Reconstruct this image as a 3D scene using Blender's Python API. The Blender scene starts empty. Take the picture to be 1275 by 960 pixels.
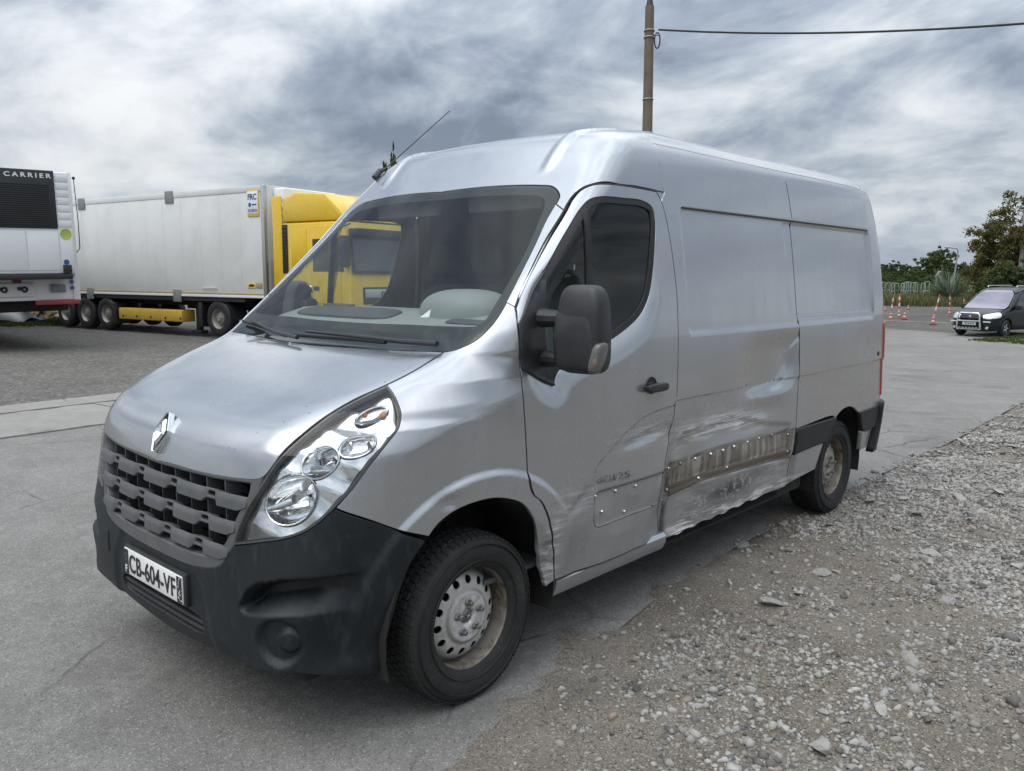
import bpy, bmesh, math, random
import numpy as np
from mathutils import Vector, Matrix, noise as mnoise
from mathutils.geometry import delaunay_2d_cdt as CDT
R = math.radians
scene = bpy.context.scene
COL = scene.collection
random.seed(7); rng = np.random.default_rng(7)

# ------------------------------------------------------------------ camera
IW, IH = 1275.0, 960.0
FOC = 1023.3315
CAM = np.array([-2.2047, -3.1998, 1.6976])
PITCH, ROLL, YAW = -0.131638, 0.00521, 0.744095
_cy, _sy, _cp, _sp = math.cos(YAW), math.sin(YAW), math.cos(PITCH), math.sin(PITCH)
_f = np.array([_cp*_cy, _cp*_sy, _sp]); _r = np.array([_sy, -_cy, 0.]); _u = np.cross(_r, _f)
CR = math.cos(ROLL)*_r + math.sin(ROLL)*_u
CU = -math.sin(ROLL)*_r + math.cos(ROLL)*_u
CF = _f
cam_d = bpy.data.cameras.new("camera"); cam = bpy.data.objects.new("camera", cam_d); COL.objects.link(cam)
cam_d.sensor_fit = 'HORIZONTAL'; cam_d.sensor_width = 36.0; cam_d.lens = FOC/IW*36.0
cam_d.clip_start = 0.05; cam_d.clip_end = 3000
M = Matrix.Identity(4)
for i in range(3):
    M[i][0] = CR[i]; M[i][1] = CU[i]; M[i][2] = -CF[i]; M[i][3] = CAM[i]
cam.matrix_world = M
scene.camera = cam

# ------------------------------------------------------------------ world: broken overcast
SUN_EL, SUN_AZ = R(58), R(172)          # direction towards the sun, azimuth from +X
w = bpy.data.worlds.new("World"); scene.world = w; w.use_nodes = True
nt = w.node_tree; nt.nodes.clear()
def wn(t, **k):
    n = nt.nodes.new(t)
    for a, b in k.items(): setattr(n, a, b)
    return n
def wl(a, b): nt.links.new(a, b)
def wmath(op, a, b=None, clamp=False):
    n = wn('ShaderNodeMath', operation=op, use_clamp=clamp)
    for i, v in enumerate((a, b)):
        if v is None: continue
        if isinstance(v, (int, float)): n.inputs[i].default_value = v
        else: wl(v, n.inputs[i])
    return n.outputs[0]
tc = wn('ShaderNodeTexCoord'); sep = wn('ShaderNodeSeparateXYZ'); wl(tc.outputs['Generated'], sep.inputs[0])
dz = wmath('MAXIMUM', sep.outputs[2], 0.0)
den = wmath('ADD', dz, 0.30)
cmb = wn('ShaderNodeCombineXYZ')
wl(wmath('DIVIDE', sep.outputs[0], den), cmb.inputs[0]); wl(wmath('DIVIDE', sep.outputs[1], den), cmb.inputs[1])
mp = wn('ShaderNodeMapping'); mp.inputs['Rotation'].default_value = (0, 0, R(-47)); mp.inputs['Scale'].default_value = (1.0, .80, 1)
mp.inputs['Location'].default_value = (2.15, 4.6, 0)
wl(cmb.outputs[0], mp.inputs[0])
def wnoise(scale, detail, rough, dist, off=0):
    n = wn('ShaderNodeTexNoise'); n.inputs['Scale'].default_value = scale; n.inputs['Detail'].default_value = detail
    n.inputs['Roughness'].default_value = rough; n.inputs['Distortion'].default_value = dist
    if off:
        m2 = wn('ShaderNodeMapping'); m2.inputs['Location'].default_value = (off, off*.7, off*.3); wl(mp.outputs[0], m2.inputs[0]); wl(m2.outputs[0], n.inputs[0])
    else: wl(mp.outputs[0], n.inputs[0])
    return n.outputs['Fac']
big = wnoise(1.1, 3, .5, .3); mid = wnoise(2.7, 8, .58, .35, 3.1); fine = wnoise(8, 6, .6, .3, 8.3)
cl = wmath('ADD', wmath('ADD', wmath('MULTIPLY', big, .44), wmath('MULTIPLY', mid, .54)), wmath('MULTIPLY', fine, .10))
ramp = wn('ShaderNodeValToRGB'); wl(cl, ramp.inputs[0])
el = ramp.color_ramp.elements
el[0].position = .43; el[0].color = (.115, .138, .180, 1)
el[1].position = .69; el[1].color = (.52, .53, .54, 1)
for pos, c in ((.48, (.175, .203, .25, 1)), (.53, (.255, .285, .325, 1)), (.575, (.35, .375, .405, 1)), (.63, (.45, .465, .485, 1))):
    e = el.new(pos); e.color = c
sky = wn('ShaderNodeTexSky'); sky.sky_type = 'NISHITA'; sky.sun_disc = False
sky.sun_elevation = SUN_EL; sky.sun_rotation = math.pi/2 - SUN_AZ
sky.air_density = 1.2; sky.dust_density = 2.0
# overcast skies brighten towards the zenith (CIE overcast law)
grad = wmath('ADD', 1.0, wmath('MULTIPLY', wmath('POWER', dz, 1.6), 2.9))
sc = wn('ShaderNodeVectorMath', operation='SCALE'); wl(ramp.outputs[0], sc.inputs[0]); wl(wmath('MULTIPLY', grad, 8.7), sc.inputs['Scale'])
mx = wn('ShaderNodeMix', data_type='RGBA'); mx.inputs['Factor'].default_value = .93
wl(sky.outputs[0], mx.inputs['A']); wl(sc.outputs[0], mx.inputs['B'])
# thin haze low over the horizon
hz = wmath('POWER', wmath('SUBTRACT', 1.0, wmath('MINIMUM', wmath('MULTIPLY', dz, 5.0), 1.0)), 2.0)
mh = wn('ShaderNodeMix', data_type='RGBA'); wl(wmath('MULTIPLY', hz, .55), mh.inputs['Factor'])
wl(mx.outputs['Result'], mh.inputs['A']); mh.inputs['B'].default_value = (3.3, 3.75, 4.25, 1)
bg = wn('ShaderNodeBackground'); bg.inputs['Strength'].default_value = .10; wl(mh.outputs['Result'], bg.inputs[0])
wo = wn('ShaderNodeOutputWorld'); wl(bg.outputs[0], wo.inputs[0])

sun_d = bpy.data.lights.new("sun", 'SUN'); sun_d.energy = .9; sun_d.angle = R(50); sun_d.color = (1, .965, .91)
sun = bpy.data.objects.new("sun", sun_d); COL.objects.link(sun)
_sd = Vector((math.cos(SUN_EL)*math.cos(SUN_AZ), math.cos(SUN_EL)*math.sin(SUN_AZ), math.sin(SUN_EL)))
sun.rotation_euler = _sd.to_track_quat('Z', 'Y').to_euler(); sun.location = _sd*30
vs = scene.view_settings
vs.view_transform = 'Standard'; vs.look = 'None'; vs.exposure = 0.82; vs.gamma = 1.0; vs.use_curve_mapping = False
try: scene.cycles.max_bounces = 10; scene.cycles.transparent_max_bounces = 16; scene.cycles.caustics_reflective = False; scene.cycles.caustics_refractive = False
except Exception: pass

# ------------------------------------------------------------------ tags and small helpers
def tag(o, label=None, cat=None, group=None, kind=None):
    if label: o["label"] = label
    if cat: o["category"] = cat
    if group: o["group"] = group
    if kind: o["kind"] = kind
    return o
def link(o, parent=None):
    COL.objects.link(o)
    if parent is not None: o.parent = parent
    return o
def empty(name, loc=(0, 0, 0), rz=0.0):
    o = bpy.data.objects.new(name, None); o.location = loc; o.rotation_euler = (0, 0, rz); o.empty_display_size = .2
    COL.objects.link(o); return o
def copy_tree(o, parent=None):
    c = o.copy(); COL.objects.link(c); c.parent = parent
    for ch in list(o.children): copy_tree(ch, c)
    return c

# ------------------------------------------------------------------ materials
MATS = {}
class NB:
    """small node builder"""
    def __init__(s, name):
        s.m = bpy.data.materials.new(name); s.m.use_nodes = True; s.t = s.m.node_tree; s.t.nodes.clear()
        s.out = s.n('ShaderNodeOutputMaterial'); s.tc = s.n('ShaderNodeTexCoord')
    def n(s, t, **k):
        x = s.t.nodes.new(t)
        for a, b in k.items(): setattr(x, a, b)
        return x
    def l(s, a, b): s.t.links.new(a, b)
    def set(s, node, **k):
        for a, b in k.items():
            i = node.inputs[a.replace('_', ' ')]
            if hasattr(b, 'is_output') or isinstance(b, bpy.types.NodeSocket): s.l(b, i)
            else: i.default_value = b
    def math(s, op, a, b=0.5, clamp=False):
        n = s.n('ShaderNodeMath', operation=op, use_clamp=clamp)
        for i, v in enumerate((a, b)):
            if isinstance(v, (int, float)): n.inputs[i].default_value = v
            else: s.l(v, n.inputs[i])
        return n.outputs[0]
    def noise(s, scale, detail=4, rough=.55, dist=0, co='Object', vec=None, stretch=None, out='Fac'):
        n = s.n('ShaderNodeTexNoise'); n.inputs['Scale'].default_value = scale; n.inputs['Detail'].default_value = detail
        n.inputs['Roughness'].default_value = rough; n.inputs['Distortion'].default_value = dist
        v = vec or s.tc.outputs[co]
        if stretch:
            mp = s.n('ShaderNodeMapping'); mp.inputs['Scale'].default_value = stretch; s.l(v, mp.inputs[0]); v = mp.outputs[0]
        s.l(v, n.inputs[0]); return n.outputs[out]
    def voro(s, scale, feature='F1', out='Distance', co='Object', rnd=1.0):
        n = s.n('ShaderNodeTexVoronoi', feature=feature); n.inputs['Scale'].default_value = scale; n.inputs['Randomness'].default_value = rnd
        s.l(s.tc.outputs[co], n.inputs[0]); return n.outputs[out]
    def ramp(s, fac, stops):
        n = s.n('ShaderNodeValToRGB'); s.l(fac, n.inputs[0]); e = n.color_ramp.elements
        def c4(c): return (c, c, c, 1) if isinstance(c, (int, float)) else tuple(c)+((1,) if len(c) == 3 else ())
        e[0].position, e[0].color = stops[0][0], c4(stops[0][1]); e[1].position, e[1].color = stops[-1][0], c4(stops[-1][1])
        for p_, c in stops[1:-1]: k = e.new(p_); k.color = c4(c)
        return n.outputs[0]
    def mix(s, fac, a, b, blend='MIX'):
        n = s.n('ShaderNodeMix', data_type='RGBA', blend_type=blend)
        for key, v in (('Factor', fac), ('A', a), ('B', b)):
            i = [q for q in n.inputs if q.name == key and (q.type == ('VALUE' if key == 'Factor' else 'RGBA'))][0]
            if isinstance(v, bpy.types.NodeSocket): s.l(v, i)
            elif isinstance(v, (int, float)): i.default_value = v if key == 'Factor' else (v, v, v, 1)
            else: i.default_value = tuple(v)+((1,) if len(v) == 3 else ())
        return [q for q in n.outputs if q.type == 'RGBA'][0]
    def attr(s, name, out='Color'):
        n = s.n('ShaderNodeAttribute', attribute_name=name); return n.outputs[out]
    def bump(s, h, strength=.3, dist=.01, normal=None):
        n = s.n('ShaderNodeBump'); n.inputs['Strength'].default_value = strength; n.inputs['Distance'].default_value = dist
        s.l(h, n.inputs['Height'])
        if normal: s.l(normal, n.inputs['Normal'])
        return n.outputs[0]
    def bsdf(s, **k):
        b = s.n('ShaderNodeBsdfPrincipled'); s.set(b, **k); s.l(b.outputs[0], s.out.inputs[0]); s.b = b; return b
    def done(s): MATS[s.m.name] = s.m; return s.m

def mat_simple(name, col, rough=.5, metal=0., var=.12, nscale=8., bump=0., bscale=60., dirt=None, coat=0., spec=.5):
    """plain surface with broad tone variation, roughness variation and optional grain / dirt"""
    b = NB(name)
    n1 = b.noise(nscale, 5, .6); n2 = b.noise(nscale*6, 3, .6)
    f = b.math('ADD', b.math('MULTIPLY', n1, .7), b.math('MULTIPLY', n2, .3))
    lo = [c*(1-var) for c in col]; hi = [min(1, c*(1+var)) for c in col]
    c = b.ramp(f, [(.3, lo), (.7, hi)])
    if dirt:
        dn = b.noise(nscale*.8, 7, .68, .6)
        c = b.mix(b.math('MULTIPLY', b.ramp(dn, [(.48, 0.), (.72, 1.)]), dirt[1]), c, dirt[0])
    rr = b.math('ADD', b.math('MULTIPLY', n2, .18), rough-.09)
    k = dict(Base_Color=c, Roughness=rr, Metallic=metal)
    bs = b.bsdf(**k); bs.inputs['Specular IOR Level'].default_value = spec
    if coat: bs.inputs['Coat Weight'].default_value = coat; bs.inputs['Coat Roughness'].default_value = .06
    if bump: b.l(b.bump(b.noise(bscale, 4, .6), bump, .004), bs.inputs['Normal'])
    return b.done()

def mat_glass(name, tint=(.75, .82, .80), rough=.0, refl=1.0, ior=1.5, dirt=.06):
    """thin automotive glass: tinted see-through plus Fresnel reflection, light dust"""
    b = NB(name)
    tr = b.n('ShaderNodeBsdfTransparent'); tr.inputs[0].default_value = tint+(1,)
    gl = b.n('ShaderNodeBsdfGlossy'); gl.inputs['Roughness'].default_value = rough; gl.inputs[0].default_value = (1, 1, 1, 1)
    fr = b.n('ShaderNodeFresnel'); fr.inputs[0].default_value = ior
    m = b.n('ShaderNodeMixShader'); b.l(b.math('MULTIPLY', fr.outputs[0], refl, True), m.inputs[0]); b.l(tr.outputs[0], m.inputs[1]); b.l(gl.outputs[0], m.inputs[2])
    df = b.n('ShaderNodeBsdfDiffuse'); df.inputs[0].default_value = (.45, .46, .45, 1)
    m2 = b.n('ShaderNodeMixShader')
    dn = b.ramp(b.noise(4, 6, .7, .5), [(.4, dirt*.35), (.75, dirt)])
    b.l(dn, m2.inputs[0]); b.l(m.outputs[0], m2.inputs[1]); b.l(df.outputs[0], m2.inputs[2]); b.l(m2.outputs[0], b.out.inputs[0])
    return b.done()

# ------------------------------------------------------------------ mesh helpers
class MB:
    """collects simple solids and builds ONE mesh object"""
    def __init__(s): s.v = []; s.f = []; s.sm = []
    def add(s, vs, fs, smooth=False):
        o = len(s.v); s.v += [tuple(v) for v in vs]; s.f += [tuple(i+o for i in f) for f in fs]; s.sm += [smooth]*len(fs); return s
    def box(s, x0, x1, y0, y1, z0, z1, bev=0.0, rot=None, org=(0, 0, 0)):
        if bev <= 0:
            vs = [(x, y, z) for x in (x0, x1) for y in (y0, y1) for z in (z0, z1)]
            fs = [(0, 1, 3, 2), (4, 6, 7, 5), (0, 4, 5, 1), (2, 3, 7, 6), (0, 2, 6, 4), (1, 5, 7, 3)]
        else:
            bm = bmesh.new(); bmesh.ops.create_cube(bm, size=1)
            for v in bm.verts: v.co = Vector(((x0+x1)/2+v.co.x*(x1-x0), (y0+y1)/2+v.co.y*(y1-y0), (z0+z1)/2+v.co.z*(z1-z0)))
            bmesh.ops.bevel(bm, geom=bm.edges[:], offset=min(bev, .49*min(x1-x0, y1-y0, z1-z0)), segments=2, affect='EDGES', profile=.5)
            bm.verts.index_update(); vs = [tuple(v.co) for v in bm.verts]; fs = [tuple(v.index for v in f.verts) for f in bm.faces]; bm.free()
        if rot is not None:
            og = Vector(org); vs = [tuple(rot@(Vector(v)-og)+og) for v in vs]
        return s.add(vs, fs, False)
    def tube(s, pts, r, n=8, cap=True, closed=False):
        pts = [Vector(p_) for p_ in pts]; rs = r if isinstance(r, (list, tuple)) else [r]*len(pts)
        vs = []; fs = []; L = len(pts); prev = None
        for i, p_ in enumerate(pts):
            if closed: t = pts[(i+1) % L]-pts[i-1]
            else: t = pts[min(i+1, L-1)]-pts[max(i-1, 0)]
            t.normalize()
            a = prev if prev is not None else (Vector((0, 0, 1)) if abs(t.z) < .9 else Vector((1, 0, 0)))
            x = (a-t*a.dot(t)).normalized(); prev = x; y = t.cross(x)
            vs += [tuple(p_+(x*math.cos(k*2*math.pi/n)+y*math.sin(k*2*math.pi/n))*rs[i]) for k in range(n)]
        for i in range(L if closed else L-1):
            j = (i+1) % L
            fs += [(i*n+k, i*n+(k+1) % n, j*n+(k+1) % n, j*n+k) for k in range(n)]
        if cap and not closed: fs += [tuple(range(n))[::-1], tuple((L-1)*n+k for k in range(n))]
        return s.add(vs, fs, True)
    def lathe(s, prof, n=32, axis='y', c=(0, 0, 0), close=False):
        """prof: (radius, along) pairs"""
        vs = []; fs = []; m = len(prof)
        for k in range(n):
            a = 2*math.pi*k/n
            for r_, h in prof:
                if axis == 'y': vs.append((c[0]+r_*math.cos(a), c[1]+h, c[2]+r_*math.sin(a)))
                elif axis == 'z': vs.append((c[0]+r_*math.cos(a), c[1]+r_*math.sin(a), c[2]+h))
                else: vs.append((c[0]+h, c[1]+r_*math.cos(a), c[2]+r_*math.sin(a)))
        for k in range(n):
            q = (k+1) % n
            for j in range(m-1 if not close else m):
                jj = (j+1) % m
                fs.append((k*m+j, k*m+jj, q*m+jj, q*m+j))
        return s.add(vs, fs, True)
    def prism(s, poly, axis, a0, a1):
        """extrude 2-D polygon along axis ('x','y','z') from a0 to a1"""
        n = len(poly)
        def mk(p_, a): return {'x': (a, p_[0], p_[1]), 'y': (p_[0], a, p_[1]), 'z': (p_[0], p_[1], a)}[axis]
        vs = [mk(p_, a0) for p_ in poly]+[mk(p_, a1) for p_ in poly]
        fs = [tuple(range(n)), tuple(range(2*n-1, n-1, -1))]+[(i, (i+1) % n, n+(i+1) % n, n+i) for i in range(n)]
        return s.add(vs, fs, False)
    def build(s, name, mat, parent=None, angle=35, fix=True, bev=0):
        me = bpy.data.meshes.new(name); me.from_pydata(s.v, [], s.f); me.update()
        bm = bmesh.new(); bm.from_mesh(me)
        if fix: bmesh.ops.recalc_face_normals(bm, faces=bm.faces[:])
        if bev: bmesh.ops.bevel(bm, geom=[e for e in bm.edges if len(e.link_faces) == 2 and e.calc_face_angle() > .6], offset=bev, segments=2, affect='EDGES', profile=.5, clamp_overlap=True)
        for f in bm.faces: f.smooth = True
        for e in bm.edges:
            if len(e.link_faces) == 2 and e.calc_face_angle() > R(angle): e.smooth = False
        bm.to_mesh(me); bm.free()
        if mat is not None: me.materials.append(MATS[mat] if isinstance(mat, str) else mat)
        return link(bpy.data.objects.new(name, me), parent)

def text_mesh(txt, size, depth=.002, align='CENTER', spacing=1.0, sx=1.0, bold=0.0, fit=None):
    cu = bpy.data.curves.new("t", 'FONT'); cu.body = txt; cu.size = size; cu.extrude = depth; cu.align_x = align; cu.align_y = 'CENTER'
    cu.space_character = spacing; cu.offset = bold
    ob = bpy.data.objects.new("t", cu); COL.objects.link(ob)
    dg = bpy.context.evaluated_depsgraph_get(); me = bpy.data.meshes.new_from_object(ob.evaluated_get(dg))
    bpy.data.objects.remove(ob); 
    for v in me.vertices: v.co.x *= sx
    if fit:
        co = np.array([v.co for v in me.vertices]); lo, hi = co.min(0), co.max(0); c = (lo+hi)/2; k = (fit[0]/max(hi[0]-lo[0], 1e-6), fit[1]/max(hi[1]-lo[1], 1e-6))
        for v in me.vertices: v.co.x = (v.co.x-c[0])*k[0]; v.co.y = (v.co.y-c[1])*k[1]
    return me
def text_obj(name, txt, size, mat, parent, origin, ex, ey, depth=.002, **k):
    """text lying in plane ex (reading direction), ey (up)"""
    me = text_mesh(txt, size, depth, **k); ex = Vector(ex).normalized(); ey = Vector(ey).normalized(); n = ex.cross(ey); o = Vector(origin)
    for v in me.vertices: v.co = o+ex*v.co.x+ey*v.co.y+n*v.co.z
    me.materials.clear(); me.materials.append(MATS[mat]); me.update()
    return link(bpy.data.objects.new(name, me), parent)

# ------------------------------------------------------------------ implicit bodies and surface panels
def pchip(xs, ys):
    xs = np.array(xs, float); ys = np.array(ys, float); h = np.diff(xs); d = np.diff(ys)/h
    m = np.zeros(len(xs)); m[0] = d[0]; m[-1] = d[-1]
    for i in range(1, len(xs)-1):
        if d[i-1]*d[i] > 0:
            w1 = 2*h[i]+h[i-1]; w2 = h[i]+2*h[i-1]; m[i] = (w1+w2)/(w1/d[i-1]+w2/d[i])
    def f(x):
        x = np.asarray(x, float); i = np.clip(np.searchsorted(xs, x)-1, 0, len(h)-1); t = np.clip((x-xs[i])/h[i], 0, 1)
        t2 = t*t; t3 = t2*t
        r = (2*t3-3*t2+1)*ys[i]+(t3-2*t2+t)*h[i]*m[i]+(-2*t3+3*t2)*ys[i+1]+(t3-t2)*h[i]*m[i+1]
        return r+np.where(x < xs[0], (x-xs[0])*m[0], 0)+np.where(x > xs[-1], (x-xs[-1])*m[-1], 0)
    return f
def smax(a, b, k):
    h = np.maximum(k-np.abs(a-b), 0)/k
    return np.maximum(a, b)+h*h*k*.25
def sstep(a, b, x):
    t = np.clip((np.asarray(x)-a)/(b-a), 0, 1); return t*t*(3-2*t)
def ndot(a, b): return np.einsum('ij,j->i', a, b)

_NT = np.random.default_rng(3).random((64, 64))*2-1
def vnoise(x, z):
    xi = np.floor(x).astype(int); zi = np.floor(z).astype(int); fx = x-xi; fz = z-zi; fx = fx*fx*fx*(fx*(fx*6-15)+10); fz = fz*fz*fz*(fz*(fz*6-15)+10)
    g = lambda a, b: _NT[a % 64, b % 64]
    return (g(xi, zi)*(1-fx)+g(xi+1, zi)*fx)*(1-fz)+(g(xi, zi+1)*(1-fx)+g(xi+1, zi+1)*fx)*fz
def fbm(x, z, o=4):
    r = 0; a = .5
    for k in range(o): r = r+a*vnoise(x*2**k+k*7.3, z*2**k-k*3.1); a *= .5
    return r
class Clay:
    """closed vehicle body: front profile x=FR(z), roof RZ(x), half width SZ(z)-SX(x), rear XR(z)"""
    def __init__(s, FR, RZ, SZ, SX, XR, KF, C2, C4, KR, KB, RC=(.045, .03)):
        s.FR, s.RZ, s.SZ, s.SX, s.XR, s.KF, s.C2, s.C4, s.KR, s.KB, s.RC = FR, RZ, SZ, SX, XR, KF, C2, C4, KR, KB, RC
        s.extra = None; s.FRS = None
    def base(s, P):
        x, y, z = P[:, 0], P[:, 1], P[:, 2]; u = np.abs(y); e = .004
        sl = (s.FR(z+e)-s.FR(z-e))/(2*e)
        fr0 = s.FR(z)
        if s.FRS is not None:
            wq = sstep(.55, .88, u)*sstep(1.15, 1.22, z)*sstep(1.9, 1.7, z); fr0 = fr0*(1-wq)+s.FRS(z)*wq; sl = sl*(1-wq)+(s.FRS(z+e)-s.FRS(z-e))/(2*e)*wq
        fa = (fr0+s.C2(z)*u*u+s.C4(z)*u**4-x)/np.sqrt(1+sl*sl)
        fb = z+s.RC[0]*u*u+s.RC[1]*u**4-s.RZ(x)
        fs = u-(s.SZ(z)-s.SX(x))
        fr = x-s.XR(z)+.05*u*u+.03*u**4
        top = smax(smax(fs, fb, s.KR), fr, s.KB)
        return smax(fa, top, s.KF(z))
    def f(s, P):
        r = s.base(P)
        if s.extra is not None: r = r+s.extra(P)
        return r
    def normal(s, P, e=6e-4, base=False):
        fn = s.base if base else s.f; g = []
        for k in range(3):
            d = np.zeros(3); d[k] = e; g.append(fn(P+d)-fn(P-d))
        g = np.array(g).T; return g/np.maximum(np.linalg.norm(g, axis=1, keepdims=True), 1e-9)
    def march(s, O, D, n=110, base=False):
        n = min(n, 90)
        """O (N,3) outside points, D (N,3) directions -> hits"""
        fn = s.base if base else s.f; t = np.zeros(len(O)); bt = t.copy(); bd = np.full(len(O), 9.)
        for i in range(n):
            d = fn(O+t[:, None]*D); m = np.abs(d) < bd; bd = np.where(m, np.abs(d), bd); bt = np.where(m, t, bt)
            t = t+np.clip(d, -.05, 1.5)*.8
        return O+bt[:, None]*D

def pxdirs(px):
    px = np.atleast_2d(np.array(px, float))
    D = ((px[:, 0]-IW/2)/FOC)[:, None]*CR+(-(px[:, 1]-IH/2)/FOC)[:, None]*CU+CF
    return D/np.linalg.norm(D, axis=1, keepdims=True)
def px_on(clay, px):
    """photo pixels -> points where their sight lines meet the body"""
    D = pxdirs(px); O = CAM+D*1.4; return clay.march(O, D, 160, True)
def px_plane(px, axis, val):
    d = pxdirs([px])[0]; t = (val-CAM[axis])/d[axis]; return CAM+t*d
def px_ground(px, z=0.0): return px_plane(px, 2, z)
def px_depth(px, depth):
    d = pxdirs([px])[0]; return CAM+d*(depth/(d@CF))

class Frame:
    def __init__(s, n, ex):
        s.n = np.array(n, float); s.n /= np.linalg.norm(s.n); ex = np.array(ex, float); ex -= s.n*(ex@s.n); s.ex = ex/np.linalg.norm(ex); s.ey = np.cross(s.n, s.ex)
    def to2(s, P): P = np.atleast_2d(P); return np.c_[P@s.ex, P@s.ey]
    def hit(s, clay, ab, far=4.0):
        O = ab[:, :1]*s.ex+ab[:, 1:]*s.ey+s.n*far
        # jump close first
        D = np.repeat(-s.n[None], len(O), 0); P = clay.march(O, D, 70, True)
        if clay.extra is not None:
            for i in range(10):
                d = clay.f(P); P = P+np.clip(d, -.02, .02)[:, None]*D*.85
        return P
SIDE = Frame((0, -1, 0), (1, 0, 0)); SIDEUP = Frame((0, -.8, .6), (1, 0, 0))
HOODF = Frame((-.72, 0, .70), (0, -1, 0)); WSF = Frame((-.72, 0, .69), (0, -1, 0)); FRONT = Frame((-1, 0, 0), (0, -1, 0)); BUMPF = Frame((-.72, -.69, 0), (.69, -.72, 0))
LAMPF = Frame((-.66, -.66, .36), (.7, -.7, 0)); CAPF = Frame((-.42, -.48, .77), (.7, -.7, 0)); REARF = Frame((1, 0, 0), (0, 1, 0)); RCORN = Frame((.7, -.7, .1), (.7, .7, 0)); ROOFF = Frame((0, -.25, .97), (1, 0, 0))

def catmull(pts, h):
    pts = np.array(pts, float)
    if len(pts) < 3:
        n = max(1, int(np.linalg.norm(pts[-1]-pts[0])/h)); t = np.linspace(0, 1, n+1)[:, None]; return pts[0]*(1-t)+pts[-1]*t
    P = np.vstack([2*pts[0]-pts[1], pts, 2*pts[-1]-pts[-2]]); out = []
    for i in range(1, len(P)-2):
        p0, p1, p2, p3 = P[i-1:i+3]; n = max(1, int(np.linalg.norm(p2-p1)/h))
        e = .5; d01, d12, d23 = [max(np.linalg.norm(q), 1e-6)**e for q in (p1-p0, p2-p1, p3-p2)]
        m1 = (p2-p1)-((p2-p0)/(d01+d12)-(p1-p0)/d01)*0 ; m1 = d12*((p1-p0)/d01-(p2-p0)/(d01+d12)+(p2-p1)/d12); m2 = d12*((p2-p1)/d12-(p3-p1)/(d12+d23)+(p3-p2)/d23)
        for k in range(n):
            t = k/n; out.append((2*t**3-3*t*t+1)*p1+(t**3-2*t*t+t)*m1+(-2*t**3+3*t*t)*p2+(t**3-t*t)*m2)
    out.append(pts[-1]); return np.array(out)
def path(segs, h, closed=True):
    """segments of points (each continues from the previous end, corners between segments)"""
    out = []; last = None
    for s_ in segs:
        s_ = [np.array(q, float) for q in s_]
        if last is not None: s_ = [last]+s_
        c = catmull(s_, h); out.append(c if last is None else c[1:]); last = s_[-1]
    L = np.vstack(out)
    if closed:
        if np.linalg.norm(L[0]-L[-1]) > h*.3:
            L = np.vstack([L, catmull([L[-1], L[0]], h)[1:-1]]) if np.linalg.norm(L[0]-L[-1]) > h*1.5 else L
        else: L = L[:-1]
    keep = [0]
    for i in range(1, len(L)):
        if np.linalg.norm(L[i]-L[keep[-1]]) > 1e-4: keep.append(i)
    return L[keep]
def area2(L): return .5*np.sum(L[:, 0]*np.roll(L[:, 1], -1)-np.roll(L[:, 0], -1)*L[:, 1])
def inset(L, d, fixmask=None):
    if area2(L) < 0: L = L[::-1]; fixmask = None if fixmask is None else fixmask[::-1]
    a = np.roll(L, 1, 0); b = np.roll(L, -1, 0); t1 = L-a; t2 = b-L
    t1 /= np.maximum(np.linalg.norm(t1, axis=1, keepdims=True), 1e-9); t2 /= np.maximum(np.linalg.norm(t2, axis=1, keepdims=True), 1e-9)
    n1 = np.c_[-t1[:, 1], t1[:, 0]]; n2 = np.c_[-t2[:, 1], t2[:, 0]]; n = n1+n2; n /= np.maximum(np.linalg.norm(n, axis=1, keepdims=True), .6)
    k = np.full((len(L), 1), d)
    if fixmask is not None: k[fixmask] = 0
    return L+n*k
def inpoly(G, L, h):
    ins = np.zeros(len(G), bool); dist = np.full(len(G), 9e9); B = np.roll(L, -1, 0)
    for a, b in zip(L, B):
        c = ((a[1] > G[:, 1]) != (b[1] > G[:, 1]))
        if abs(b[1]-a[1]) > 1e-12: ins ^= c & (G[:, 0] < (b[0]-a[0])*(G[:, 1]-a[1])/(b[1]-a[1])+a[0])
        ab = b-a; q = max(ab@ab, 1e-12); t = np.clip(((G-a)@ab)/q, 0, 1); d = G-a-t[:, None]*ab; dist = np.minimum(dist, np.einsum('ij,ij->i', d, d))
    return ins, np.sqrt(dist)
def feat_points(lines, offs):
    out = []
    for L in lines:
        L = np.array(L); t = np.gradient(L, axis=0); t /= np.maximum(np.linalg.norm(t, axis=1, keepdims=True), 1e-9); n = np.c_[-t[:, 1], t[:, 0]]
        for o in offs: out.append(L+n*o)
    return np.vstack(out)
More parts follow.
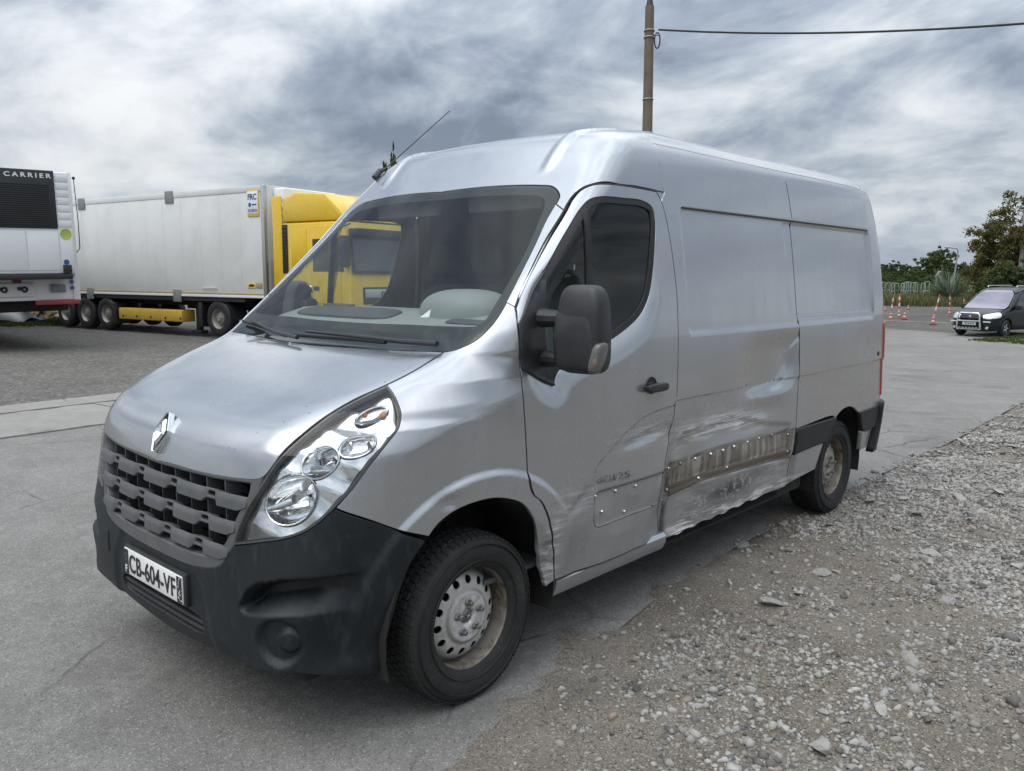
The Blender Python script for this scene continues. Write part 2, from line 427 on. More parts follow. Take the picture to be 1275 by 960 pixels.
def tri_region(outer, holes, h, feat=None):
    lo = outer.min(0); hi = outer.max(0)
    gx = np.arange(lo[0], hi[0]+h, h); gy = np.arange(lo[1], hi[1]+h*.87, h*.87)
    G = np.stack(np.meshgrid(gx, gy), -1); G[1::2, :, 0] += h*.5; G = G.reshape(-1, 2)
    ins, d = inpoly(G, outer, h); ok = ins & (d > h*.55)
    for H_ in holes:
        i2, d2 = inpoly(G, H_, h); ok &= (~i2) & (d2 > h*.55)
    G = G[ok]
    if feat is not None and len(feat):
        i_, d_ = inpoly(feat, outer, h); k_ = i_ & (d_ > .004)
        for H_ in holes:
            i2, d2 = inpoly(feat, H_, h); k_ &= (~i2) & (d2 > .004)
        fp = feat[k_]; lo_ = fp.min(0)-.05; hi_ = fp.max(0)+.05; cand = np.where(((G > lo_) & (G < hi_)).all(1))[0]; keep_ = np.ones(len(G), bool)
        cell = {}
        for q in fp: cell.setdefault((int(q[0]/.02), int(q[1]/.02)), []).append(q)
        for i in cand:
            cx_, cy_ = int(G[i, 0]/.02), int(G[i, 1]/.02)
            for a_ in (-1, 0, 1):
                for b_ in (-1, 0, 1):
                    for q in cell.get((cx_+a_, cy_+b_), ()):
                        if abs(q[0]-G[i, 0])+abs(q[1]-G[i, 1]) < h*.6: keep_[i] = False
        G = np.vstack([G[keep_], fp])
    loops = [outer]+list(holes); V = []; E = []
    for L in loops:
        o = len(V); V += [Vector(v) for v in L.tolist()]; E += [(o+i, o+(i+1) % len(L)) for i in range(len(L))]
    nb = len(V); V += [Vector(v) for v in G.tolist()]
    r = CDT(V, E, [], 1, 1e-6)
    v2 = np.array([tuple(v) for v in r[0]]); F = np.array([tuple(f) for f in r[2]])
    c = v2[F].mean(1); keep = np.ones(len(F), bool)
    for H_ in holes: keep &= ~inpoly(c, H_, h)[0]
    keep &= inpoly(c, outer, h)[0]
    return v2, F[keep]

def panel(name, clay, frame, outer, mat, parent, h=.02, holes=(), gap=.0025, flange=.014, off=0.0, mirror='none', wear=None, bevel=.0018, fix=None, offf=None, post=None, feat=None):
    """skin a region of the body. mirror: 'none', 'join' (other half in the same mesh), 'copy' (second object)"""
    fm = None
    if fix is not None: fm = fix(outer)
    outer = inset(np.array(outer), gap, fm); holes = [inset(np.array(q), -gap)[::-1] for q in holes]
    v2, F = tri_region(outer, holes, h, feat)
    P = frame.hit(clay, v2); N = clay.normal(P)
    if offf is not None: P = P+N*offf(P)[:, None]
    if off: P = P+N*off
    if post is not None: P, N = post(P, N)
    # orientation
    a, b, c = P[F[:, 0]], P[F[:, 1]], P[F[:, 2]]; fn = np.cross(b-a, c-a); flip = np.einsum('ij,ij->i', fn, N[F[:, 0]]) < 0
    F[flip] = F[flip][:, ::-1]
    if offf is not None or post is not None:
        a, b, c = P[F[:, 0]], P[F[:, 1]], P[F[:, 2]]; fn = np.cross(b-a, c-a); N2_ = np.zeros_like(P)
        for k in range(3): np.add.at(N2_, F[:, k], fn)
        if mirror == 'join': N2_[np.abs(P[:, 1]) < 2e-3, 1] = 0
        N = N2_/np.maximum(np.linalg.norm(N2_, axis=1, keepdims=True), 1e-12)
    # boundary half edges
    eds = {}
    for tri in F:
        for i in range(3): eds[(tri[i], tri[(i+1) % 3])] = 1
    bnd = [(i, j) for (i, j) in eds if (j, i) not in eds]
    verts = [P]; norms = [N]; faces = [tuple(t) for t in F.tolist()]; base = len(P)
    if flange > 0 and bnd:
        outv = {}
        for i, j in bnd:
            t = P[j]-P[i]; o = np.cross(t, N[i]); o /= max(np.linalg.norm(o), 1e-9)
            for k in (i, j): outv[k] = outv.get(k, np.zeros(3))+o
        ids = {}; Vx = []; Nx = []
        for k, o in outv.items():
            o = o/max(np.linalg.norm(o), 1e-9); nn = N[k]
            p1 = P[k]+o*bevel-nn*bevel; n1 = o*.9+nn*.4; p2 = p1-nn*flange
            ids[k] = base+len(Vx); Vx += [p1, p2]; Nx += [n1/np.linalg.norm(n1), o]
        for i, j in bnd:
            if abs(P[i][1]) < 2e-3 and abs(P[j][1]) < 2e-3 and mirror == 'join': continue
            faces.append((j, i, ids[i], ids[j])); faces.append((ids[j], ids[i], ids[i]+1, ids[j]+1))
        verts.append(np.array(Vx)); norms.append(np.array(Nx))
    V = np.vstack(verts); NN = np.vstack(norms)
    def mk(V, NN, faces, nm):
        me = bpy.data.meshes.new(nm); me.from_pydata(V.tolist(), [], faces); me.update()
        for p_ in me.polygons: p_.use_smooth = True
        me.normals_split_custom_set_from_vertices([tuple(n) for n in NN.tolist()])
        if wear is not None:
            at = me.color_attributes.new("wear", 'FLOAT_COLOR', 'POINT'); at.data.foreach_set("color", np.ascontiguousarray(wear(V), dtype=np.float32).ravel())
        me.materials.append(MATS[mat] if isinstance(mat, str) else mat)
        return link(bpy.data.objects.new(nm, me), parent)
    if mirror == 'none': return mk(V, NN, faces, name)
    V2 = V*[1, -1, 1]; N2 = NN*[1, -1, 1]; f2 = [tuple(reversed(q)) for q in faces]
    if mirror == 'join':
        n0 = len(V); return mk(np.vstack([V, V2]), np.vstack([NN, N2]), faces+[tuple(i+n0 for i in q) for q in f2], name)
    return mk(V, NN, faces, name), mk(V2, N2, f2, name)
def mirror_object(o, parent=None, mat=None):
    """other-side copy of a mesh object, mirrored across the vehicle's centre plane"""
    me = o.data.copy(); 
    co = np.empty(len(me.vertices)*3); me.vertices.foreach_get('co', co); co = co.reshape(-1, 3); co[:, 1] *= -1
    me.vertices.foreach_set('co', co.ravel()); me.flip_normals(); me.update()
    c = bpy.data.objects.new(o.name.split('.')[0], me); return link(c, parent if parent is not None else o.parent)

# ------------------------------------------------------------------ vehicle materials
def paint_mat(name, col, metal=.85, rough=.23, specks=0.0, weary=True, dirty=1.0):
    b = NB(name); ob = b.tc.outputs['Object']
    broad = b.noise(1.3, 4, .6); film = b.noise(3.5, 4, .55, .5, stretch=(1, 1, .55)); streak = b.noise(9, 3, .55, .2, stretch=(1.6, 1.6, .12))
    c = b.mix(b.ramp(broad, [(.3, 0.), (.7, 1.)]), [q*.95 for q in col], [min(1, q*1.04) for q in col])
    dust = b.math('MULTIPLY', b.ramp(b.math('ADD', b.math('MULTIPLY', film, .6), b.math('MULTIPLY', streak, .4)), [(.36, 0.), (.74, 1.)]), .20*dirty)
    # road dirt thrown up on the lower body
    sp = b.n('ShaderNodeSeparateXYZ'); b.l(ob, sp.inputs[0])
    low = b.n('ShaderNodeMapRange'); b.set(low, From_Min=1.15, From_Max=.35, To_Min=0., To_Max=1.); b.l(sp.outputs[2], low.inputs['Value'])
    dust = b.math('ADD', dust, b.math('MULTIPLY', b.math('MULTIPLY', low.outputs[0], b.ramp(film, [(.25, .2), (.72, 1.)])), .30*dirty), True)
    c = b.mix(dust, c, (.285, .28, .27))
    rg = b.math('ADD', rough, b.math('MULTIPLY', dust, .35)); mt = b.math('MULTIPLY', b.math('SUBTRACT', 1.0, dust), metal)
    coat = b.math('MULTIPLY', b.math('SUBTRACT', 1.0, dust), .9)
    if specks:
        v = b.voro(26, 'F1', 'Distance'); mask = b.math('MULTIPLY', b.ramp(v, [(.07, 1.), (.13, 0.)]), b.ramp(b.noise(3.2, 3, .6), [(.52, 0.), (.6, 1.)]))
        v2 = b.voro(70, 'F1', 'Distance'); mask2 = b.math('MULTIPLY', b.ramp(v2, [(.08, 1.), (.15, 0.)]), b.ramp(b.noise(5.2, 3, .6), [(.56, 0.), (.62, 1.)]))
        c = b.mix(b.math('MULTIPLY', b.math('MAXIMUM', mask, mask2), specks), c, (.05, .05, .055))
    if weary:
        at = b.n('ShaderNodeAttribute', attribute_name='wear'); sw = b.n('ShaderNodeSeparateColor'); b.l(at.outputs['Color'], sw.inputs[0])
        g, s_, k = sw.outputs[0], sw.outputs[1], sw.outputs[2]
        dr = b.noise(22, 6, .7, .4, stretch=(1.0, 1.0, .10)); blot = b.noise(20, 7, .74, 1.0); scr = b.noise(24, 6, .72, .5, stretch=(.16, 1.0, 2.6))
        # brown grime with drips
        gm = b.math('MULTIPLY', g, b.ramp(dr, [(.30, .80), (.62, 1.)]), True)
        gc = b.ramp(dr, [(.30, (.20, .175, .145)), (.50, (.105, .088, .07)), (.66, (.29, .27, .24))])
        c = b.mix(gm, c, gc)
        # scraped, scuffed paint: light scratches and grey primer
        sm = b.math('MULTIPLY', s_, b.ramp(scr, [(.50, 0.), (.535, 1.)]), True)
        c = b.mix(sm, c, (.70, .70, .69))
        km = b.math('MULTIPLY', k, b.ramp(blot, [(.42, 0.), (.47, 1.)]), True)
        c = b.mix(km, c, b.ramp(b.noise(40, 4, .6), [(.35, (.018, .018, .02)), (.7, (.075, .058, .045))]))
        w_ = b.math('MAXIMUM', b.math('MAXIMUM', gm, sm), km)
        mt = b.math('MULTIPLY', mt, b.math('SUBTRACT', 1.0, w_)); rg = b.math('ADD', rg, b.math('MULTIPLY', w_, .35), True); coat = b.math('MULTIPLY', coat, b.math('SUBTRACT', 1.0, w_))
    bs = b.bsdf(Base_Color=c, Metallic=mt, Roughness=rg); b.l(coat, bs.inputs['Coat Weight']); bs.inputs['Coat Roughness'].default_value = .03; bs.inputs['Coat IOR'].default_value = 1.45
    return b.done()
paint_mat('silver_paint', (.455, .470, .492))
paint_mat('silver_hood', (.455, .470, .492), specks=.8, weary=False)
mat_simple('van_green', (.007, .012, .014), .30, 0, .15, 2, coat=.22, spec=.3)
# dark textured bumper plastic, greyed by age
b = NB('bumper_plastic')
n1 = b.noise(3, 7, .68, .5); n2 = b.noise(24, 6, .7, .5, stretch=(1, 1, .4))
c = b.ramp(n1, [(.3, (.008, .011, .0135)), (.7, (.017, .021, .024))]); c = b.mix(b.math('MULTIPLY', b.ramp(n2, [(.52, 0.), (.75, 1.)]), .45), c, (.055, .058, .06))
bs = b.bsdf(Base_Color=c, Roughness=b.math('ADD', b.math('MULTIPLY', n2, .25), .36)); bs.inputs['Specular IOR Level'].default_value = .32
b.l(b.bump(b.noise(520, 2, .5), .12, .0012), bs.inputs['Normal']); b.done()
mat_simple('grille_plastic', (.085, .088, .092), .40, 0, .12, 6, .06, 400, dirt=((.20, .19, .17), .25))
mat_simple('black_plastic', (.022, .023, .025), .45, 0, .2, 8, .1, 300, dirt=((.07, .07, .068), .3))
mat_simple('mirror_plastic', (.017, .018, .020), .48, 0, .2, 5, .10, 420, dirt=((.09, .092, .095), .35))
mat_simple('rubber', (.014, .014, .015), .62, 0, .25, 12, .1, 120, dirt=((.06, .056, .05), .25))
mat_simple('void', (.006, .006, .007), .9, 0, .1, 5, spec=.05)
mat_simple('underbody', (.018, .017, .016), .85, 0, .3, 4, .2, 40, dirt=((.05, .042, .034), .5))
mat_simple('chrome', (.80, .81, .82), .10, 1., .05, 12)
mat_simple('steel', (.50, .50, .49), .35, 1., .2, 20)
mat_simple('nut_steel', (.30, .29, .275), .45, 1., .3, 60, dirt=((.12, .085, .06), .6))
mat_simple('frit', (.008, .0085, .009), .35, 0, .1, 8)
mat_simple('plate_white', (.78, .78, .75), .4, 0, .05, 10, dirt=((.45, .43, .38), .25))
mat_simple('plate_black', (.012, .012, .013), .4)
mat_simple('plate_blue', (.012, .018, .032), .4)
mat_simple('lamp_bowl', (.86, .87, .88), .09, 1., .03, 6)
mat_simple('lamp_bezel', (.93, .935, .94), .14, .97, .05, 6)
mat_simple('lamp_rim', (.10, .10, .10), .4, 0, .2, 20)
mat_simple('amber', (.75, .24, .05), .25, 0, .1, 20)
mat_simple('tail_red', (.42, .012, .012), .18, 0, .1, 20, coat=.8)
mat_simple('dash_grey', (.27, .285, .28), .6, 0, .1, 3, .15, 300)
mat_simple('dash_dark', (.06, .066, .068), .6, 0, .1, 3, .15, 300)
mat_simple('seat_fabric', (.05, .054, .058), .85, 0, .2, 12, .3, 250)
mat_simple('headliner', (.23, .24, .235), .85, 0, .1, 6)
mat_simple('cabin_trim', (.085, .09, .092), .7, 0, .1, 6)
mat_simple('clip_steel', (.62, .61, .58), .30, 1., .2, 80)
mat_simple('badge_grey', (.33, .335, .34), .35, .8, .1, 30)
mat_simple('sticker_white', (.8, .8, .8), .5)
b = NB('grime_band')
dr = b.noise(16, 5, .65, .4, stretch=(1.0, 1.0, .10)); bl = b.noise(6, 5, .65, .3)
c = b.ramp(b.math('ADD', b.math('MULTIPLY', dr, .7), b.math('MULTIPLY', bl, .3)), [(.36, (.10, .083, .066)), (.48, (.20, .175, .145)), (.60, (.34, .32, .285)), (.72, (.16, .138, .112))])
bs = b.bsdf(Base_Color=c, Roughness=.6, Metallic=.25); b.l(b.bump(dr, .15, .003), bs.inputs['Normal']); b.done()
mat_simple('brown_rail', (.105, .084, .064), .6, .1, .35, 9, .3, 60, dirt=((.06, .045, .035), .5))
# lens, windscreen, side glass
mat_glass('repeater_lens', (.85,.82,.76), .05, 1.0, 1.5, .45)
mat_glass('lamp_glass', (.96, .97, .97), 0, .8, 1.45, .015)
mat_glass('windscreen_glass', (.88, .94, .92), 0, .62, 1.5, .005)
mat_glass('side_glass', (.84, .89, .87), 0, .75, 1.5, .006)
# tyre sidewall rubber, dusty
b = NB('tyre')
n1 = b.noise(6, 6, .7, .4); n2 = b.noise(60, 4, .7)
c = b.ramp(b.math('ADD', b.math('MULTIPLY', n1, .6), b.math('MULTIPLY', n2, .4)), [(.35, (.014, .0145, .0145)), (.55, (.026, .026, .025)), (.72, (.07, .067, .06))])
bs = b.bsdf(Base_Color=c, Roughness=.72); bs.inputs['Specular IOR Level'].default_value = .35
b.l(b.bump(n2, .25, .003), bs.inputs['Normal']); b.done()
# painted steel rim, brake dust and rust toward the flange
b = NB('rim_steel')
n1 = b.noise(7, 7, .7, .6); n2 = b.noise(30, 5, .7, .3)
at = b.attr('wear'); sw = b.n('ShaderNodeSeparateColor'); b.l(at, sw.inputs[0])
c = b.ramp(n1, [(.3, (.50, .495, .485)), (.7, (.64, .635, .625))])
c = b.mix(b.math('MULTIPLY', b.ramp(n2, [(.45, 0.), (.7, 1.)]), .55), c, (.20, .185, .16))
c = b.mix(b.math('MULTIPLY', sw.outputs[0], b.ramp(n1, [(.25, .35), (.6, 1.)]), True), c, b.ramp(n2, [(.35, (.11, .085, .058)), (.7, (.30, .265, .205))]))
c = b.mix(b.math('MULTIPLY', sw.outputs[1], b.ramp(b.noise(13, 6, .7, 1.2), [(.47, 0.), (.53, 1.)]), True), c, (.66, .66, .65))
bs = b.bsdf(Base_Color=c, Roughness=b.math('ADD', .38, b.math('MULTIPLY', n2, .25)), Metallic=.35)
b.l(b.bump(n2, .12, .002), bs.inputs['Normal']); b.done()

# ================================================================== THE VAN
# van frame = world frame: front axle at x=0, rear axle x=3.682, road at z=0, near side y<0
_FRS = pchip([1.15, 1.22, 1.30, 1.40, 1.5, 1.7, 1.9], [-.711, -.579, -.37, -.085, .075, .30, .495])
VAN = Clay(
    FR=pchip([.18, .24, .40, .64, .93, 1.0, 1.074, 1.15, 1.22, 1.30, 1.36, 1.405, 1.46, 1.7, 2.127, 2.2, 2.3, 2.4, 2.5],
             [-.73, -.787, -.838, -.842, -.815, -.80, -.776, -.711, -.579, -.36, -.175, .0, .065, .31, .723, .795, .885, .985, 1.20]),
    RZ=pchip([.5, 1.0, 1.3, 1.6, 2.2, 3.5, 4.7], [2.47, 2.482, 2.482, 2.483, 2.482, 2.488, 2.49]),
    SZ=pchip([.2, .4, .6, .8, 1.0, 1.2, 1.4, 1.6, 1.8, 2.0, 2.2, 2.4, 2.6], [.985, 1.0, 1.02, 1.03, 1.033, 1.028, 1.018, 1.0, .975, .945, .905, .855, .80]),
    SX=pchip([-.9, -.6, -.3, 0, .4, 1.0, 3.9, 4.4, 4.75], [.20, .11, .05, .018, .002, 0, 0, .02, .075]),
    XR=pchip([.2, .5, .8, 1.2, 1.6, 2.0, 2.3, 2.5], [4.62, 4.68, 4.70, 4.70, 4.68, 4.635, 4.58, 4.50]),
    KF=pchip([.2, .6, 1.1, 1.3, 1.42, 1.6, 2.05, 2.25, 2.5], [.12, .13, .30, .22, .16, .11, .09, .13, .2]),
    C2=pchip([.2, .5, .8, 1.1, 1.35, 1.5, 2.1, 2.4], [.03, .02, .06, .05, .03, .055, .10, .11]),
    C4=pchip([.2, .5, .8, 1.1, 1.35, 1.5, 2.1, 2.4], [.10, .10, .12, .12, .10, .02, .01, .01]),
    KR=.17, KB=.22)
VAN.FRS = _FRS
def on(px): return px_on(VAN, px)
def to(frame, px): return frame.to2(on(px))
def xz(px): q = on([px])[0]; return (q[0], q[2])
def ctr_z(z):                       # centre-line point of the front at height z
    z = np.atleast_1d(z); O = np.c_[np.full(len(z), -3.), np.zeros(len(z)), z]; return VAN.march(O, np.repeat([[1., 0, 0]], len(z), 0), 150, True)
def ctr_x(x):                       # centre-line point of the roof at x
    x = np.atleast_1d(x); O = np.c_[x, np.zeros(len(x)), np.full(len(x), 4.)]; return VAN.march(O, np.repeat([[0, 0, -1.]], len(x), 0), 150, True)
def front_yz(y, z):
    y = np.atleast_1d(y); z = np.atleast_1d(z); O = np.c_[np.full(len(y), -3.), y, z]; return VAN.march(O, np.repeat([[1., 0, 0]], len(y), 0), 150, True)
def side_xz(x, z):
    x = np.atleast_1d(np.array(x, float)); z = np.atleast_1d(np.array(z, float)); O = np.c_[x, np.full(len(x), -3.), z]; return VAN.march(O, np.repeat([[0, 1., 0]], len(x), 0), 150, True)
def cfix(frame, pts3):
    c = frame.to2(pts3)
    def fn(L):
        m = np.zeros(len(L), bool)
        for a, b in zip(c[:-1], c[1:]):
            ab = b-a; t = np.clip(((L-a)@ab)/max(ab@ab, 1e-12), 0, 1); m |= np.linalg.norm(L-a-t[:, None]*ab, axis=1) < 2e-3
        return m
    return fn

# ---- shape of creases, recesses and damage, in (x, z) on the near side
_cr_door = np.array([xz(q) for q in ((741, 597), (740, 588), (745, 577), (755, 566), (778, 538.4), (806, 516.6), (824, 509), (840, 504))])
_cr_side = np.array([xz(q) for q in ((842, 499), (880, 491), (994, 469), (1092, 448))])
CREASE = np.vstack([_cr_door, _cr_side])
_zc = pchip(np.r_[_cr_door[3:, 0], _cr_side[:, 0], 5.0], np.r_[_cr_door[3:, 1], _cr_side[:, 1], _cr_side[-1, 1]])
D_TOP = [xz(q) for q in ((977, 446), (956, 476))]
BAND_T = pchip(*np.array([xz(q) for q in ((833, 580.5), (870, 566), (900, 556), (950, 543), (990, 533))]).T)
BAND_M = pchip(*np.array([xz(q) for q in ((833, 602), (870, 590), (900, 582), (950, 567), (990, 557))]).T)
BAND_B = pchip(*np.array([xz(q) for q in ((833, 617), (870, 601), (900, 592), (950, 578), (990, 568))]).T)
WAVE = pchip(*np.array([xz(q) for q in ((841, 548), (870, 535), (897, 524), (925, 521), (955, 525), (993, 527))]).T)
X_SEAM = 2.84
R3 = (xz((741, 617))[0], xz((782, 643))[1], xz((782, 602))[1])
ARCH_F = (.02, .345, .455)
def fnoise(x, z, s, seed=0.0):
    return vnoise(x*s+seed, z*s-seed*.7)
def rrect(x, z, x0, x1, z0, z1, r):
    dx = np.abs(x-(x0+x1)/2)-(x1-x0)/2+r; dz_ = np.abs(z-(z0+z1)/2)-(z1-z0)/2+r
    return np.hypot(np.maximum(dx, 0), np.maximum(dz_, 0))+np.minimum(np.maximum(dx, dz_), 0)-r
def seg_d(x, z, a, b):
    a = np.array(a); b = np.array(b); ab = b-a; t = np.clip(((x-a[0])*ab[0]+(z-a[1])*ab[1])/(ab@ab), 0, 1)
    return np.hypot(x-a[0]-t*ab[0], z-a[1]-t*ab[1]), t
def van_extra(P):
    x, y, z = P[:, 0], P[:, 1], P[:, 2]; u = np.abs(y); sw = sstep(.72, .86, u)*sstep(-.45, -.2, x)
    d = np.zeros(len(x))
    # pressed recess of the cargo side
    r1 = rrect(x, z, 1.50, 4.18, 1.405, 2.055, .05); d += sw*.012*sstep(.008, -.024, r1)
    r2 = rrect(x, z, 2.72+.0*x, 4.16, 1.452, 2.045, .035); d += sw*.009*sstep(.008, -.022, r2)*sstep(1.3, 1.6, z)
    # dark line along the top of the recess
    # waist crease: the body below it stands proud
    below = _zc(x)-z; m = sstep(.98, 1.06, x)*sstep(4.6, 4.5, x)
    d += sw*m*.0085*sstep(-.003, .008, below)*sstep(.34, .03, below)
    # its sweep down the front door
    dd = np.full(len(x), 9.)
    for a, b in zip(_cr_door[:-1], _cr_door[1:]): dd = np.minimum(dd, seg_d(x, z, a, b)[0])
    inside = (x > np.interp(z, _cr_door[::1, 1], _cr_door[::1, 0])) & (z < 1.08)
    md = sstep(.36, .30, np.maximum(0, .74-z)*2+np.maximum(0, x-1.36))
    d += sw*(1-sstep(.98, 1.06, x))*np.where(inside, 1., 0.)*.0085*sstep(0, .011, dd)*sstep(.30, .03, dd)*sstep(.62, .72, z)
    # front wheel-arch lip
    ra = np.hypot(x-ARCH_F[0], (z-ARCH_F[1])*1.0); wf = sstep(.22, .5, z)*sstep(.80, .5, np.abs(x))
    lip = sstep(.612, .575, ra)*sstep(.40, .46, ra); d -= sstep(.78, .9, u)*.016*lip*wf*sstep(.62, .52, x)
    # door shoulder: the window sits in a scooped, upward-facing bevel
    wm = (x > .15) & (x < 1.5) & (z > 1.1) & (u > .8)
    if WINP is not None and wm.any():
        G = np.c_[x[wm], z[wm]]; i_, dd2 = inpoly(G, WINP, 1); wd = .105-.06*sstep(1.40, 1.75, G[:, 1]); g_ = np.where(i_, 1., np.clip(1-dd2/wd, 0, 1)**1.45)
        d[wm] += .030*g_*sstep(1.98, 1.45, G[:, 1])*sstep(.24, .40, G[:, 0])*sstep(.8, .88, u[wm])
    # near side damage
    nr = np.where(y < 0, 1., 0.)*sw; d_base = d.copy()
    if nr.max() > 0:
        dist, t = seg_d(x, z, D_TOP[0], D_TOP[1]); dist = np.sqrt(dist**2+.045**2)-.045; side = (x-D_TOP[1][0])*(D_TOP[0][1]-D_TOP[1][1])-(z-D_TOP[1][1])*(D_TOP[0][0]-D_TOP[1][0])
        wv = .29-.09*np.tanh(side/.004); v_ = np.maximum(0, 1-dist/wv); d += nr*.042*v_*v_*(3-2*v_)*sstep(1.40, 1.26, z)*sstep(.96, 1.08, z)*np.where(x < X_SEAM, 1, .15)
        # soft bulge below the crease by the seam, valley under it
        d += nr*.020*np.exp(-((x-2.30)/.22)**2-((z-.93)/.075)**2)
        d -= nr*.014*np.exp(-((x-2.58)/.16)**2-((z-1.0)/.05)**2)
        # long gouge: ledge of the wave line
        bw = WAVE(x)-z; d += nr*.018*sstep(-.012, .030, bw)*sstep(.20, .05, bw)*sstep(1.39, 1.5, x)*sstep(2.83, 2.7, x)
        # missing rubbing strip: shallow channel
        ch = sstep(-.006, .014, BAND_T(x)-z)*sstep(-.006, .014, z-BAND_B(x))*sstep(1.37, 1.40, x)*sstep(2.835, 2.82, x); d += nr*.012*ch
        d += nr*.005*np.exp(-((z-BAND_M(x))/.012)**2)*ch
        # dents in rocker and door
        ins_ = (x > .1) & (x < 2.9) & (z < 1.3)
        if ins_.any():
            xi, zi = x[ins_], z[ins_]; n1 = fnoise(xi, zi, 3.1, 3.3); n2 = fnoise(xi, zi, 7.5, 9.1)
            lowm = sstep(.62, .50, zi)*sstep(1.2, 1.45, xi); midm = sstep(1.05, .8, zi)*sstep(1.15, 1.35, xi)*sstep(1.75, 1.5, xi)
            dm = sstep(.80, .60, zi)*sstep(.55, .42, np.abs(xi-.62))
            d[ins_] += nr[ins_]*(lowm*(.034*np.abs(n1)+.007*np.abs(n2))+midm*(.032*np.abs(n1)+.006*np.abs(n2))+dm*.006*(n1+np.abs(n2))+.0025*n1*sstep(1.29, 1.1, zi)*sstep(.1, .25, xi))
        d += nr*.020*np.exp(-((x-1.36)/.05)**2)*sstep(.98, .9, z)*sstep(.34, .5, z)          # crumpled door edge
        d += nr*.012*np.exp(-((x-1.10)/.20)**2-((z-.93-.10*(x-1.1))/.028)**2)
        d += nr*.010*np.exp(-((x-.62)/.09)**2-((z-.72-.5*(x-.62))/.03)**2)
        d += nr*.007*np.exp(-((x-.40)/.04)**2-((z-.55)/.12)**2)*(1+np.sin(z*70))*.9
        d += nr*.010*np.exp(-((x+.17)/.06)**2-((z-.86)/.03)**2)
        d += nr*.008*np.exp(-((x-4.05)/.14)**2-((z-1.20)/.09)**2)
        # bare recess on the door where the strip is gone
        r3 = rrect(x, z, R3[0], 1.42, R3[1], R3[2], .05); d += nr*.008*sstep(.008, -.012, r3)
    dmg = d-d_base; d = d_base+np.where(dmg > 0, .046*np.tanh(dmg/.046), dmg)
    return d
WINP = None
VAN.extra = van_extra
def van_wear(P):
    x, y, z = P[:, 0], P[:, 1], P[:, 2]; o = np.zeros((len(x), 4)); o[:, 3] = 1
    s = np.where(y < -.7, 1., 0.)
    band = sstep(-.004, .006, BAND_T(x)-z)*sstep(-.004, .006, z-BAND_B(x))*sstep(1.37, 1.40, x)*sstep(2.835, 2.82, x)
    r3 = rrect(x, z, R3[0], 1.42, R3[1], R3[2], .05); edge = np.exp(-(r3/.008)**2)
    o[:, 0] = s*np.clip(band+.55*edge*sstep(1.36, 1.3, x)+.30*sstep(0, -.01, r3)+.55*np.exp(-((x-1.37)/.025)**2)*sstep(.85, .75, z)+.30*sstep(.47, .40, z)*sstep(.3, .6, x), 0, 1)
    lo = sstep(.60, .55, z)*sstep(1.42, 1.6, x)*sstep(2.85, 2.7, x)
    o[:, 1] = s*np.clip(1.0*np.exp(-((z-WAVE(x)+.015)/.05)**2)*sstep(1.38, 1.45, x)*sstep(2.6, 2.1, x)+.35*lo+.75*sstep(.43, .39, z)*sstep(1.38, 1.45, x)+.8*np.exp(-((x-.42)/.05)**2)*sstep(.75, .6, z)+.5*np.exp(-((x-1.15)/.25)**2-((z-.95)/.05)**2)+.45*np.exp(-((x-.60)/.14)**2-((z-.72)/.06)**2), 0, 1)
    o[:, 2] = s*np.clip(.95*lo*np.exp(-((x-2.05)/.36)**2-((z-.50-.06*(x-2.05))/.075)**2)+1.0*np.exp(-((x-1.378)/.032)**2)*sstep(.80, .7, z)+.6*np.exp(-((x-.40)/.035)**2-((z-.52)/.10)**2), 0, 1)
    return o

_fo = (-.010, -.004, .0, .004, .008, .014)
def dens(L, h=.010): return catmull(np.array(L), h)
def zline(fn, x0, x1, h=.010): xs_ = np.arange(x0, x1, h); return np.c_[xs_, fn(xs_)]
def feat_on(frame, L2):     # (x, z) polylines on the near side -> frame coordinates
    P = side_xz(L2[:, 0], L2[:, 1]); return frame.to2(P)
FEAT_DOOR = feat_points([dens(_cr_door), zline(_zc, .98, 1.42)], _fo)
van = empty('cargo_van', (0, 0, 0))
tag(van, 'dented silver high-roof panel van with a dark bumper, standing on the asphalt', 'van')

# ---- outlines taken on the body
HL_IN = [(290.3, 678.6), (293.8, 664.8), (305, 637), (319, 614.4), (329, 598), (339.6, 582), (358, 560.5), (381, 540), (408, 519), (440.5, 499.8), (468, 486.5), (482, 480)]
HL_OUT = [(482, 480), (489.7, 489.5), (496.6, 504.4), (499.4, 518), (495.5, 534), (481.7, 552.5), (458.8, 582), (438, 610), (417.5, 631.6)]
HL_BOT = [(417.5, 631.6), (399, 648.8), (378.6, 662.6), (355.6, 670.6), (325.8, 675), (290.3, 678.6)]
HOOD_SH = [(340, 580), (355.6, 559.4), (378.6, 538.8), (406, 518), (440.5, 497.5), (468, 485), (482, 478.7), (500, 470), (520, 459), (552, 438.5)]
BAND_OUT = [(552, 437.5), (563, 436.5), (575, 432.4), (592.6, 423.6), (610, 407.4), (621.5, 392), (630.4, 376.6), (646.6, 343.8), (665.8, 305.3), (681, 272.5), (691.6, 254), (695.5, 245.6), (694.7, 239.8), (687, 232.6), (669.7, 231), (631, 231), (590, 233)]
DOOR_F = [(641.5, 382.3), (644.6, 407), (647, 440), (650, 480), (652, 502), (655.6, 565), (658, 605.6), (662, 616), (671, 624), (680.6, 646), (687, 677.5), (689, 700), (690, 723)]
ARCH = [(532.6, 668), (545, 652), (566, 636), (591, 625.5), (616, 620.5), (637, 622.7), (651, 629), (662, 645), (669, 670), (674, 701.7), (679.6, 730)]

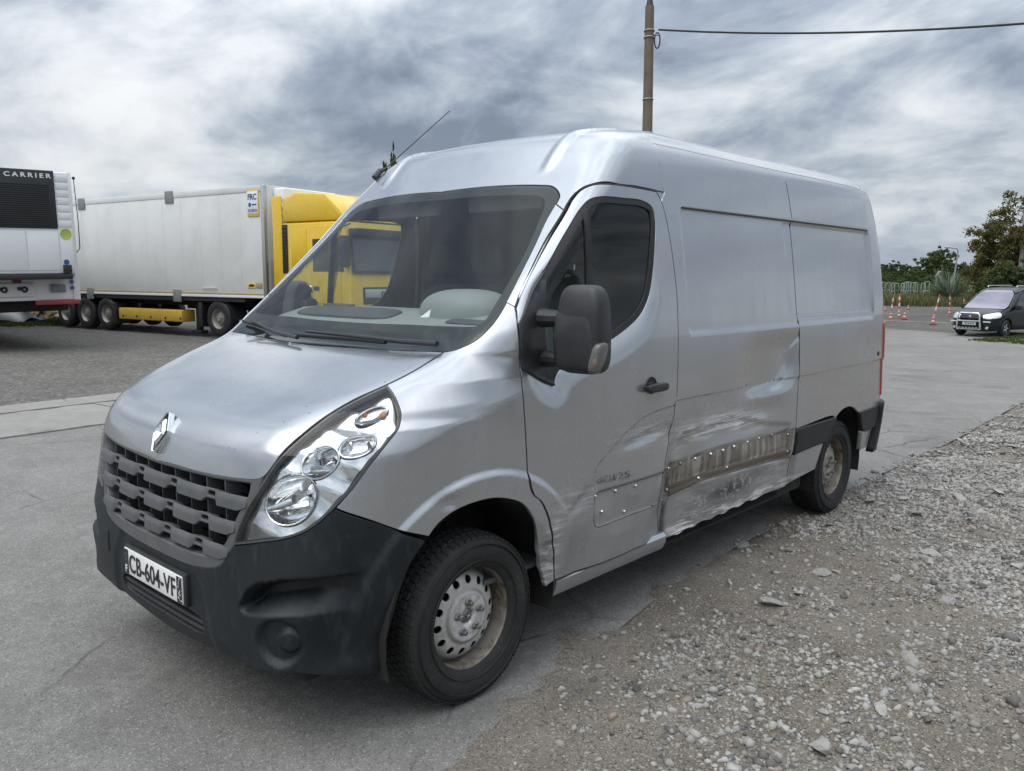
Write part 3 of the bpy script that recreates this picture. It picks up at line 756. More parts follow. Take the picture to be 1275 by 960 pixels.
# hood
zc_ = np.linspace(.966, 1.383, 40); hood_c = ctr_z(zc_)
hs = [[tuple(q) for q in HOODF.to2(hood_c[:1])]+[tuple(q) for q in to(HOODF, [(216.7, 579), (243, 586.8), (269.4, 592.5), (297.6, 596.6), (318, 597.7), (327.8, 594.5)]+HOOD_SH)],
      [tuple(q) for q in to(HOODF, [(520, 437.2), (470, 435), (430, 432.5)])]+[tuple(q) for q in HOODF.to2(hood_c[-1:])],
      [tuple(q) for q in HOODF.to2(hood_c[::-4])]+[tuple(q) for q in HOODF.to2(hood_c[:1])]]
def hood_post(P, N):
    # two broad pressings along the bonnet
    u = np.abs(P[:, 1]); ridge = .010*np.exp(-((u-.56-.10*(P[:, 0]+.4))/.05)**2)*sstep(-.76, -.5, P[:, 0])
    return P+N*ridge[:, None], N
van_hood = panel('hood', VAN, HOODF, path(hs, .015), 'silver_hood', van, h=.016, mirror='join', fix=cfix(HOODF, hood_c), flange=.02, gap=.004)

# fender (near), plain mirror on the far side
LAMPSIDE = Frame((-.45, -.85, .28), (1, 0, 0))
def segs_px(frame, lists): return [[tuple(q) for q in to(frame, l_)] for l_ in lists]
fl = segs_px(LAMPSIDE, [HOOD_SH[6:], BAND_OUT[1:7], [(641.5, 382.3)], DOOR_F[1:], [(680.6, 730.6)], ARCH[::-1][1:], [(501, 661.5), (463.4, 648.5), (425.7, 636.0), (418.5, 632.5)], HL_OUT[::-1][1:]])
fe = panel('fender', VAN, LAMPSIDE, path(fl, .012), 'silver_paint', van, h=.012, wear=van_wear, flange=.02, mirror='copy', gap=.0035)

# A-pillar cover
ap = segs_px(LAMPSIDE, [[(630.4, 376.2), (646.6, 343.8), (665.8, 305.3), (681, 272.5), (691.6, 254.4)], [(702.4, 262.6)], [(685, 291.8), (665.8, 330.3), (650.4, 363), (641.5, 381.6)]])
panel('pillar_cover', VAN, LAMPSIDE, path(ap, .012), 'silver_paint', van, h=.014, gap=.002, mirror='copy', flange=.01, wear=van_wear)

# windscreen: black border under the glass and the glass itself
ws_c = ctr_z(np.linspace(1.385, 2.126, 50))
ws_out = [[tuple(q) for q in WSF.to2(ws_c[:1])]+[tuple(q) for q in to(WSF, [(430, 432), (470, 434.5), (520, 436.8), (552, 437.5)])], [tuple(q) for q in to(WSF, BAND_OUT[1:])]+[tuple(q) for q in WSF.to2(ws_c[-1:])], [tuple(q) for q in WSF.to2(ws_c[::-5])]+[tuple(q) for q in WSF.to2(ws_c[:1])]]
ws_L = path(ws_out, .015)
gi = ctr_z(np.linspace(1.488, 2.088, 40))
gl_in = [[tuple(q) for q in WSF.to2(gi[:1])]+[tuple(q) for q in to(WSF, [(464.7, 401.6), (530, 404), (580, 405.2), (593, 404.5), (603, 397.6), (616, 378), (649, 321.9), (672, 270), (677.5, 256), (677.5, 247), (669, 242.5), (640, 241.5), (613, 242)])]+[tuple(q) for q in WSF.to2(gi[-1:])],
         [tuple(q) for q in WSF.to2(gi[::-5])]+[tuple(q) for q in WSF.to2(gi[:1])]]
gl_L = path(gl_in, .015)
def both(L):                       # mirror a half loop (a = -y) into a full loop
    L = L if area2(L) > 0 else L[::-1]
    keep = L[L[:, 0] > 2e-3]; k = np.argmax(np.linalg.norm(np.diff(np.vstack([keep, keep[:1]]), axis=0), axis=1)); keep = np.roll(keep, -(k+1), 0)
    m = keep[::-1]*[-1, 1]; return np.vstack([keep, m])
panel('windscreen_border', VAN, WSF, both(ws_L), 'frit', van, h=.025, holes=[both(gl_L)], gap=.0, flange=.004, off=-.006)
panel('windscreen', VAN, WSF, both(ws_L), 'windscreen_glass', van, h=.025, gap=.002, flange=0, off=-.002)
# rubber seal around the screen
# cab roof cap, near half mirrored
cap_f = ctr_z(np.linspace(2.13, 2.34, 14)); cap_t = ctr_x(np.linspace(cap_f[-1][0]+.03, 1.455, 16)); cap_c = np.vstack([cap_f, cap_t])
B_SEAM = [(826.9, 240), (825.7, 230), (820, 199), (816, 183)]
bs_x = float(np.mean(on([(820, 199), (816, 183)])[:, 0]))
CAP_X = bs_x
cap_t = ctr_x(np.linspace(cap_f[-1][0]+.03, CAP_X, 16)); cap_c = np.vstack([cap_f, cap_t])
def roof_arc(x, n=14, u1=None):      # section of the roof at x from the edge to the centre (y from -u1 to 0)
    ys = -np.linspace(u1, 0, n); O = np.c_[np.full(n, x), ys, np.full(n, 4.)]; return VAN.march(O, np.repeat([[0, 0, -1.]], n, 0), 150, True)
bp = on(B_SEAM); u1 = abs(bp[-1][1])-.02
arc = roof_arc(CAP_X, 14, u1)
capseg = [[tuple(q) for q in CAPF.to2(cap_c[:1])]+[tuple(q) for q in to(CAPF, [(600, 232.4), (631, 230.4), (669.7, 230), (687, 231.2), (695.5, 238.6), (697, 245.6), (692.8, 254)])], [tuple(q) for q in to(CAPF, [(702.8, 261.6)])],
          [tuple(q) for q in to(CAPF, [(712, 244.6), (723.6, 233.8), (739, 228), (766, 228), (793, 231.8), (817.2, 236.9), (826.5, 239)])], [tuple(q) for q in to(CAPF, B_SEAM[1:])]+[tuple(q) for q in CAPF.to2(arc)], [tuple(q) for q in CAPF.to2(cap_c[::-2])]+[tuple(q) for q in CAPF.to2(cap_c[:1])]]
def cap_off(P):
    u = np.abs(P[:, 1])     # raised rib from the screen corner to the roof
    k = .012*(sstep(.575, .59, u)-sstep(.63, .645, u))*sstep(.80, .9, P[:, 0])
    return k
panel('cab_roof', VAN, CAPF, path(capseg, .015), 'silver_paint', van, h=.016, mirror='join', fix=cfix(CAPF, cap_c), flange=.012, wear=van_wear, offf=cap_off)

# front door with window opening
WIN_OUT = [(683.7, 336.6), (704, 293), (724.5, 258), (736, 247.7), (751, 244.8), (777, 246.8), (800, 250), (812, 258), (816, 272.5), (816.5, 307.5), (815, 348), (812, 371.6), (803, 392), (786, 409.5), (759.5, 427.6), (727.5, 441.6), (712, 452), (700, 466), (695, 479.5)]
WIN_LOW = [(672, 470), (650.5, 460)]
WIN_SAIL = [(648, 432), (645.3, 405)]
DOOR_TOP = [(650.4, 364), (665.8, 331.3), (685, 292.8), (702.4, 263.6), (712, 246.6), (723.6, 235.8), (739, 230), (766, 230), (793, 233.9), (817.2, 238.6)]
DOOR_R = [(824, 252), (832, 284), (839, 330), (843, 370), (844.5, 407), (844, 460), (842, 500), (840, 530), (836, 560), (829, 585), (826.5, 627.5), (828, 668.5)]
dl = segs_px(SIDE, [DOOR_TOP, DOOR_R, [(760, 696), (690, 722)], DOOR_F[::-1][1:-1]+[(642.3, 383)]])
wl_ = segs_px(SIDE, [WIN_OUT, WIN_LOW, WIN_SAIL])
win_L = path(wl_, .012)
WINP = path(segs_px(SIDE, [WIN_OUT, WIN_LOW, WIN_SAIL]), .03)
dr = panel('front_door', VAN, SIDE, path(dl, .010), 'silver_paint', van, h=.0105, holes=[win_L], wear=van_wear, flange=.022, gap=.0035, feat=FEAT_DOOR)
pc_ = path(segs_px(SIDE, [[(813, 236.5)], [(829, 240.5)], [(828, 256)], [(821, 247)]]), .02); panel('pillar_corner', VAN, SIDE, pc_, 'silver_paint', van, h=.02, gap=0, flange=.006, off=-.006, wear=van_wear)
# window: rubber frame, divider, panes, sail panel
win_in = inset(win_L, .026)
def tri_cut(L, xs, keep):   # clip loop by vertical line a=xs
    out = []
    for i in range(len(L)):
        p_, q = L[i], L[(i+1) % len(L)]; a, b_ = (p_[0]-xs)*keep, (q[0]-xs)*keep
        if a >= 0: out.append(p_)
        if a*b_ < 0: out.append(p_+(q-p_)*(a/(a-b_)))
    return np.array(out)
sail_px = segs_px(SIDE, [[(684, 336)], [(683, 380), (684, 425), (695.5, 481)], [(672, 471), (650, 460.5)], [(647.5, 432), (645, 405)], [(662, 374), (684, 336)]])
panel('window_seal', VAN, SIDE, win_L, 'rubber', dr, h=.02, holes=[win_in], gap=.0, flange=.012, off=-.004)
xdiv = xz((735, 300))[0]
panel('quarter_pane', VAN, SIDE, tri_cut(win_in, xdiv, -1), 'side_glass', dr, h=.03, gap=-.004, flange=0, off=-.012)
panel('window_pane', VAN, SIDE, tri_cut(win_in, xdiv, 1), 'side_glass', dr, h=.03, gap=-.004, flange=0, off=-.012)
zt, zb_ = xz((736, 250))[1], xz((736, 425))[1]
db = np.array([(xdiv-.016, zb_-.03), (xdiv+.016, zb_-.03), (xdiv+.016, zt), (xdiv-.016, zt)]); panel('window_divider', VAN, SIDE, path([[tuple(q)] for q in db], .02), 'rubber', dr, h=.03, gap=0, flange=.015, off=-.002)
panel('mirror_sail', VAN, SIDE, path(sail_px, .015), 'mirror_plastic', dr, h=.02, gap=0, flange=.02, off=.012)
# far-side door: same build on the other side, undented
def mirror_panelset(root, name):
    r = mirror_object(root, van); r.name = name
    return r

# cargo side, mid panel and rear quarter (near side detailed, far side plain copies)
GROOVE = on([(815, 178), (860, 189), (971, 213), (1068, 233.5)])
gu = float(np.mean(np.abs(GROOVE[1:3, 1]))); gz = float(np.mean(GROOVE[1:3, 2]))
def groove_pt(x):
    x = np.atleast_1d(x); O = np.c_[x, np.full(len(x), -gu), np.full(len(x), 4.)]; return VAN.march(O, np.repeat([[0, 0, -1.]], len(x), 0), 150, True)
F2 = SIDEUP
def s2(x, z): return [tuple(q) for q in F2.to2(side_xz(x, z))]
gx = groove_pt(np.linspace(CAP_X+.01, X_SEAM, 12))
mid = [segs_px(F2, [[(818.5, 193), (820.5, 199), (826.2, 230), (827.6, 241)]])[0], [tuple(q) for q in to(F2, DOOR_R[0:])], [tuple(q) for q in to(F2, [(838, 665), (845, 662.5), (852, 661), (860, 655), (868, 653.5), (877, 647), (888, 645), (897, 639), (903, 638.5), (912, 632), (922, 630), (930, 624), (942, 621), (955, 613.5), (968, 609), (981, 603.5)])], s2([X_SEAM]*6, [.45, .8, 1.2, 1.6, 2.0, 2.25])+[tuple(F2.to2(gx[-1:])[0])], [tuple(q) for q in F2.to2(gx[::-1])]]
panel('side_panel', VAN, F2, path(mid, .012), 'silver_paint', van, h=.0125, wear=van_wear, flange=.02, gap=.002, feat=feat_points([feat_on(F2, zline(_zc, 1.36, 2.86))], _fo))
XQ = 4.405
gq = groove_pt(np.linspace(X_SEAM, 4.385, 12))
th = np.linspace(math.pi-.12, .12, 14); AR = (3.70, .36, .425)
qarch = [(AR[0]+AR[2]*math.cos(t), AR[1]+AR[2]*math.sin(t)) for t in th]
quart = [s2([X_SEAM], [.74]), [tuple(q) for q in F2.to2(side_xz([qarch[4][0], qarch[4][0]], [.74, qarch[4][1]]))], [tuple(q) for q in F2.to2(side_xz([a for a, b in qarch[5:10]], [b for a, b in qarch[5:10]]))], [tuple(q) for q in F2.to2(side_xz([qarch[10][0], XQ], [.70, .70]))],
         s2([XQ]*5, [1.0, 1.4, 1.8, 2.1, 2.25])+[tuple(F2.to2(gq[-1:])[0])], [tuple(q) for q in F2.to2(gq[::-1])], s2([X_SEAM]*5, [2.2, 1.9, 1.6, 1.2, .9])]
panel('quarter_panel', VAN, F2, path(quart, .015), 'silver_paint', van, h=.016, wear=van_wear, flange=.02, gap=.003, feat=feat_points([feat_on(F2, zline(_zc, 2.82, 4.42))], _fo))
# rubbing strip in front of the rear wheel, metal apron under it
stripq = [s2([X_SEAM+.01], [.735]), s2([qarch[4][0]+.01], [.735]), s2([qarch[2][0]], [qarch[2][1]]), s2([X_SEAM+.01], [.575])]
panel('rubbing_strip', VAN, F2, path(stripq, .02), 'bumper_plastic', van, h=.02, off=.016, flange=.03, gap=.003, bevel=.008, mirror='copy')
apron = [s2([X_SEAM+.005], [.572]), s2([qarch[2][0]-.01], [.572]), s2([qarch[0][0]-.02], [.40]), s2([X_SEAM-.02], [.375])]
panel('rear_apron', VAN, F2, path(apron, .02), 'silver_paint', van, h=.02, off=-.004, flange=.03, gap=.002, wear=van_wear, mirror='copy')
# behind the rear wheel: moulding, apron, wrap-round bumper
mq = [s2([qarch[9][0]+.02], [.715]), s2([4.393], [.715]), s2([4.393], [.56]), s2([qarch[11][0]+.015, qarch[10][0]], [.56, .62])]
panel('rear_moulding', VAN, F2, path(mq, .02), 'bumper_plastic', van, h=.02, off=.014, flange=.03, gap=.002, bevel=.006, mirror='copy')
aq = [s2([qarch[11][0]+.02], [.558]), s2([4.32], [.558]), s2([4.27], [.40]), s2([qarch[13][0]+.0], [.40])]
panel('rear_corner_apron', VAN, F2, path(aq, .02), 'silver_paint', van, h=.02, off=-.004, flange=.03, gap=.002, wear=van_wear, mirror='copy')
def rear_yz(y, z):
    y = np.atleast_1d(y); O = np.c_[np.full(len(y), 7.), y, np.atleast_1d(z)]; return VAN.march(O, np.repeat([[-1., 0, 0]], len(y), 0), 150, True)
rc_ = rear_yz(np.zeros(8), np.linspace(.36, .72, 8))
bq = [[tuple(q) for q in RCORN.to2(side_xz([4.400, 4.400], [.735, .60]))], [tuple(q) for q in RCORN.to2(side_xz([4.33], [.36]))], [tuple(q) for q in RCORN.to2(rear_yz([-.8, -.5, -.2, 0], [.36]*4))], [tuple(q) for q in RCORN.to2(rc_)], [tuple(q) for q in RCORN.to2(rear_yz([-.2, -.5, -.8], [.735]*3))]]
panel('rear_bumper', VAN, RCORN, path(bq, .03), 'bumper_plastic', van, h=.035, off=.035, flange=.05, mirror='join', fix=cfix(RCORN, rc_), gap=.001, bevel=.008)
# rear corner pillars with tail lamps, rear doors
cq = [[tuple(q) for q in RCORN.to2(side_xz([XQ+.003]*6, np.linspace(.74, 2.3, 6)))], [tuple(q) for q in RCORN.to2(rear_yz([-.80]*6, np.linspace(2.3, .74, 6)))]]
tl = [[tuple(q) for q in RCORN.to2(side_xz([XQ+.014]*4, np.linspace(.80, 1.36, 4)))], [tuple(q) for q in RCORN.to2(rear_yz([-.845]*4, np.linspace(1.36, .80, 4)))]]
tlL = path(tl, .02)
panel('rear_pillar', VAN, RCORN, path(cq, .025), 'silver_paint', van, h=.03, holes=[tlL], flange=.02, mirror='copy', wear=van_wear)
panel('tail_lamp', VAN, RCORN, tlL, 'tail_red', van, h=.025, off=.010, flange=.03, gap=.002, bevel=.004, mirror='copy')
rd = [[tuple(q) for q in REARF.to2(rear_yz([-.004]*2, [.74, 2.30]))], [tuple(q) for q in REARF.to2(rear_yz([-.4, -.796], [2.30, 2.28]))], [tuple(q) for q in REARF.to2(rear_yz([-.796]*2, [1.5, .74]))]]
panel('rear_door', VAN, REARF, path(rd, .03), 'silver_paint', van, h=.04, flange=.02, mirror='copy', wear=van_wear)
# roof
rr_ = ctr_x(np.linspace(CAP_X+.006, 4.46, 20)); ge = groove_pt(np.linspace(CAP_X+.006, 4.40, 16))
rq = [[tuple(q) for q in ROOFF.to2(ge)], [tuple(q) for q in ROOFF.to2(roof_arc(4.46, 6, gu-.06))], [tuple(q) for q in ROOFF.to2(rr_[::-1])]]
def roof_off(P):
    x = P[:, 0]; u = np.abs(P[:, 1]); k = np.abs(((x-1.9) % .55)-.275); return .008*sstep(.16, .12, k)*sstep(gu-.10, gu-.18, u)-.010*np.exp(-((u-gu+.03)/.014)**2)
panel('roof', VAN, ROOFF, path(rq, .025), 'silver_paint', van, h=.028, flange=.012, mirror='join', fix=cfix(ROOFF, rr_), offf=roof_off, wear=van_wear, gap=.003)
# rear roof edge
re_ = [[tuple(q) for q in RCORN.to2(side_xz([XQ+.003], [2.302]))]]
hd = rear_yz([0, -.2, -.4, -.6, -.79], [2.305]*5); ht = roof_arc(4.463, 6, gu-.06)[::-1]
REDGE = Frame((.62, -.25, .74), (0, -1, 0)); hc = np.vstack([ht[:1], VAN.march(np.c_[np.full(6, 4.47), np.zeros(6), np.full(6, 3.)]+np.c_[np.linspace(0, .13, 6), np.zeros(6), np.zeros(6)], np.repeat([[0, 0, -1.]], 6, 0), 90, True), hd[:1]])
hq = [[tuple(q) for q in REDGE.to2(hd)], [tuple(q) for q in REDGE.to2(side_xz([XQ+.003, XQ+.002, 4.39], [2.305, 2.315, 2.33]))], [tuple(q) for q in REDGE.to2(ht[::-1])], [tuple(q) for q in REDGE.to2(hc)]]
panel('roof_rear_edge', VAN, REDGE, path(hq, .025), 'silver_paint', van, h=.03, flange=.012, mirror='join', fix=cfix(REDGE, hc), wear=van_wear)

# dark tubes standing in for the shade inside the near-side shut gaps
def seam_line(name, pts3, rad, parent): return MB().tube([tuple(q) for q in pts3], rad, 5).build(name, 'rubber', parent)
_dl = path(dl, .03); _dp = SIDE.hit(VAN, _dl)+np.array([0, .004, 0]); MB().tube([tuple(q) for q in _dp], .0052, 5, closed=True).build('door_gap_line', 'rubber', van)
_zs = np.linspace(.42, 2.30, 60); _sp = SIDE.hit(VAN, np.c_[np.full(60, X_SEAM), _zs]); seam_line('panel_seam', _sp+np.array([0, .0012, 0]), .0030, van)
_hs = [(340, 580)]+HOOD_SH[1:]; _hp = on(_hs); _hn = VAN.normal(_hp, base=True); seam_line('hood_gap_line', catmull(_hp-_hn*.004, .03), .0055, van)
# far side of the body: undented door, side and quarter
VAN.extra = None
def far_panel(name, frame, L, mat, **k):
    a = panel(name, VAN, frame, L, mat, None, **k)
    co = np.array([v.co for v in a.data.vertices])*[1, -1, 1]; fs = [tuple(reversed(p_.vertices)) for p_ in a.data.polygons]
    me = bpy.data.meshes.new(name); me.from_pydata(co.tolist(), [], fs); me.update()
    for p_ in me.polygons: p_.use_smooth = True
    me.materials.append(MATS[mat]); bpy.data.objects.remove(a); return me
fd_me = far_panel('front_door', SIDE, path(dl, .02), 'silver_paint', h=.035, holes=[win_L], flange=.022, gap=.003)
fd = link(bpy.data.objects.new('front_door', fd_me), van)
for nm, L, hs_, mt, of, fl_ in (('window_seal', win_L, [win_in], 'rubber', -.004, .012), ('quarter_pane', tri_cut(win_in, xdiv, -1), [], 'side_glass', -.012, 0), ('window_pane', tri_cut(win_in, xdiv, 1), [], 'side_glass', -.012, 0),
                               ('window_divider', path([[tuple(q)] for q in db], .02), [], 'rubber', -.002, .015), ('mirror_sail', path(sail_px, .02), [], 'mirror_plastic', .012, .02)):
    link(bpy.data.objects.new(nm, far_panel(nm, SIDE, L, mt, h=.035, holes=hs_, flange=fl_, gap=0, off=of)), fd)
for nm, L in (('sliding_door', mid), ('quarter_panel', quart)):
    link(bpy.data.objects.new(nm, far_panel(nm, F2, path(L, .03), 'silver_paint', h=.045, flange=.02, gap=.003)), van)
VAN.extra = van_extra
# ---- front bumper (near half mirrored)
bc_ = ctr_z(np.linspace(.265, .640, 24))
SC_T = to(BUMPF, [(299, 757), (306, 742), (312.7, 734), (325, 728.5), (370.5, 724), (420.7, 719), (455.8, 713.4)]); SC_B = to(BUMPF, [(299, 760.6), (307.7, 765.6), (330, 768), (360.4, 767.6), (400, 764), (443, 759.3), (460, 757)])
sct = pchip(SC_T[:, 0], SC_T[:, 1]); scb = pchip(SC_B[:, 0], SC_B[:, 1]); A0, A1 = SC_T[0, 0], SC_T[-1, 0]
FOG = to(BUMPF, [(346.6, 802), (360, 800)])
def bump_off(P):
    a = P@BUMPF.ex; z = P[:, 2]; u = np.abs(P[:, 1]); o = np.zeros(len(a))
    t, bt = sct(np.clip(a, A0, A1)), scb(np.clip(a, A0, A1)); s_ = (z-bt)/np.maximum(t-bt, .004); m = sstep(A0-.002, A0+.018, a)*np.clip((A1-.01-a)/(.30*(A1-A0)), 0, 1)
    o -= .085*m*np.clip(s_/.58, 0, 1)*sstep(1.03, .955, s_)*(s_ > 0)
    rf = np.hypot(a-FOG[0, 0], z-FOG[0, 1])/.088; o -= .024*sstep(1.0, .86, rf)*np.clip(.35+rf*.2+.5*(FOG[0, 0]-a)/.088+.45, .2, 1)
    r2 = np.hypot(a-FOG[1, 0], z-FOG[1, 1])/.043; o += .016*sstep(1.05, .82, r2)
    ur = .30+.10*sstep(.66, .45, z)+.02*sstep(.45, .3, z)
    o -= .010*sstep(ur+.035, ur-.02, u)*sstep(.70, .60, z)               # centre section set back
    o += .018*np.exp(-((z-.30)/.05)**2)*sstep(.5, .8, u)                  # lower lip
    return o
bp_top = [(195.5, 688), (205, 691.5), (231.8, 703.2), (260, 708.6), (274.5, 705), (284, 690), (291, 681)]
bl = [[tuple(q) for q in BUMPF.to2(ctr_z([.605]))]+[tuple(q) for q in to(BUMPF, bp_top[2:])], [tuple(q) for q in to(BUMPF, [(325.8, 677), (355.6, 672.6), (378.6, 664.6), (399, 651), (417.5, 634.5)])],
      [tuple(q) for q in to(BUMPF, [(425.7, 638.6), (463.4, 651), (501, 664), (530, 672.5)])], [tuple(q) for q in to(BUMPF, [(513.6, 695.3), (501, 725.4), (491, 760.6), (481, 795.7), (468.4, 836.4)])],
      [tuple(q) for q in to(BUMPF, [(440.8, 838), (400.6, 836.8), (363, 834.6), (312.8, 827), (275, 813.5), (240, 799)])]+[tuple(q) for q in BUMPF.to2(ctr_z([.262]))]]
bcl = ctr_z(np.linspace(.262, .605, 24)); bl.append([tuple(q) for q in BUMPF.to2(bcl[1:])])
sl_y = np.array([0, -.30, -.352, -.36, -.345, -.30, 0]); sl_z = np.array([.425, .425, .413, .385, .352, .338, .332])
slot = [[tuple(q) for q in BUMPF.to2(front_yz(sl_y, sl_z))], [tuple(q) for q in BUMPF.to2(ctr_z(np.linspace(.332, .425, 5)))]]
# the slot reaches the centre line, so cut it out of the outline
oL = path(bl[:-1], .012, closed=False); sL = path(slot[:1], .012, closed=False)
cl1 = BUMPF.to2(ctr_z(np.linspace(.262, .332, 7))); cl2 = BUMPF.to2(ctr_z(np.linspace(.425, .605, 14)))
outl = np.vstack([oL, cl1[1:-1], sL[::-1], cl2[1:-1]])
bump = panel('front_bumper', VAN, BUMPF, outl, 'bumper_plastic', van, h=.0095, gap=.001, flange=.03, mirror='join', fix=lambda L: np.array([min(np.linalg.norm(np.vstack([cl1, cl2])-q, axis=1)) < 2e-3 for q in L]), offf=bump_off, bevel=.004)
for zz in (.365, .395):
    ys = np.linspace(-.355, .355, 25); pt = front_yz(ys, np.full(25, zz))
    MB().tube([tuple(q+np.array([.028, 0, 0])) for q in pt], .011, 8).build('intake_slat', 'black_plastic', bump)
ys = np.linspace(-.37, .37, 25)
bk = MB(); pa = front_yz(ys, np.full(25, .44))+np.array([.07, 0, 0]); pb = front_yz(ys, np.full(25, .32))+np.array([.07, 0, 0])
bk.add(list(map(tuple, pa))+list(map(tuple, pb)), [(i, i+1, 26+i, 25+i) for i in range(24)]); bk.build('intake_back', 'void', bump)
tw = panel('tow_cover', VAN, FRONT, path([[tuple(q) for q in FRONT.to2(front_yz([.47, .60], [.585, .585]))], [tuple(q) for q in FRONT.to2(front_yz([.60, .47], [.49, .49]))]], .01), 'bumper_plastic', bump, h=.02, off=.004, flange=.006, gap=.002)

# ---- grille
gtop = [(216.7, 576), (243, 583.5), (269.4, 589), (297.6, 593), (318, 594.5), (325, 595)]
gr_o = [[tuple(q) for q in FRONT.to2(ctr_z([.975]))]+[tuple(q) for q in to(FRONT, gtop)], [tuple(q) for q in to(FRONT, [(318, 613.5), (304, 637), (292.5, 664.8), (288.6, 679)])], [tuple(q) for q in to(FRONT, [(282, 689.5), (273, 703), (260, 706.8), (231.8, 701.6)])]+[tuple(q) for q in FRONT.to2(ctr_z([.612]))]]
gr_i = [[tuple(q) for q in FRONT.to2(ctr_z([.962]))]+[tuple(q) for q in to(FRONT, [(243, 588), (269.4, 594), (297.6, 598), (312, 600)])], [tuple(q) for q in to(FRONT, [(309, 616), (294, 645), (281, 675), (270, 689), (259, 694), (224, 684.5)])]+[tuple(q) for q in FRONT.to2(ctr_z([.662]))]]
gi_L = both(path(gr_i, .01)); go_L = both(path(gr_o, .01))
grille = panel('grille', VAN, FRONT, go_L, 'grille_plastic', van, h=.014, holes=[gi_L], gap=.001, flange=.05, off=-.002, bevel=.008)
hole_px = [[(213.9, 602.4), (261, 613.5)], [(209, 631.6), (252.5, 644)], [(206, 660.6), (245, 673.8)]]
_lp = on([(281, 675), (294, 645), (309, 616), (312, 600)]); lim = lambda z: float(np.interp(z, _lp[:, 2], np.abs(_lp[:, 1])))+.012
for row in hole_px:
    q = on(row); y1, y2 = abs(q[0][1]), abs(q[1][1]); z0 = float(q[:, 2].mean()); L = lim(z0)
    ya = np.linspace(-L, L, 121); hy = [-y2, -y1, y1, y2]; hw = .030
    dh = np.min(np.abs(ya[:, None]-np.array(hy)[None]), axis=1)
    zc0 = z0-.010*(ya/.4)**2*0
    topz = np.full(len(ya), z0+.020); botz = z0-.012-.017*sstep(hw+.002, hw+.022, dh)*sstep(L+.01, L-.05, np.abs(ya))
    outer = np.vstack([np.c_[ya, botz], np.c_[ya[::-1], topz]])
    holes = []
    for c in hy:
        t = np.linspace(0, 2*math.pi, 20, endpoint=False); holes.append(np.c_[-c+(hw-.004)*np.sign(np.cos(t))*np.abs(np.cos(t))**.45, z0+.004+.0125*np.sign(np.sin(t))*np.abs(np.sin(t))**.5])
    def soff(P, hy=hy, z0=z0):
        d = np.min(np.abs(P[:, 1][:, None]-np.array(hy)[None]), axis=1); lob = sstep(.024, .055, d); v = (P[:, 2]-z0)/.03
        return -.006+.010*lob*(1-.8*np.clip(v, 0, 1)**1.5)*sstep(-1.5, -.95, v)-.006*np.clip(v, 0, 1)**2
    panel('grille_slat', VAN, FRONT, outer, 'grille_plastic', grille, h=.009, holes=holes, gap=0, flange=.03, offf=soff, bevel=.003)
gb = MB()
for yy in np.arange(-.48, .481, .12):
    q0 = front_yz([yy, yy], [.66, .955])+np.array([.050, 0, 0]); gb.box(min(q0[:, 0]), q0[:, 0].max()+.05, yy-.003, yy+.003, .64, .965)
gb.build('grille_ribs', 'grille_plastic', grille)
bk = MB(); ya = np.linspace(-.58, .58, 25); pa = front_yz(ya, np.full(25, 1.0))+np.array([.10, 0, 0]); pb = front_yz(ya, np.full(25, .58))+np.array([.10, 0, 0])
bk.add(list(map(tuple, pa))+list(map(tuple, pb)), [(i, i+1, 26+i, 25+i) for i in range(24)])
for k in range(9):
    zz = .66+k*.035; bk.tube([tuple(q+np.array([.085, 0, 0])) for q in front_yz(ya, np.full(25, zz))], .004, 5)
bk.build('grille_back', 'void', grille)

# ---- head lamps
hlL = path(segs_px(LAMPF, [HL_IN, HL_OUT[1:], HL_BOT[1:]]), .010)
lens = panel('head_lamp', VAN, LAMPF, hlL, 'lamp_glass', van, h=.014, gap=.004, flange=0, off=.004)
tag(lens, 'clear head lamp with chrome reflectors')
panel('lamp_seal', VAN, LAMPF, hlL, 'lamp_rim', lens, h=.016, holes=[inset(hlL, .0075)], gap=.0025, flange=.02, off=.0035, bevel=.003)
def el(cx, cy, ra, rb, ang, n=28):
    t = np.linspace(0, 2*math.pi, n, endpoint=False); c, s_ = math.cos(R(ang)), math.sin(R(ang))
    return [(cx+ra*math.cos(k)*c-rb*math.sin(k)*s_, cy+ra*math.cos(k)*s_+rb*math.sin(k)*c) for k in t]
lamps = [('low_beam', (360, 623), 36, 29.5, -38, .10), ('high_beam', (397, 574), 27, 20, -35, .075), ('position_lamp', (446, 553), 25, 14, -22, .035), ('turn_signal', (463, 512), 22, 9.5, -22, .03)]
bez_holes = [inset(to(LAMPF, el(c[0], c[1], ra, rb, an)), 0) for _, c, ra, rb, an, dp in lamps]
panel('lamp_bezel', VAN, LAMPF, hlL, 'lamp_bezel', lens, h=.012, holes=bez_holes, gap=.009, flange=.012, off=-.022, bevel=.006, offf=lambda P: -.010*sstep(.75, 1.25, P[:, 2])-.006*np.abs(np.sin((P[:, 2]*1.0+P[:, 0]*.6)*26)))
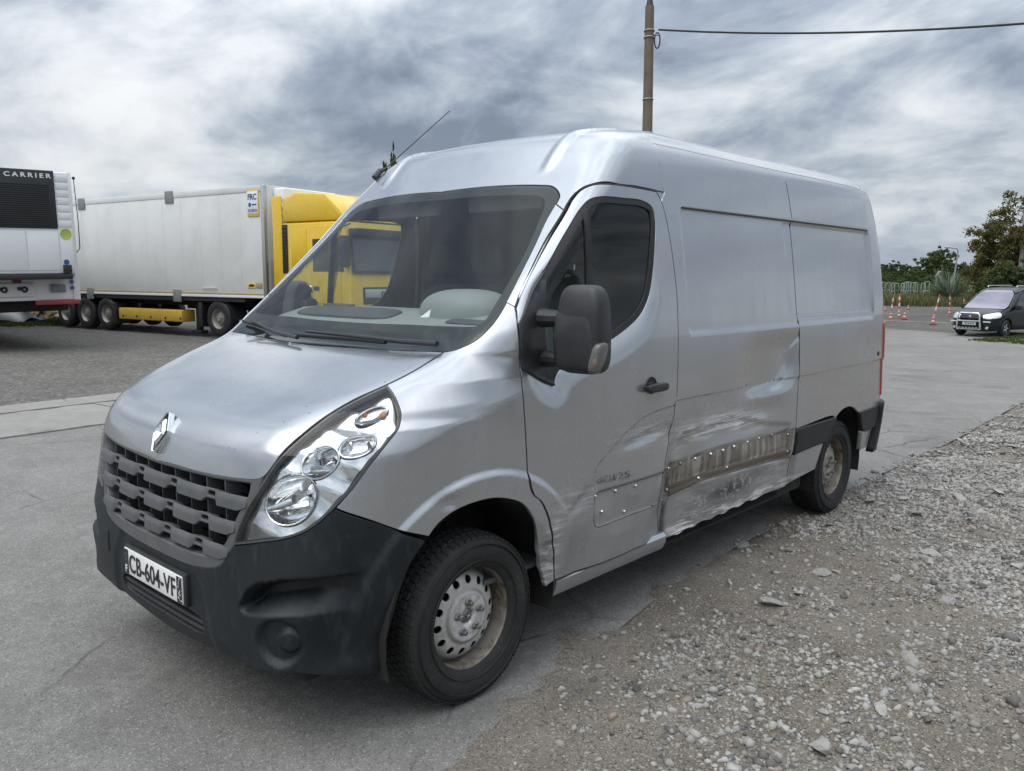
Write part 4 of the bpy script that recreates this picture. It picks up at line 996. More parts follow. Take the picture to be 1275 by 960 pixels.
def bowl(name, px, ra, rb, an, dp, mat):
    L = to(LAMPF, el(px[0], px[1], ra, rb, an)); P = LAMPF.hit(VAN, L); N = VAN.normal(P, base=True); P = P-N*(.022+.010*sstep(.75, 1.25, P[:, 2]))[:, None]
    c = P.mean(0); ax = np.array([.93, .25, -.08]); ax /= np.linalg.norm(ax); vs = []; fs = []; n = len(P); m = 9
    for k in range(m):
        t = k/(m-1); s_ = math.cos(t*math.pi/2)**.8 if k < m-1 else .12
        vs += [tuple(c+(q-c)*max(s_, .12)+ax*dp*math.sin(t*math.pi/2)) for q in P]
    for k in range(m-1): fs += [(k*n+i, k*n+(i+1) % n, (k+1)*n+(i+1) % n, (k+1)*n+i) for i in range(n)]
    fs.append(tuple((m-1)*n+i for i in range(n)))
    o = MB().add(vs, fs, True).build(name, mat, lens, angle=70); return o, c, ax
for nm, c, ra, rb, an, dp in lamps:
    o, cc, ax = bowl(nm, c, ra, rb, an, dp, 'lamp_bowl')
    Lr = to(LAMPF, el(c[0], c[1], ra, rb, an)); Pr = LAMPF.hit(VAN, Lr); Nr = VAN.normal(Pr, base=True); Pr = Pr-Nr*(.018+.010*sstep(.75, 1.25, Pr[:, 2]))[:, None]; MB().tube([tuple(q) for q in Pr], .0045, 6, closed=True).build('reflector_ring', 'chrome', lens)
    if nm in ('low_beam', 'high_beam'):
        mb = MB(); r0 = .018; a0 = cc+ax*dp*.95; a1 = cc+ax*dp*.15
        mb.tube([tuple(a0), tuple(a0*.4+a1*.6), tuple(a1)], [.010, .012, .016], 12); mb.build('bulb_cap', 'chrome', lens)
    if nm == 'turn_signal':
        for s_ in (-1, 1):
            q = cc+ax*dp*.35+np.array([.02, -.03, .0])*s_; MB().lathe([(.001, -.014), (.011, -.008), (.014, 0), (.011, .008), (.001, .014)], 12, 'x', tuple(q)).build('amber_bulb', 'amber', lens)
    if nm == 'position_lamp':
        for s_ in (-1, 1):
            q = cc+ax*dp*.3+np.array([.022, -.032, .0])*s_; MB().lathe([(.001, -.010), (.018, -.006), (.022, 0), (.018, .006), (.001, .010)], 14, 'x', tuple(q)).build('reflector_disc', 'lamp_bezel', lens)
# far lamp
l2 = mirror_object(lens, van)
for ch in list(lens.children): mirror_object(ch, l2)

# ---- number plate
PX, PZ = -.849, .5075
plate = MB().box(PX-.004, PX+.004, -.26, .26, PZ-.055, PZ+.055, .003).build('number_plate', 'plate_white', van)
MB().box(PX+.0045, PX+.03, -.272, .272, PZ-.066, PZ+.066, .006).build('plate_holder', 'black_plastic', plate)
MB().box(PX-.0052, PX-.004, .218, .258, PZ-.052, PZ+.052).build('plate_band', 'plate_blue', plate)
MB().box(PX-.0052, PX-.004, -.258, -.218, PZ-.052, PZ+.052).build('plate_band', 'plate_blue', plate)
text_obj('plate_text', 'CB-604-VF', .104, 'plate_black', plate, (PX-.0055, .0, PZ), (0, -1, 0), (0, 0, 1), depth=.0012, bold=.0010, spacing=1.05, fit=(.415, .078))
text_obj('plate_country', 'F', .042, 'sticker_white', plate, (PX-.0065, .238, PZ-.032), (0, -1, 0), (0, 0, 1), depth=.0005, bold=.001)
st = MB()
for k in range(12):
    a = k*math.pi/6; st.box(PX-.0068, PX-.006, .238+.013*math.cos(a)-.0018, .238+.013*math.cos(a)+.0018, PZ+.022+.013*math.sin(a)-.0018, PZ+.022+.013*math.sin(a)+.0018)
st.build('plate_stars', 'badge_grey', plate)
st = MB()
for k in range(14):
    a, b_ = -.225-random.random()*.028, PZ+random.uniform(-.046, .046); st.box(PX-.0068, PX-.006, a-random.uniform(.002, .007), a, b_, b_+random.uniform(.003, .012))
st.build('plate_region_mark', 'sticker_white', plate)

# ---- diamond badge on the hood
bcn = ctr_z([1.0745])[0]; bn = VAN.normal(bcn[None], base=True)[0]; ey = np.cross(bn, [0, -1., 0]); ey = ey/np.linalg.norm(ey); exb = np.array([0, -1., 0])
def rhomb(hw, hh, tr):      # rhombus with cut tips
    return [(hw, -tr*hw), (hw, tr*hw), (tr*hw, hh), (-tr*hw, hh), (-hw, tr*hw), (-hw, -tr*hw), (-tr*hw, -hh), (tr*hw, -hh)]
def badge_loft(name, rings, mat, parent, cap=False):
    vs = []; fs = []
    for hw, hh, h in rings: vs += [tuple(bcn+exb*a+ey*b_+bn*h) for a, b_ in rhomb(hw, hh, .22)]
    for k in range(len(rings)-1): fs += [(k*8+i, k*8+(i+1) % 8, k*8+8+(i+1) % 8, k*8+8+i) for i in range(8)]
    if cap: fs.append(tuple(range((len(rings)-1)*8, len(rings)*8)))
    return MB().add(vs, fs).build(name, mat, parent, angle=20)
bd = badge_loft('diamond_badge', [(.052, .083, -.01), (.052, .083, .010), (.0505, .081, .015), (.0475, .0765, .010)], 'chrome', van)
badge_loft('badge_field', [(.0485, .078, .007), (.02, .03, .007)], 'frit', bd, True)
badge_loft('badge_diamond', [(.033, .054, .006), (.033, .054, .013), (.024, .040, .022), (.012, .020, .012), (.009, .015, .006)], 'chrome', bd)

# ---- wheels
def annulus(name, prof, r0, r1, holes, h, mat, parent, c, side, wearf=None, thick=.006):
    """disc in the x-z plane with depth profile y(r), round holes"""
    t = np.linspace(0, 2*math.pi, 72, endpoint=False); outer = np.c_[r1*np.cos(t), r1*np.sin(t)]; hl = []
    if r0 > 0: t2 = np.linspace(0, 2*math.pi, 28, endpoint=False); hl.append(np.c_[r0*np.cos(t2), r0*np.sin(t2)])
    for hx, hz_, hr in holes: t2 = np.linspace(0, 2*math.pi, 18, endpoint=False); hl.append(np.c_[hx+hr*np.cos(t2), hz_+hr*np.sin(t2)])
    v2, F = tri_region(outer, hl, h); r = np.hypot(v2[:, 0], v2[:, 1]); d = prof(r)
    n = len(v2); V = np.c_[v2[:, 0], side*d, v2[:, 1]]; V2 = np.c_[v2[:, 0], side*(d-thick), v2[:, 1]]
    e = {(f[i], f[(i+1) % 3]) for f in F for i in range(3)}; bnd = [(i, j) for i, j in e if (j, i) not in e]
    fs = [tuple(f) for f in F]+[tuple(q+n for q in f[::-1]) for f in F]+[(j, i, i+n, j+n) for i, j in bnd]
    o = MB(); o.add((np.vstack([V, V2])+np.array(c)).tolist(), fs, True); ob = o.build(name, mat, parent, angle=50)
    if wearf is not None:
        at = ob.data.color_attributes.new('wear', 'FLOAT_COLOR', 'POINT'); rr = np.r_[r, r]; w_ = wearf(rr); at.data.foreach_set('color', w_.astype(np.float32).ravel())
    return ob
def make_wheel(cx, cy, side, rust):
    """side -1 near: outward is -y"""
    w_ = MB()
    ty = [(.205, -.088), (.214, -.098), (.232, -.106), (.262, -.113), (.290, -.113), (.314, -.107), (.328, -.097), (.335, -.086), (.3375, -.06), (.338, 0), (.3375, .06), (.335, .086), (.328, .097), (.29, .113), (.24, .107), (.205, .09)]
    fine = []
    for (r_, h) in ty: fine.append((r_, h))
    w_.lathe([(r_, side*-1*h) for r_, h in fine], 96, 'y', (0, 0, 0))
    for r_ in (.240, .300, .305): w_.lathe([(r_-.0022, side*-1*-.1105), (r_, side*-1*-.1150), (r_+.0022, side*-1*-.1105)], 96, 'y', (0, 0, 0))
    wh = w_.build('wheel', 'tyre', van, angle=40); wh.location = (cx, cy, .342)
    tb = MB(); nb = 62
    for k in range(nb):
        for j, (ya, yb, sk) in enumerate(((-.102, -.062, .45), (-.056, -.020, .2), (-.015, .015, 0), (.020, .056, -.2), (.062, .102, -.45))):
            a0 = 2*math.pi*(k+.5*(j % 2))/nb; da = 2*math.pi/nb*.80; vs = []
            for rr, sh in ((.333, 0), (.3445 if abs(ya+yb) < .15 else .3415, .002)):
                for yy, aa in ((ya+sh, a0+sk*.02), (yb-sh, a0-sk*.02), (yb-sh, a0+da-sk*.02), (ya+sh, a0+da+sk*.02)):
                    r2 = rr-(.0065 if abs(yy) > .095 else 0); vs.append((r2*math.cos(aa), yy, r2*math.sin(aa)))
            tb.add(vs, [(0, 1, 2, 3), (4, 7, 6, 5), (0, 4, 5, 1), (1, 5, 6, 2), (2, 6, 7, 3), (3, 7, 4, 0)])
    tb.build('tread', 'tyre', wh, angle=20)
    sw_ = side
    prof = pchip([0, .030, .034, .045, .088, .096, .104, .112, .125, .150, .172, .188, .196, .203], [.050, .050, .060, .066, .066, .068, .062, .055, .053, .046, .030, .010, .000, -.005])
    hl = [(.1475*math.cos(2*math.pi*k/14+.1), .1475*math.sin(2*math.pi*k/14+.1), .0165) for k in range(14)]
    def wf(r): o = np.zeros((len(r), 4)); o[:, 3] = 1; o[:, 0] = np.clip(rust+sstep(.165, .195, r)+.8*sstep(.040, .030, r)+.8*np.exp(-((r-.108)/.006)**2), 0, 1); o[:, 1] = sstep(.10, .085, r)*(1-rust); return o
    annulus('rim', prof, .026, .2035, hl, .0075, 'rim_steel', wh, (0, 0, 0), sw_, wf)
    fl_ = MB().lathe([(.203, sw_*-.006), (.203, sw_*.04), (.205, sw_*.072), (.209, sw_*.086), (.216, sw_*.094), (.2215, sw_*.096), (.2225, sw_*.092), (.217, sw_*.088), (.212, sw_*.078), (.207, sw_*.05), (.206, sw_*-.01)], 72, 'y').build('rim_flange', 'rim_steel', wh)
    at = fl_.data.color_attributes.new('wear', 'FLOAT_COLOR', 'POINT'); at.data.foreach_set('color', np.tile(np.array([1., 0, 0, 1], np.float32), len(fl_.data.vertices)))
    MB().lathe([(.001, sw_*.030), (.027, sw_*.030), (.029, sw_*.055), (.024, sw_*.058), (.012, sw_*.060), (.011, sw_*.070), (.006, sw_*.074), (.001, sw_*.074)], 20, 'y').build('hub', 'nut_steel', wh)
    for k in range(5):
        a = 2*math.pi*k/5+.35; c = (.062*math.cos(a), 0, .062*math.sin(a)); mb = MB()
        mb.lathe([(.0165, sw_*.062), (.0165, sw_*.070), (.0125, sw_*.073), (.0115, sw_*.090), (.007, sw_*.093), (.001, sw_*.093)], 6, 'y', c); mb.lathe([(.017, sw_*.064), (.0175, sw_*.068), (.014, sw_*.070)], 16, 'y', c)
        mb.build('wheel_bolt', 'nut_steel', wh, angle=25)
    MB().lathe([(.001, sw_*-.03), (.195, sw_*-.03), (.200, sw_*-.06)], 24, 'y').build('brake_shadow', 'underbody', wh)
    return wh
for cx, cy, sd, rs in ((0, -.872, -1, .08), (3.682, -.862, -1, .85), (0, .872, 1, .1), (3.682, .862, 1, .5)): make_wheel(cx, cy, sd, rs)
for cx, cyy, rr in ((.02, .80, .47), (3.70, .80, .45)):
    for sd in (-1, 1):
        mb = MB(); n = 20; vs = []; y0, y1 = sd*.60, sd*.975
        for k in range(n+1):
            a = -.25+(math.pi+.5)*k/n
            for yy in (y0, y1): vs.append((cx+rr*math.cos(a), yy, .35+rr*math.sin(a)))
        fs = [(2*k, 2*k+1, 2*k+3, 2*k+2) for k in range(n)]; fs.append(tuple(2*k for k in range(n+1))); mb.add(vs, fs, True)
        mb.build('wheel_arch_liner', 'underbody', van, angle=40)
ub = MB().box(-.62, -.46, -.72, .72, .21, .42, .02); ub.box(.52, 3.2, -.93, .93, .27, .40, .02).box(3.2, 4.15, -.55, .55, .27, .5, .02).box(4.15, 4.55, -.88, .88, .38, .5, .02).box(-.46, .52, -.52, .52, .23, .5, .02)
ub.box(-.55, .05, -.62, .62, .55, .93, .03); ub.build('underbody', 'underbody', van)
# sill along the near and far side
for sd in (-1, 1):
    q = MB(); pr = [(sd*.935, .275), (sd*.968, .292), (sd*.988, .33), (sd*.992, .365), (sd*.975, .382), (sd*.90, .385), (sd*.90, .275)]
    q.prism(pr, 'x', .49, 1.385 if sd < 0 else 2.83); q.build('sill', 'silver_paint', van, angle=30)
MB().box(1.39, 2.83, -.93, -.88, .27, .40, .01).build('inner_sill', 'underbody', van)
# ---- door mirror
def superbox(c, h, e=.42, n=(28, 18), shape=None, rot=None):
    vs = []; fs = []; nu, nv = n
    sg = lambda v, p_: math.copysign(abs(v)**p_, v)
    for j in range(nv+1):
        ph = -math.pi/2+math.pi*j/nv
        for i in range(nu):
            t = 2*math.pi*i/nu; p_ = [sg(math.cos(ph), e)*sg(math.cos(t), e), sg(math.cos(ph), e)*sg(math.sin(t), e), sg(math.sin(ph), e)]
            p_ = Vector((p_[0]*h[0], p_[1]*h[1], p_[2]*h[2]))
            if shape: p_ = shape(p_, h)
            if rot: p_ = rot@p_
            vs.append(tuple(p_+Vector(c)))
    for j in range(nv): fs += [(j*nu+i, j*nu+(i+1) % nu, (j+1)*nu+(i+1) % nu, (j+1)*nu+i) for i in range(nu)]
    return vs, fs
mc = px_plane((727, 410), 1, -1.20)
def mshape(p_, h):
    t = p_.z/h[2]
    p_.y *= 1.0-.10*max(0, t)**2; p_.x *= 1.0-.18*max(0, t)**2
    if p_.x < 0: p_.x -= .012*(1-abs(t))           # bulged shell
    p_.y -= .010*(1-t)*(.5 if p_.y < 0 else 0)
    return p_
v_, f_ = superbox(mc, (.060, .098, .176), .40, shape=mshape, rot=Matrix.Rotation(R(8), 3, 'Z'))
mir = MB().add(v_, f_, True).build('door_mirror', 'mirror_plastic', van, angle=60); tag(mir, 'black door mirror with a clear side repeater')
v_, f_ = superbox(mc+np.array([.056, .012, .0]), (.008, .074, .150), .35, rot=Matrix.Rotation(R(8), 3, 'Z')); MB().add(v_, f_, True).build('mirror_glass', 'chrome', mir)
for pz, th_ in (((679, 396), .034), ((683, 447), .031)):
    a = px_plane(pz, 1, -1.025); q = px_plane((pz[0]+26, pz[1]+1), 1, -1.13)
    mb = MB(); n = 6
    for k in range(1): mb.tube([tuple(a+np.array([0, .02, 0])), tuple(a*.5+q*.5), tuple(q)], [th_*1.15, th_, th_], 10)
    mb.build('mirror_arm', 'mirror_plastic', mir)
sgc = mc+np.array([-.022, -.088, -.108])
def sshape(p_, h): p_.y -= .25*p_.z; return p_
v_, f_ = superbox(sgc, (.040, .024, .062), .6, shape=sshape, rot=Matrix.Rotation(R(8), 3, 'Z')); MB().add(v_, f_, True).build('side_repeater', 'repeater_lens' if 'repeater_lens' in MATS else 'lamp_bezel', mir)
v_, f_ = superbox(sgc+np.array([-.020, .0, -.012]), (.010, .012, .014), .8); MB().add(v_, f_, True).build('repeater_bulb', 'amber', mir)
v_, f_ = superbox(mc+np.array([-.012, .012, -.035]), (.058, .092, .132), .34, shape=mshape, rot=Matrix.Rotation(R(8), 3, 'Z')); MB().add(v_, f_, True).build('bracket_shell', 'mirror_plastic', mir, angle=60)
# shell step running round the housing
m2 = mirror_object(mir, van); m2.location = (.16, -.13, .0)
for ch in list(mir.children): mirror_object(ch, m2)

# ---- wipers, antenna
def on_off(px, off):
    P = on(px); N = VAN.normal(P, base=True); return P+N*off
wp = MB(); arm = on_off([(548, 436), (500, 433), (440, 425), (385, 419)], .030); wp.tube([tuple(q) for q in arm], [.011, .010, .008, .006], 8)
wo_ = wp.build('wiper', 'black_plastic', van)
MB().tube([tuple(q) for q in on_off([(363, 421.5), (400, 424), (440, 427), (482, 431.5)], .020)], .009, 6).build('wiper_blade', 'rubber', wo_)
wo2 = MB().tube([tuple(q) for q in on_off([(372, 428), (345, 421), (318, 405)], .030)], [.010, .008, .006], 8).build('wiper', 'black_plastic', van)
MB().tube([tuple(q) for q in on_off([(305, 403), (330, 410.5), (357, 422.5)], .018)], .008, 6).build('wiper_blade', 'rubber', wo2)
ab = on([(473, 216)])[0]; at_ = px_plane((560, 138), 1, ab[1]-.02)
an = MB().tube([tuple(ab+np.array([-.04, 0, -.03])), tuple(ab+np.array([.0, 0, .012])), tuple(ab*.93+at_*.07)], [.020, .018, .008], 10).build('antenna', 'black_plastic', van)
MB().tube([tuple(ab*.95+at_*.05), tuple(ab*.5+at_*.5), tuple(at_)], [.004, .0035, .003], 6).build('antenna_rod', 'black_plastic', an)

# ---- black tube drawing the line along the top of the side recess
for sd in (-1, 1):
    xs_ = np.linspace(1.53, 4.16, 30); q = side_xz(xs_, np.full(30, 2.052)); q[:, 1] += .002; q[:, 1] *= -sd
    MB().tube([tuple(v) for v in q], .0065, 6).build('recess_line', 'black_plastic', van)
# ---- door handle, badge, clips
hx, hz_ = xz((812, 482)); hy = side_xz([hx], [hz_])[0][1]
hb = MB(); v_, f_ = superbox((hx+.008, hy-.030, hz_), (.085, .016, .021), .5); hb.add(v_, f_, True); hb.box(hx-.075, hx-.055, hy-.03, hy+.01, hz_-.012, hz_+.012, .004).box(hx+.062, hx+.088, hy-.03, hy+.01, hz_-.014, hz_+.014, .004)
hd_ = hb.build('door_handle', 'black_plastic', dr, angle=50)
t = np.linspace(0, 2*math.pi, 30, endpoint=False)
panel('handle_cup', VAN, SIDE, np.c_[hx-.012+.045*np.cos(t), hz_+.010+.040*np.sin(t)], 'black_plastic', dr, h=.012, gap=0, off=.004, flange=.006, offf=lambda P: .002-.006*sstep(.045, .02, np.hypot(P[:, 0]-hx+.012, P[:, 2]-hz_-.01)))
panel('handle_scoop', VAN, SIDE, np.c_[hx-.005+.040*np.cos(t), hz_-.030+.022*np.sin(t)], 'silver_paint', dr, h=.010, gap=0, off=.002, flange=.004)
def text_on_van(name, txt, px0, px1, height, mat, parent, lift=.005):
    q0, q1 = on([px0, px1]); L = q1-q0; w_ = float(np.hypot(L[0], L[2])); me = text_mesh(txt, .05, .0015, bold=.0, fit=(w_, height))
    ex = np.array([L[0], L[2]])/w_; ey_ = np.array([-ex[1], ex[0]]); c = (np.array([q0[0], q0[2]])+np.array([q1[0], q1[2]]))/2
    co = np.array([v.co for v in me.vertices]); ab_ = c+co[:, :1]*ex+co[:, 1:2]*ey_; P = SIDE.hit(VAN, ab_); P[:, 1] -= lift+co[:, 2]+.0015
    me.vertices.foreach_set('co', P.ravel()); me.materials.clear(); me.materials.append(MATS[mat]); me.update(); return link(bpy.data.objects.new(name, me), parent)
bx, bz_ = xz((766, 594)); by = side_xz([bx], [bz_])[0][1]
text_on_van('engine_badge', 'dCi', (746, 599), (762.5, 595.5), .033, 'badge_grey', dr); text_on_van('engine_badge', '125', (765.5, 594.5), (785, 590), .033, 'badge_grey', dr)
for c in [(838, 584.7), (853.4, 577.8), (870, 571.6), (886.6, 566), (902, 561), (916, 556), (932.5, 550.6), (949, 546.6), (965, 543), (984, 541), (836.5, 611), (872, 595.6), (907.5, 581.6), (942.5, 570), (982.5, 562)]+[(743.8, 619), (749, 637), (768, 611), (792.5, 604), (779, 637), (815, 627.5)]:
    x_, z_ = xz(c); p_ = SIDE.hit(VAN, np.array([[x_, z_]]))[0]+np.array([0, -.004, 0])
    k_ = random.uniform(.7, 1.15); MB().lathe([(.0001, -.009*k_), (.005*k_, -.008*k_), (.0085*k_, -.003), (.0095*k_, .001), (.0095*k_, .006)], 10, 'y', tuple(p_+np.array([random.uniform(-.006, .006), 0, random.uniform(-.005, .005)]))).build('clip', random.choice(('clip_steel', 'nut_steel', 'clip_steel')), van)
# torn-off rubbing strip: grimy backing and brown rail
def band_panel(name, ft, fb, mat, off):
    xs_ = np.linspace(1.405, 2.822, 40); L = np.vstack([F2.to2(side_xz(xs_, ft(xs_))), F2.to2(side_xz(xs_[::-1], fb(xs_[::-1])))])
    return panel(name, VAN, F2, path([[tuple(q) for q in L[:40]], [tuple(q) for q in L[40:]]], .014), mat, van, h=.014, gap=.002, off=off, flange=.006, bevel=.001)
band_panel('strip_backing', lambda x_: BAND_T(x_)-.004, lambda x_: BAND_M(x_)+.002, 'grime_band', .0025)
band_panel('strip_rail', lambda x_: BAND_M(x_)-.002, lambda x_: BAND_B(x_)+.004, 'brown_rail', .005)
cs = []
for t_ in np.linspace(0, 1, 60):
    pass
rr0, rz0, rz1 = R3; rc = .05; pts = []
pts += [(1.35, rz1)]+[(x_, rz1) for x_ in np.linspace(1.30, rr0+rc, 12)]+[(rr0+rc-rc*math.sin(a_), rz1-rc+rc*math.cos(a_)) for a_ in np.linspace(.2, 1.5, 5)]+[(rr0+rc-rc*math.cos(a_), rz0+rc-rc*math.sin(a_)) for a_ in np.linspace(.1, 1.5, 5)]+[(x_, rz0) for x_ in np.linspace(rr0+rc+.02, 1.34, 12)]
P_ = SIDE.hit(VAN, np.array(pts)); MB().tube([tuple(q+np.array([0, .0, 0])) for q in P_], .0028, 5).build('patch_edge', 'brown_rail', dr)
# key-hole plug near the rear edge
x_, z_ = xz((1093.5, 440)); p_ = side_xz([x_], [z_])[0]; MB().lathe([(.0001, -.006), (.016, -.005), (.018, .004)], 14, 'y', tuple(p_)).build('rear_plug', 'black_plastic', van)
# small sticker low on the hood
sp_ = on([(135.5, 541)])[0]
# ---- cab interior
dash = MB(); prof = [(.16, 1.40), (.22, 1.475), (.40, 1.525), (.58, 1.535), (.68, 1.48), (.72, 1.25), (.68, .75), (.16, .75)]
dash.prism(prof, 'y', -.80, .80); da = dash.build('dashboard', 'dash_grey', van, angle=40, bev=.012)
v_, f_ = superbox((.50, -.42, 1.515), (.17, .25, .125), .8); MB().add(v_, f_, True).build('instrument_hood', 'dash_grey', da, angle=60)
v_, f_ = superbox((.34, .30, 1.510), (.08, .40, .016), .5, rot=Matrix.Rotation(R(-14), 3, 'Y')); MB().add(v_, f_, True).build('dash_tray', 'dash_dark', da, angle=60)
v_, f_ = superbox((.30, -.62, 1.498), (.03, .12, .010), .5, rot=Matrix.Rotation(R(-14), 3, 'Y')); MB().add(v_, f_, True).build('air_vent', 'dash_dark', da, angle=60)
v_, f_ = superbox((.52, .62, 1.535), (.04, .12, .010), .5); MB().add(v_, f_, True).build('air_vent', 'dash_dark', da, angle=60)
sw_ = MB(); ang = R(-28); pts = []
for k in range(28):
    a = 2*math.pi*k/28; p_ = Vector((0, .20*math.cos(a), .20*math.sin(a))); p_.rotate(Matrix.Rotation(R(35), 3, 'Y')); pts.append(tuple(p_+Vector((.74, -.42, 1.22))))
sw_.tube(pts, .016, 8, closed=True); sw_.tube([(.74, -.42, 1.22), (.60, -.42, 1.12)], .03, 8); sw_.tube([pts[0], (.74, -.42, 1.22), pts[14]], .02, 8)
sw_.build('steering_wheel', 'dash_dark', van)
def seat(y, w_):
    sb = MB(); v_, f_ = superbox((1.02, y, .98), (.26, w_, .09), .45); sb.add(v_, f_, True)
    v_, f_ = superbox((0, 0, 0), (.075, w_, .38), .45, rot=Matrix.Rotation(R(14), 3, 'Y')); v_ = [(a+1.27, b_+y, c+1.36) for a, b_, c in v_]; sb.add(v_, f_, True)
    o = sb.build('seat', 'seat_fabric', van, angle=60)
    v_, f_ = superbox((1.37, y, 1.865), (.055, .135, .105), .6); MB().add(v_, f_, True).build('headrest', 'seat_fabric', o, angle=60)
    MB().tube([(1.36, y-.05, 1.85), (1.33, y-.05, 1.65)], .007, 6).tube([(1.36, y+.05, 1.85), (1.33, y+.05, 1.65)], .007, 6).build('headrest_rods', 'steel', o)
seat(-.44, .25)
o_ = MB(); v_, f_ = superbox((1.02, .40, .98), (.26, .44, .09), .4); o_.add(v_, f_, True); v_, f_ = superbox((0, 0, 0), (.07, .44, .36), .4, rot=Matrix.Rotation(R(14), 3, 'Y')); o_.add([(a+1.27, b_+.40, c+1.30) for a, b_, c in v_], f_, True)
sb_ = o_.build('bench_seat', 'seat_fabric', van, angle=60)
for yy in (.28, .66):
    v_, f_ = superbox((1.37, yy, 1.80), (.055, .13, .10), .6); MB().add(v_, f_, True).build('headrest', 'seat_fabric', sb_, angle=60)
MB().prism([(-.95, .42), (.95, .42), (.95, 1.2), (.90, 1.7), (.80, 2.15), (.66, 2.34), (-.66, 2.34), (-.80, 2.15), (-.90, 1.7), (-.95, 1.2)], 'x', 1.50, 1.53).build('bulkhead', 'cabin_trim', van)
MB().box(.10, 1.5, -.93, .93, .44, .46).build('cab_floor', 'cabin_trim', van)
MB().box(.92, 1.5, -.74, .74, 2.20, 2.23, .01).build('headliner', 'headliner', van)
vz = MB(); vz.box(.80, .84, -.62, -.12, 2.02, 2.16, .01).box(.80, .84, .12, .62, 2.02, 2.16, .01); vz.build('sun_visors', 'headliner', van)
for sd in (-1, 1):
    MB().box(.42, 1.36, sd*.955-.012, sd*.955+.012, .50, 1.24, .01).build('door_trim', 'cabin_trim', van)
    MB().prism([(sd*.93, .80), (sd*.93, 1.2), (sd*.90, 1.7), (sd*.84, 2.08), (sd*.80, 2.08), (sd*.87, 1.7), (sd*.90, 1.2), (sd*.90, .80)], 'x', 1.37, 1.495).build('door_pillar_trim', 'cabin_trim', van)
tp = on_off([(520, 391), (533, 381.5), (531, 391)], -.02); MB().add([tuple(q) for q in tp]+[tuple(q+np.array([.004, 0, .0])) for q in tp], [(0, 1, 2), (5, 4, 3), (0, 1, 4, 3), (1, 2, 5, 4), (2, 0, 3, 5)]).build('screen_sticker', 'sticker_white', van)

# ================================================================== GROUND
def gz(x, y):
    """lie of the land: falls gently behind the van to the right"""
    x = np.asarray(x, float); y = np.asarray(y, float)
    return -.52*sstep(6, 31, x)*sstep(30, 14, y)+.22*sstep(46, 85, x)*sstep(30, 14, y)
def gpt(px):
    """photo pixel -> point on the ground"""
    d = pxdirs([px])[0]; t = 1.0
    for i in range(200):
        P = CAM+t*d; h = P[2]-float(gz(P[0], P[1]))
        if h < 1e-3: break
        t += max(h/max(-d[2], .02)*.5, .001)
    return P
def ground_mat(name, cols, spk, scale=1.0, bump=.5, rough=.92, patch=None, cracks=0.0, fine=420, coarse=0.0):
    b = NB(name); co = 'Object'
    big = b.noise(.35*scale, 6, .62, .5, co); med = b.noise(2.3*scale, 7, .68, .6, co); sm = b.noise(38, 4, .6, 0, co); grn = b.noise(fine, 3, .7, 0, co)
    f = b.math('ADD', b.math('MULTIPLY', big, .55), b.math('MULTIPLY', med, .45))
    c = b.ramp(f, [(.34, cols[0]), (.5, cols[1]), (.66, cols[2])])
    v = b.voro(150, 'F1', 'Color', co); vd = b.voro(150, 'F1', 'Distance', co)
    vs_ = b.n('ShaderNodeSeparateColor'); b.l(v, vs_.inputs[0])
    k = b.math('SUBTRACT', vs_.outputs[0], .5)
    c = b.mix(b.math('MULTIPLY', b.ramp(vs_.outputs[0], [(.0, 1.), (.28, 0.)]), spk), c, [q*.42 for q in cols[0]])
    c = b.mix(b.math('MULTIPLY', b.ramp(vs_.outputs[1], [(.80, 0.), (1., 1.)]), spk*.8), c, [min(1, q*1.8) for q in cols[2]])
    c = b.mix(b.math('MULTIPLY', b.ramp(grn, [(.35, 1.), (.6, 0.)]), .35), c, [q*.5 for q in cols[0]])
    if patch:
        pm = b.ramp(b.noise(.9, 7, .7, .8, co), [(patch[1], 0.), (patch[1]+.10, 1.)]); c = b.mix(b.math('MULTIPLY', pm, patch[2]), c, patch[0])
    if coarse:
        cv = b.voro(22, 'F1', 'Color', co); cs_ = b.n('ShaderNodeSeparateColor'); b.l(cv, cs_.inputs[0]); cn = b.noise(13, 6, .75, 0, co)
        c = b.mix(b.math('MULTIPLY', b.ramp(cs_.outputs[0], [(.0, 1.), (.35, 0.)]), coarse), c, [q*.45 for q in cols[0]]); c = b.mix(b.math('MULTIPLY', b.ramp(cs_.outputs[2], [(.72, 0.), (1., 1.)]), coarse), c, [min(1, q*1.7) for q in cols[2]]); c = b.mix(b.math('MULTIPLY', b.ramp(cn, [(.40, 1.), (.55, 0.)]), coarse*.7), c, [q*.55 for q in cols[0]])
    h = b.math('ADD', b.math('MULTIPLY', grn, .35), b.math('ADD', b.math('MULTIPLY', sm, .4), b.math('MULTIPLY', vd, .5)))
    if cracks:
        n = b.n('ShaderNodeTexVoronoi', feature='DISTANCE_TO_EDGE'); n.inputs['Scale'].default_value = .55
        nz = b.noise(3, 5, .6, 0, co, out='Color'); mp = b.n('ShaderNodeMix', data_type='VECTOR'); mp.inputs['Factor'].default_value = .12
        b.l(b.tc.outputs[co], mp.inputs['A']); b.l(nz, mp.inputs['B']); b.l(mp.outputs['Result'], n.inputs[0])
        cm = b.math('MULTIPLY', b.ramp(n.outputs[0], [(.0, 1.), (.006, 0.)]), b.ramp(b.noise(.5, 3, .6, 0, co), [(.52, 0.), (.6, cracks)]))
        c = b.mix(cm, c, (.03, .029, .028)); h = b.math('SUBTRACT', h, b.math('MULTIPLY', cm, 1.2))
    bs = b.bsdf(Base_Color=c, Roughness=rough); bs.inputs['Specular IOR Level'].default_value = .25
    b.l(b.bump(h, bump, .006), bs.inputs['Normal']); return b.done()
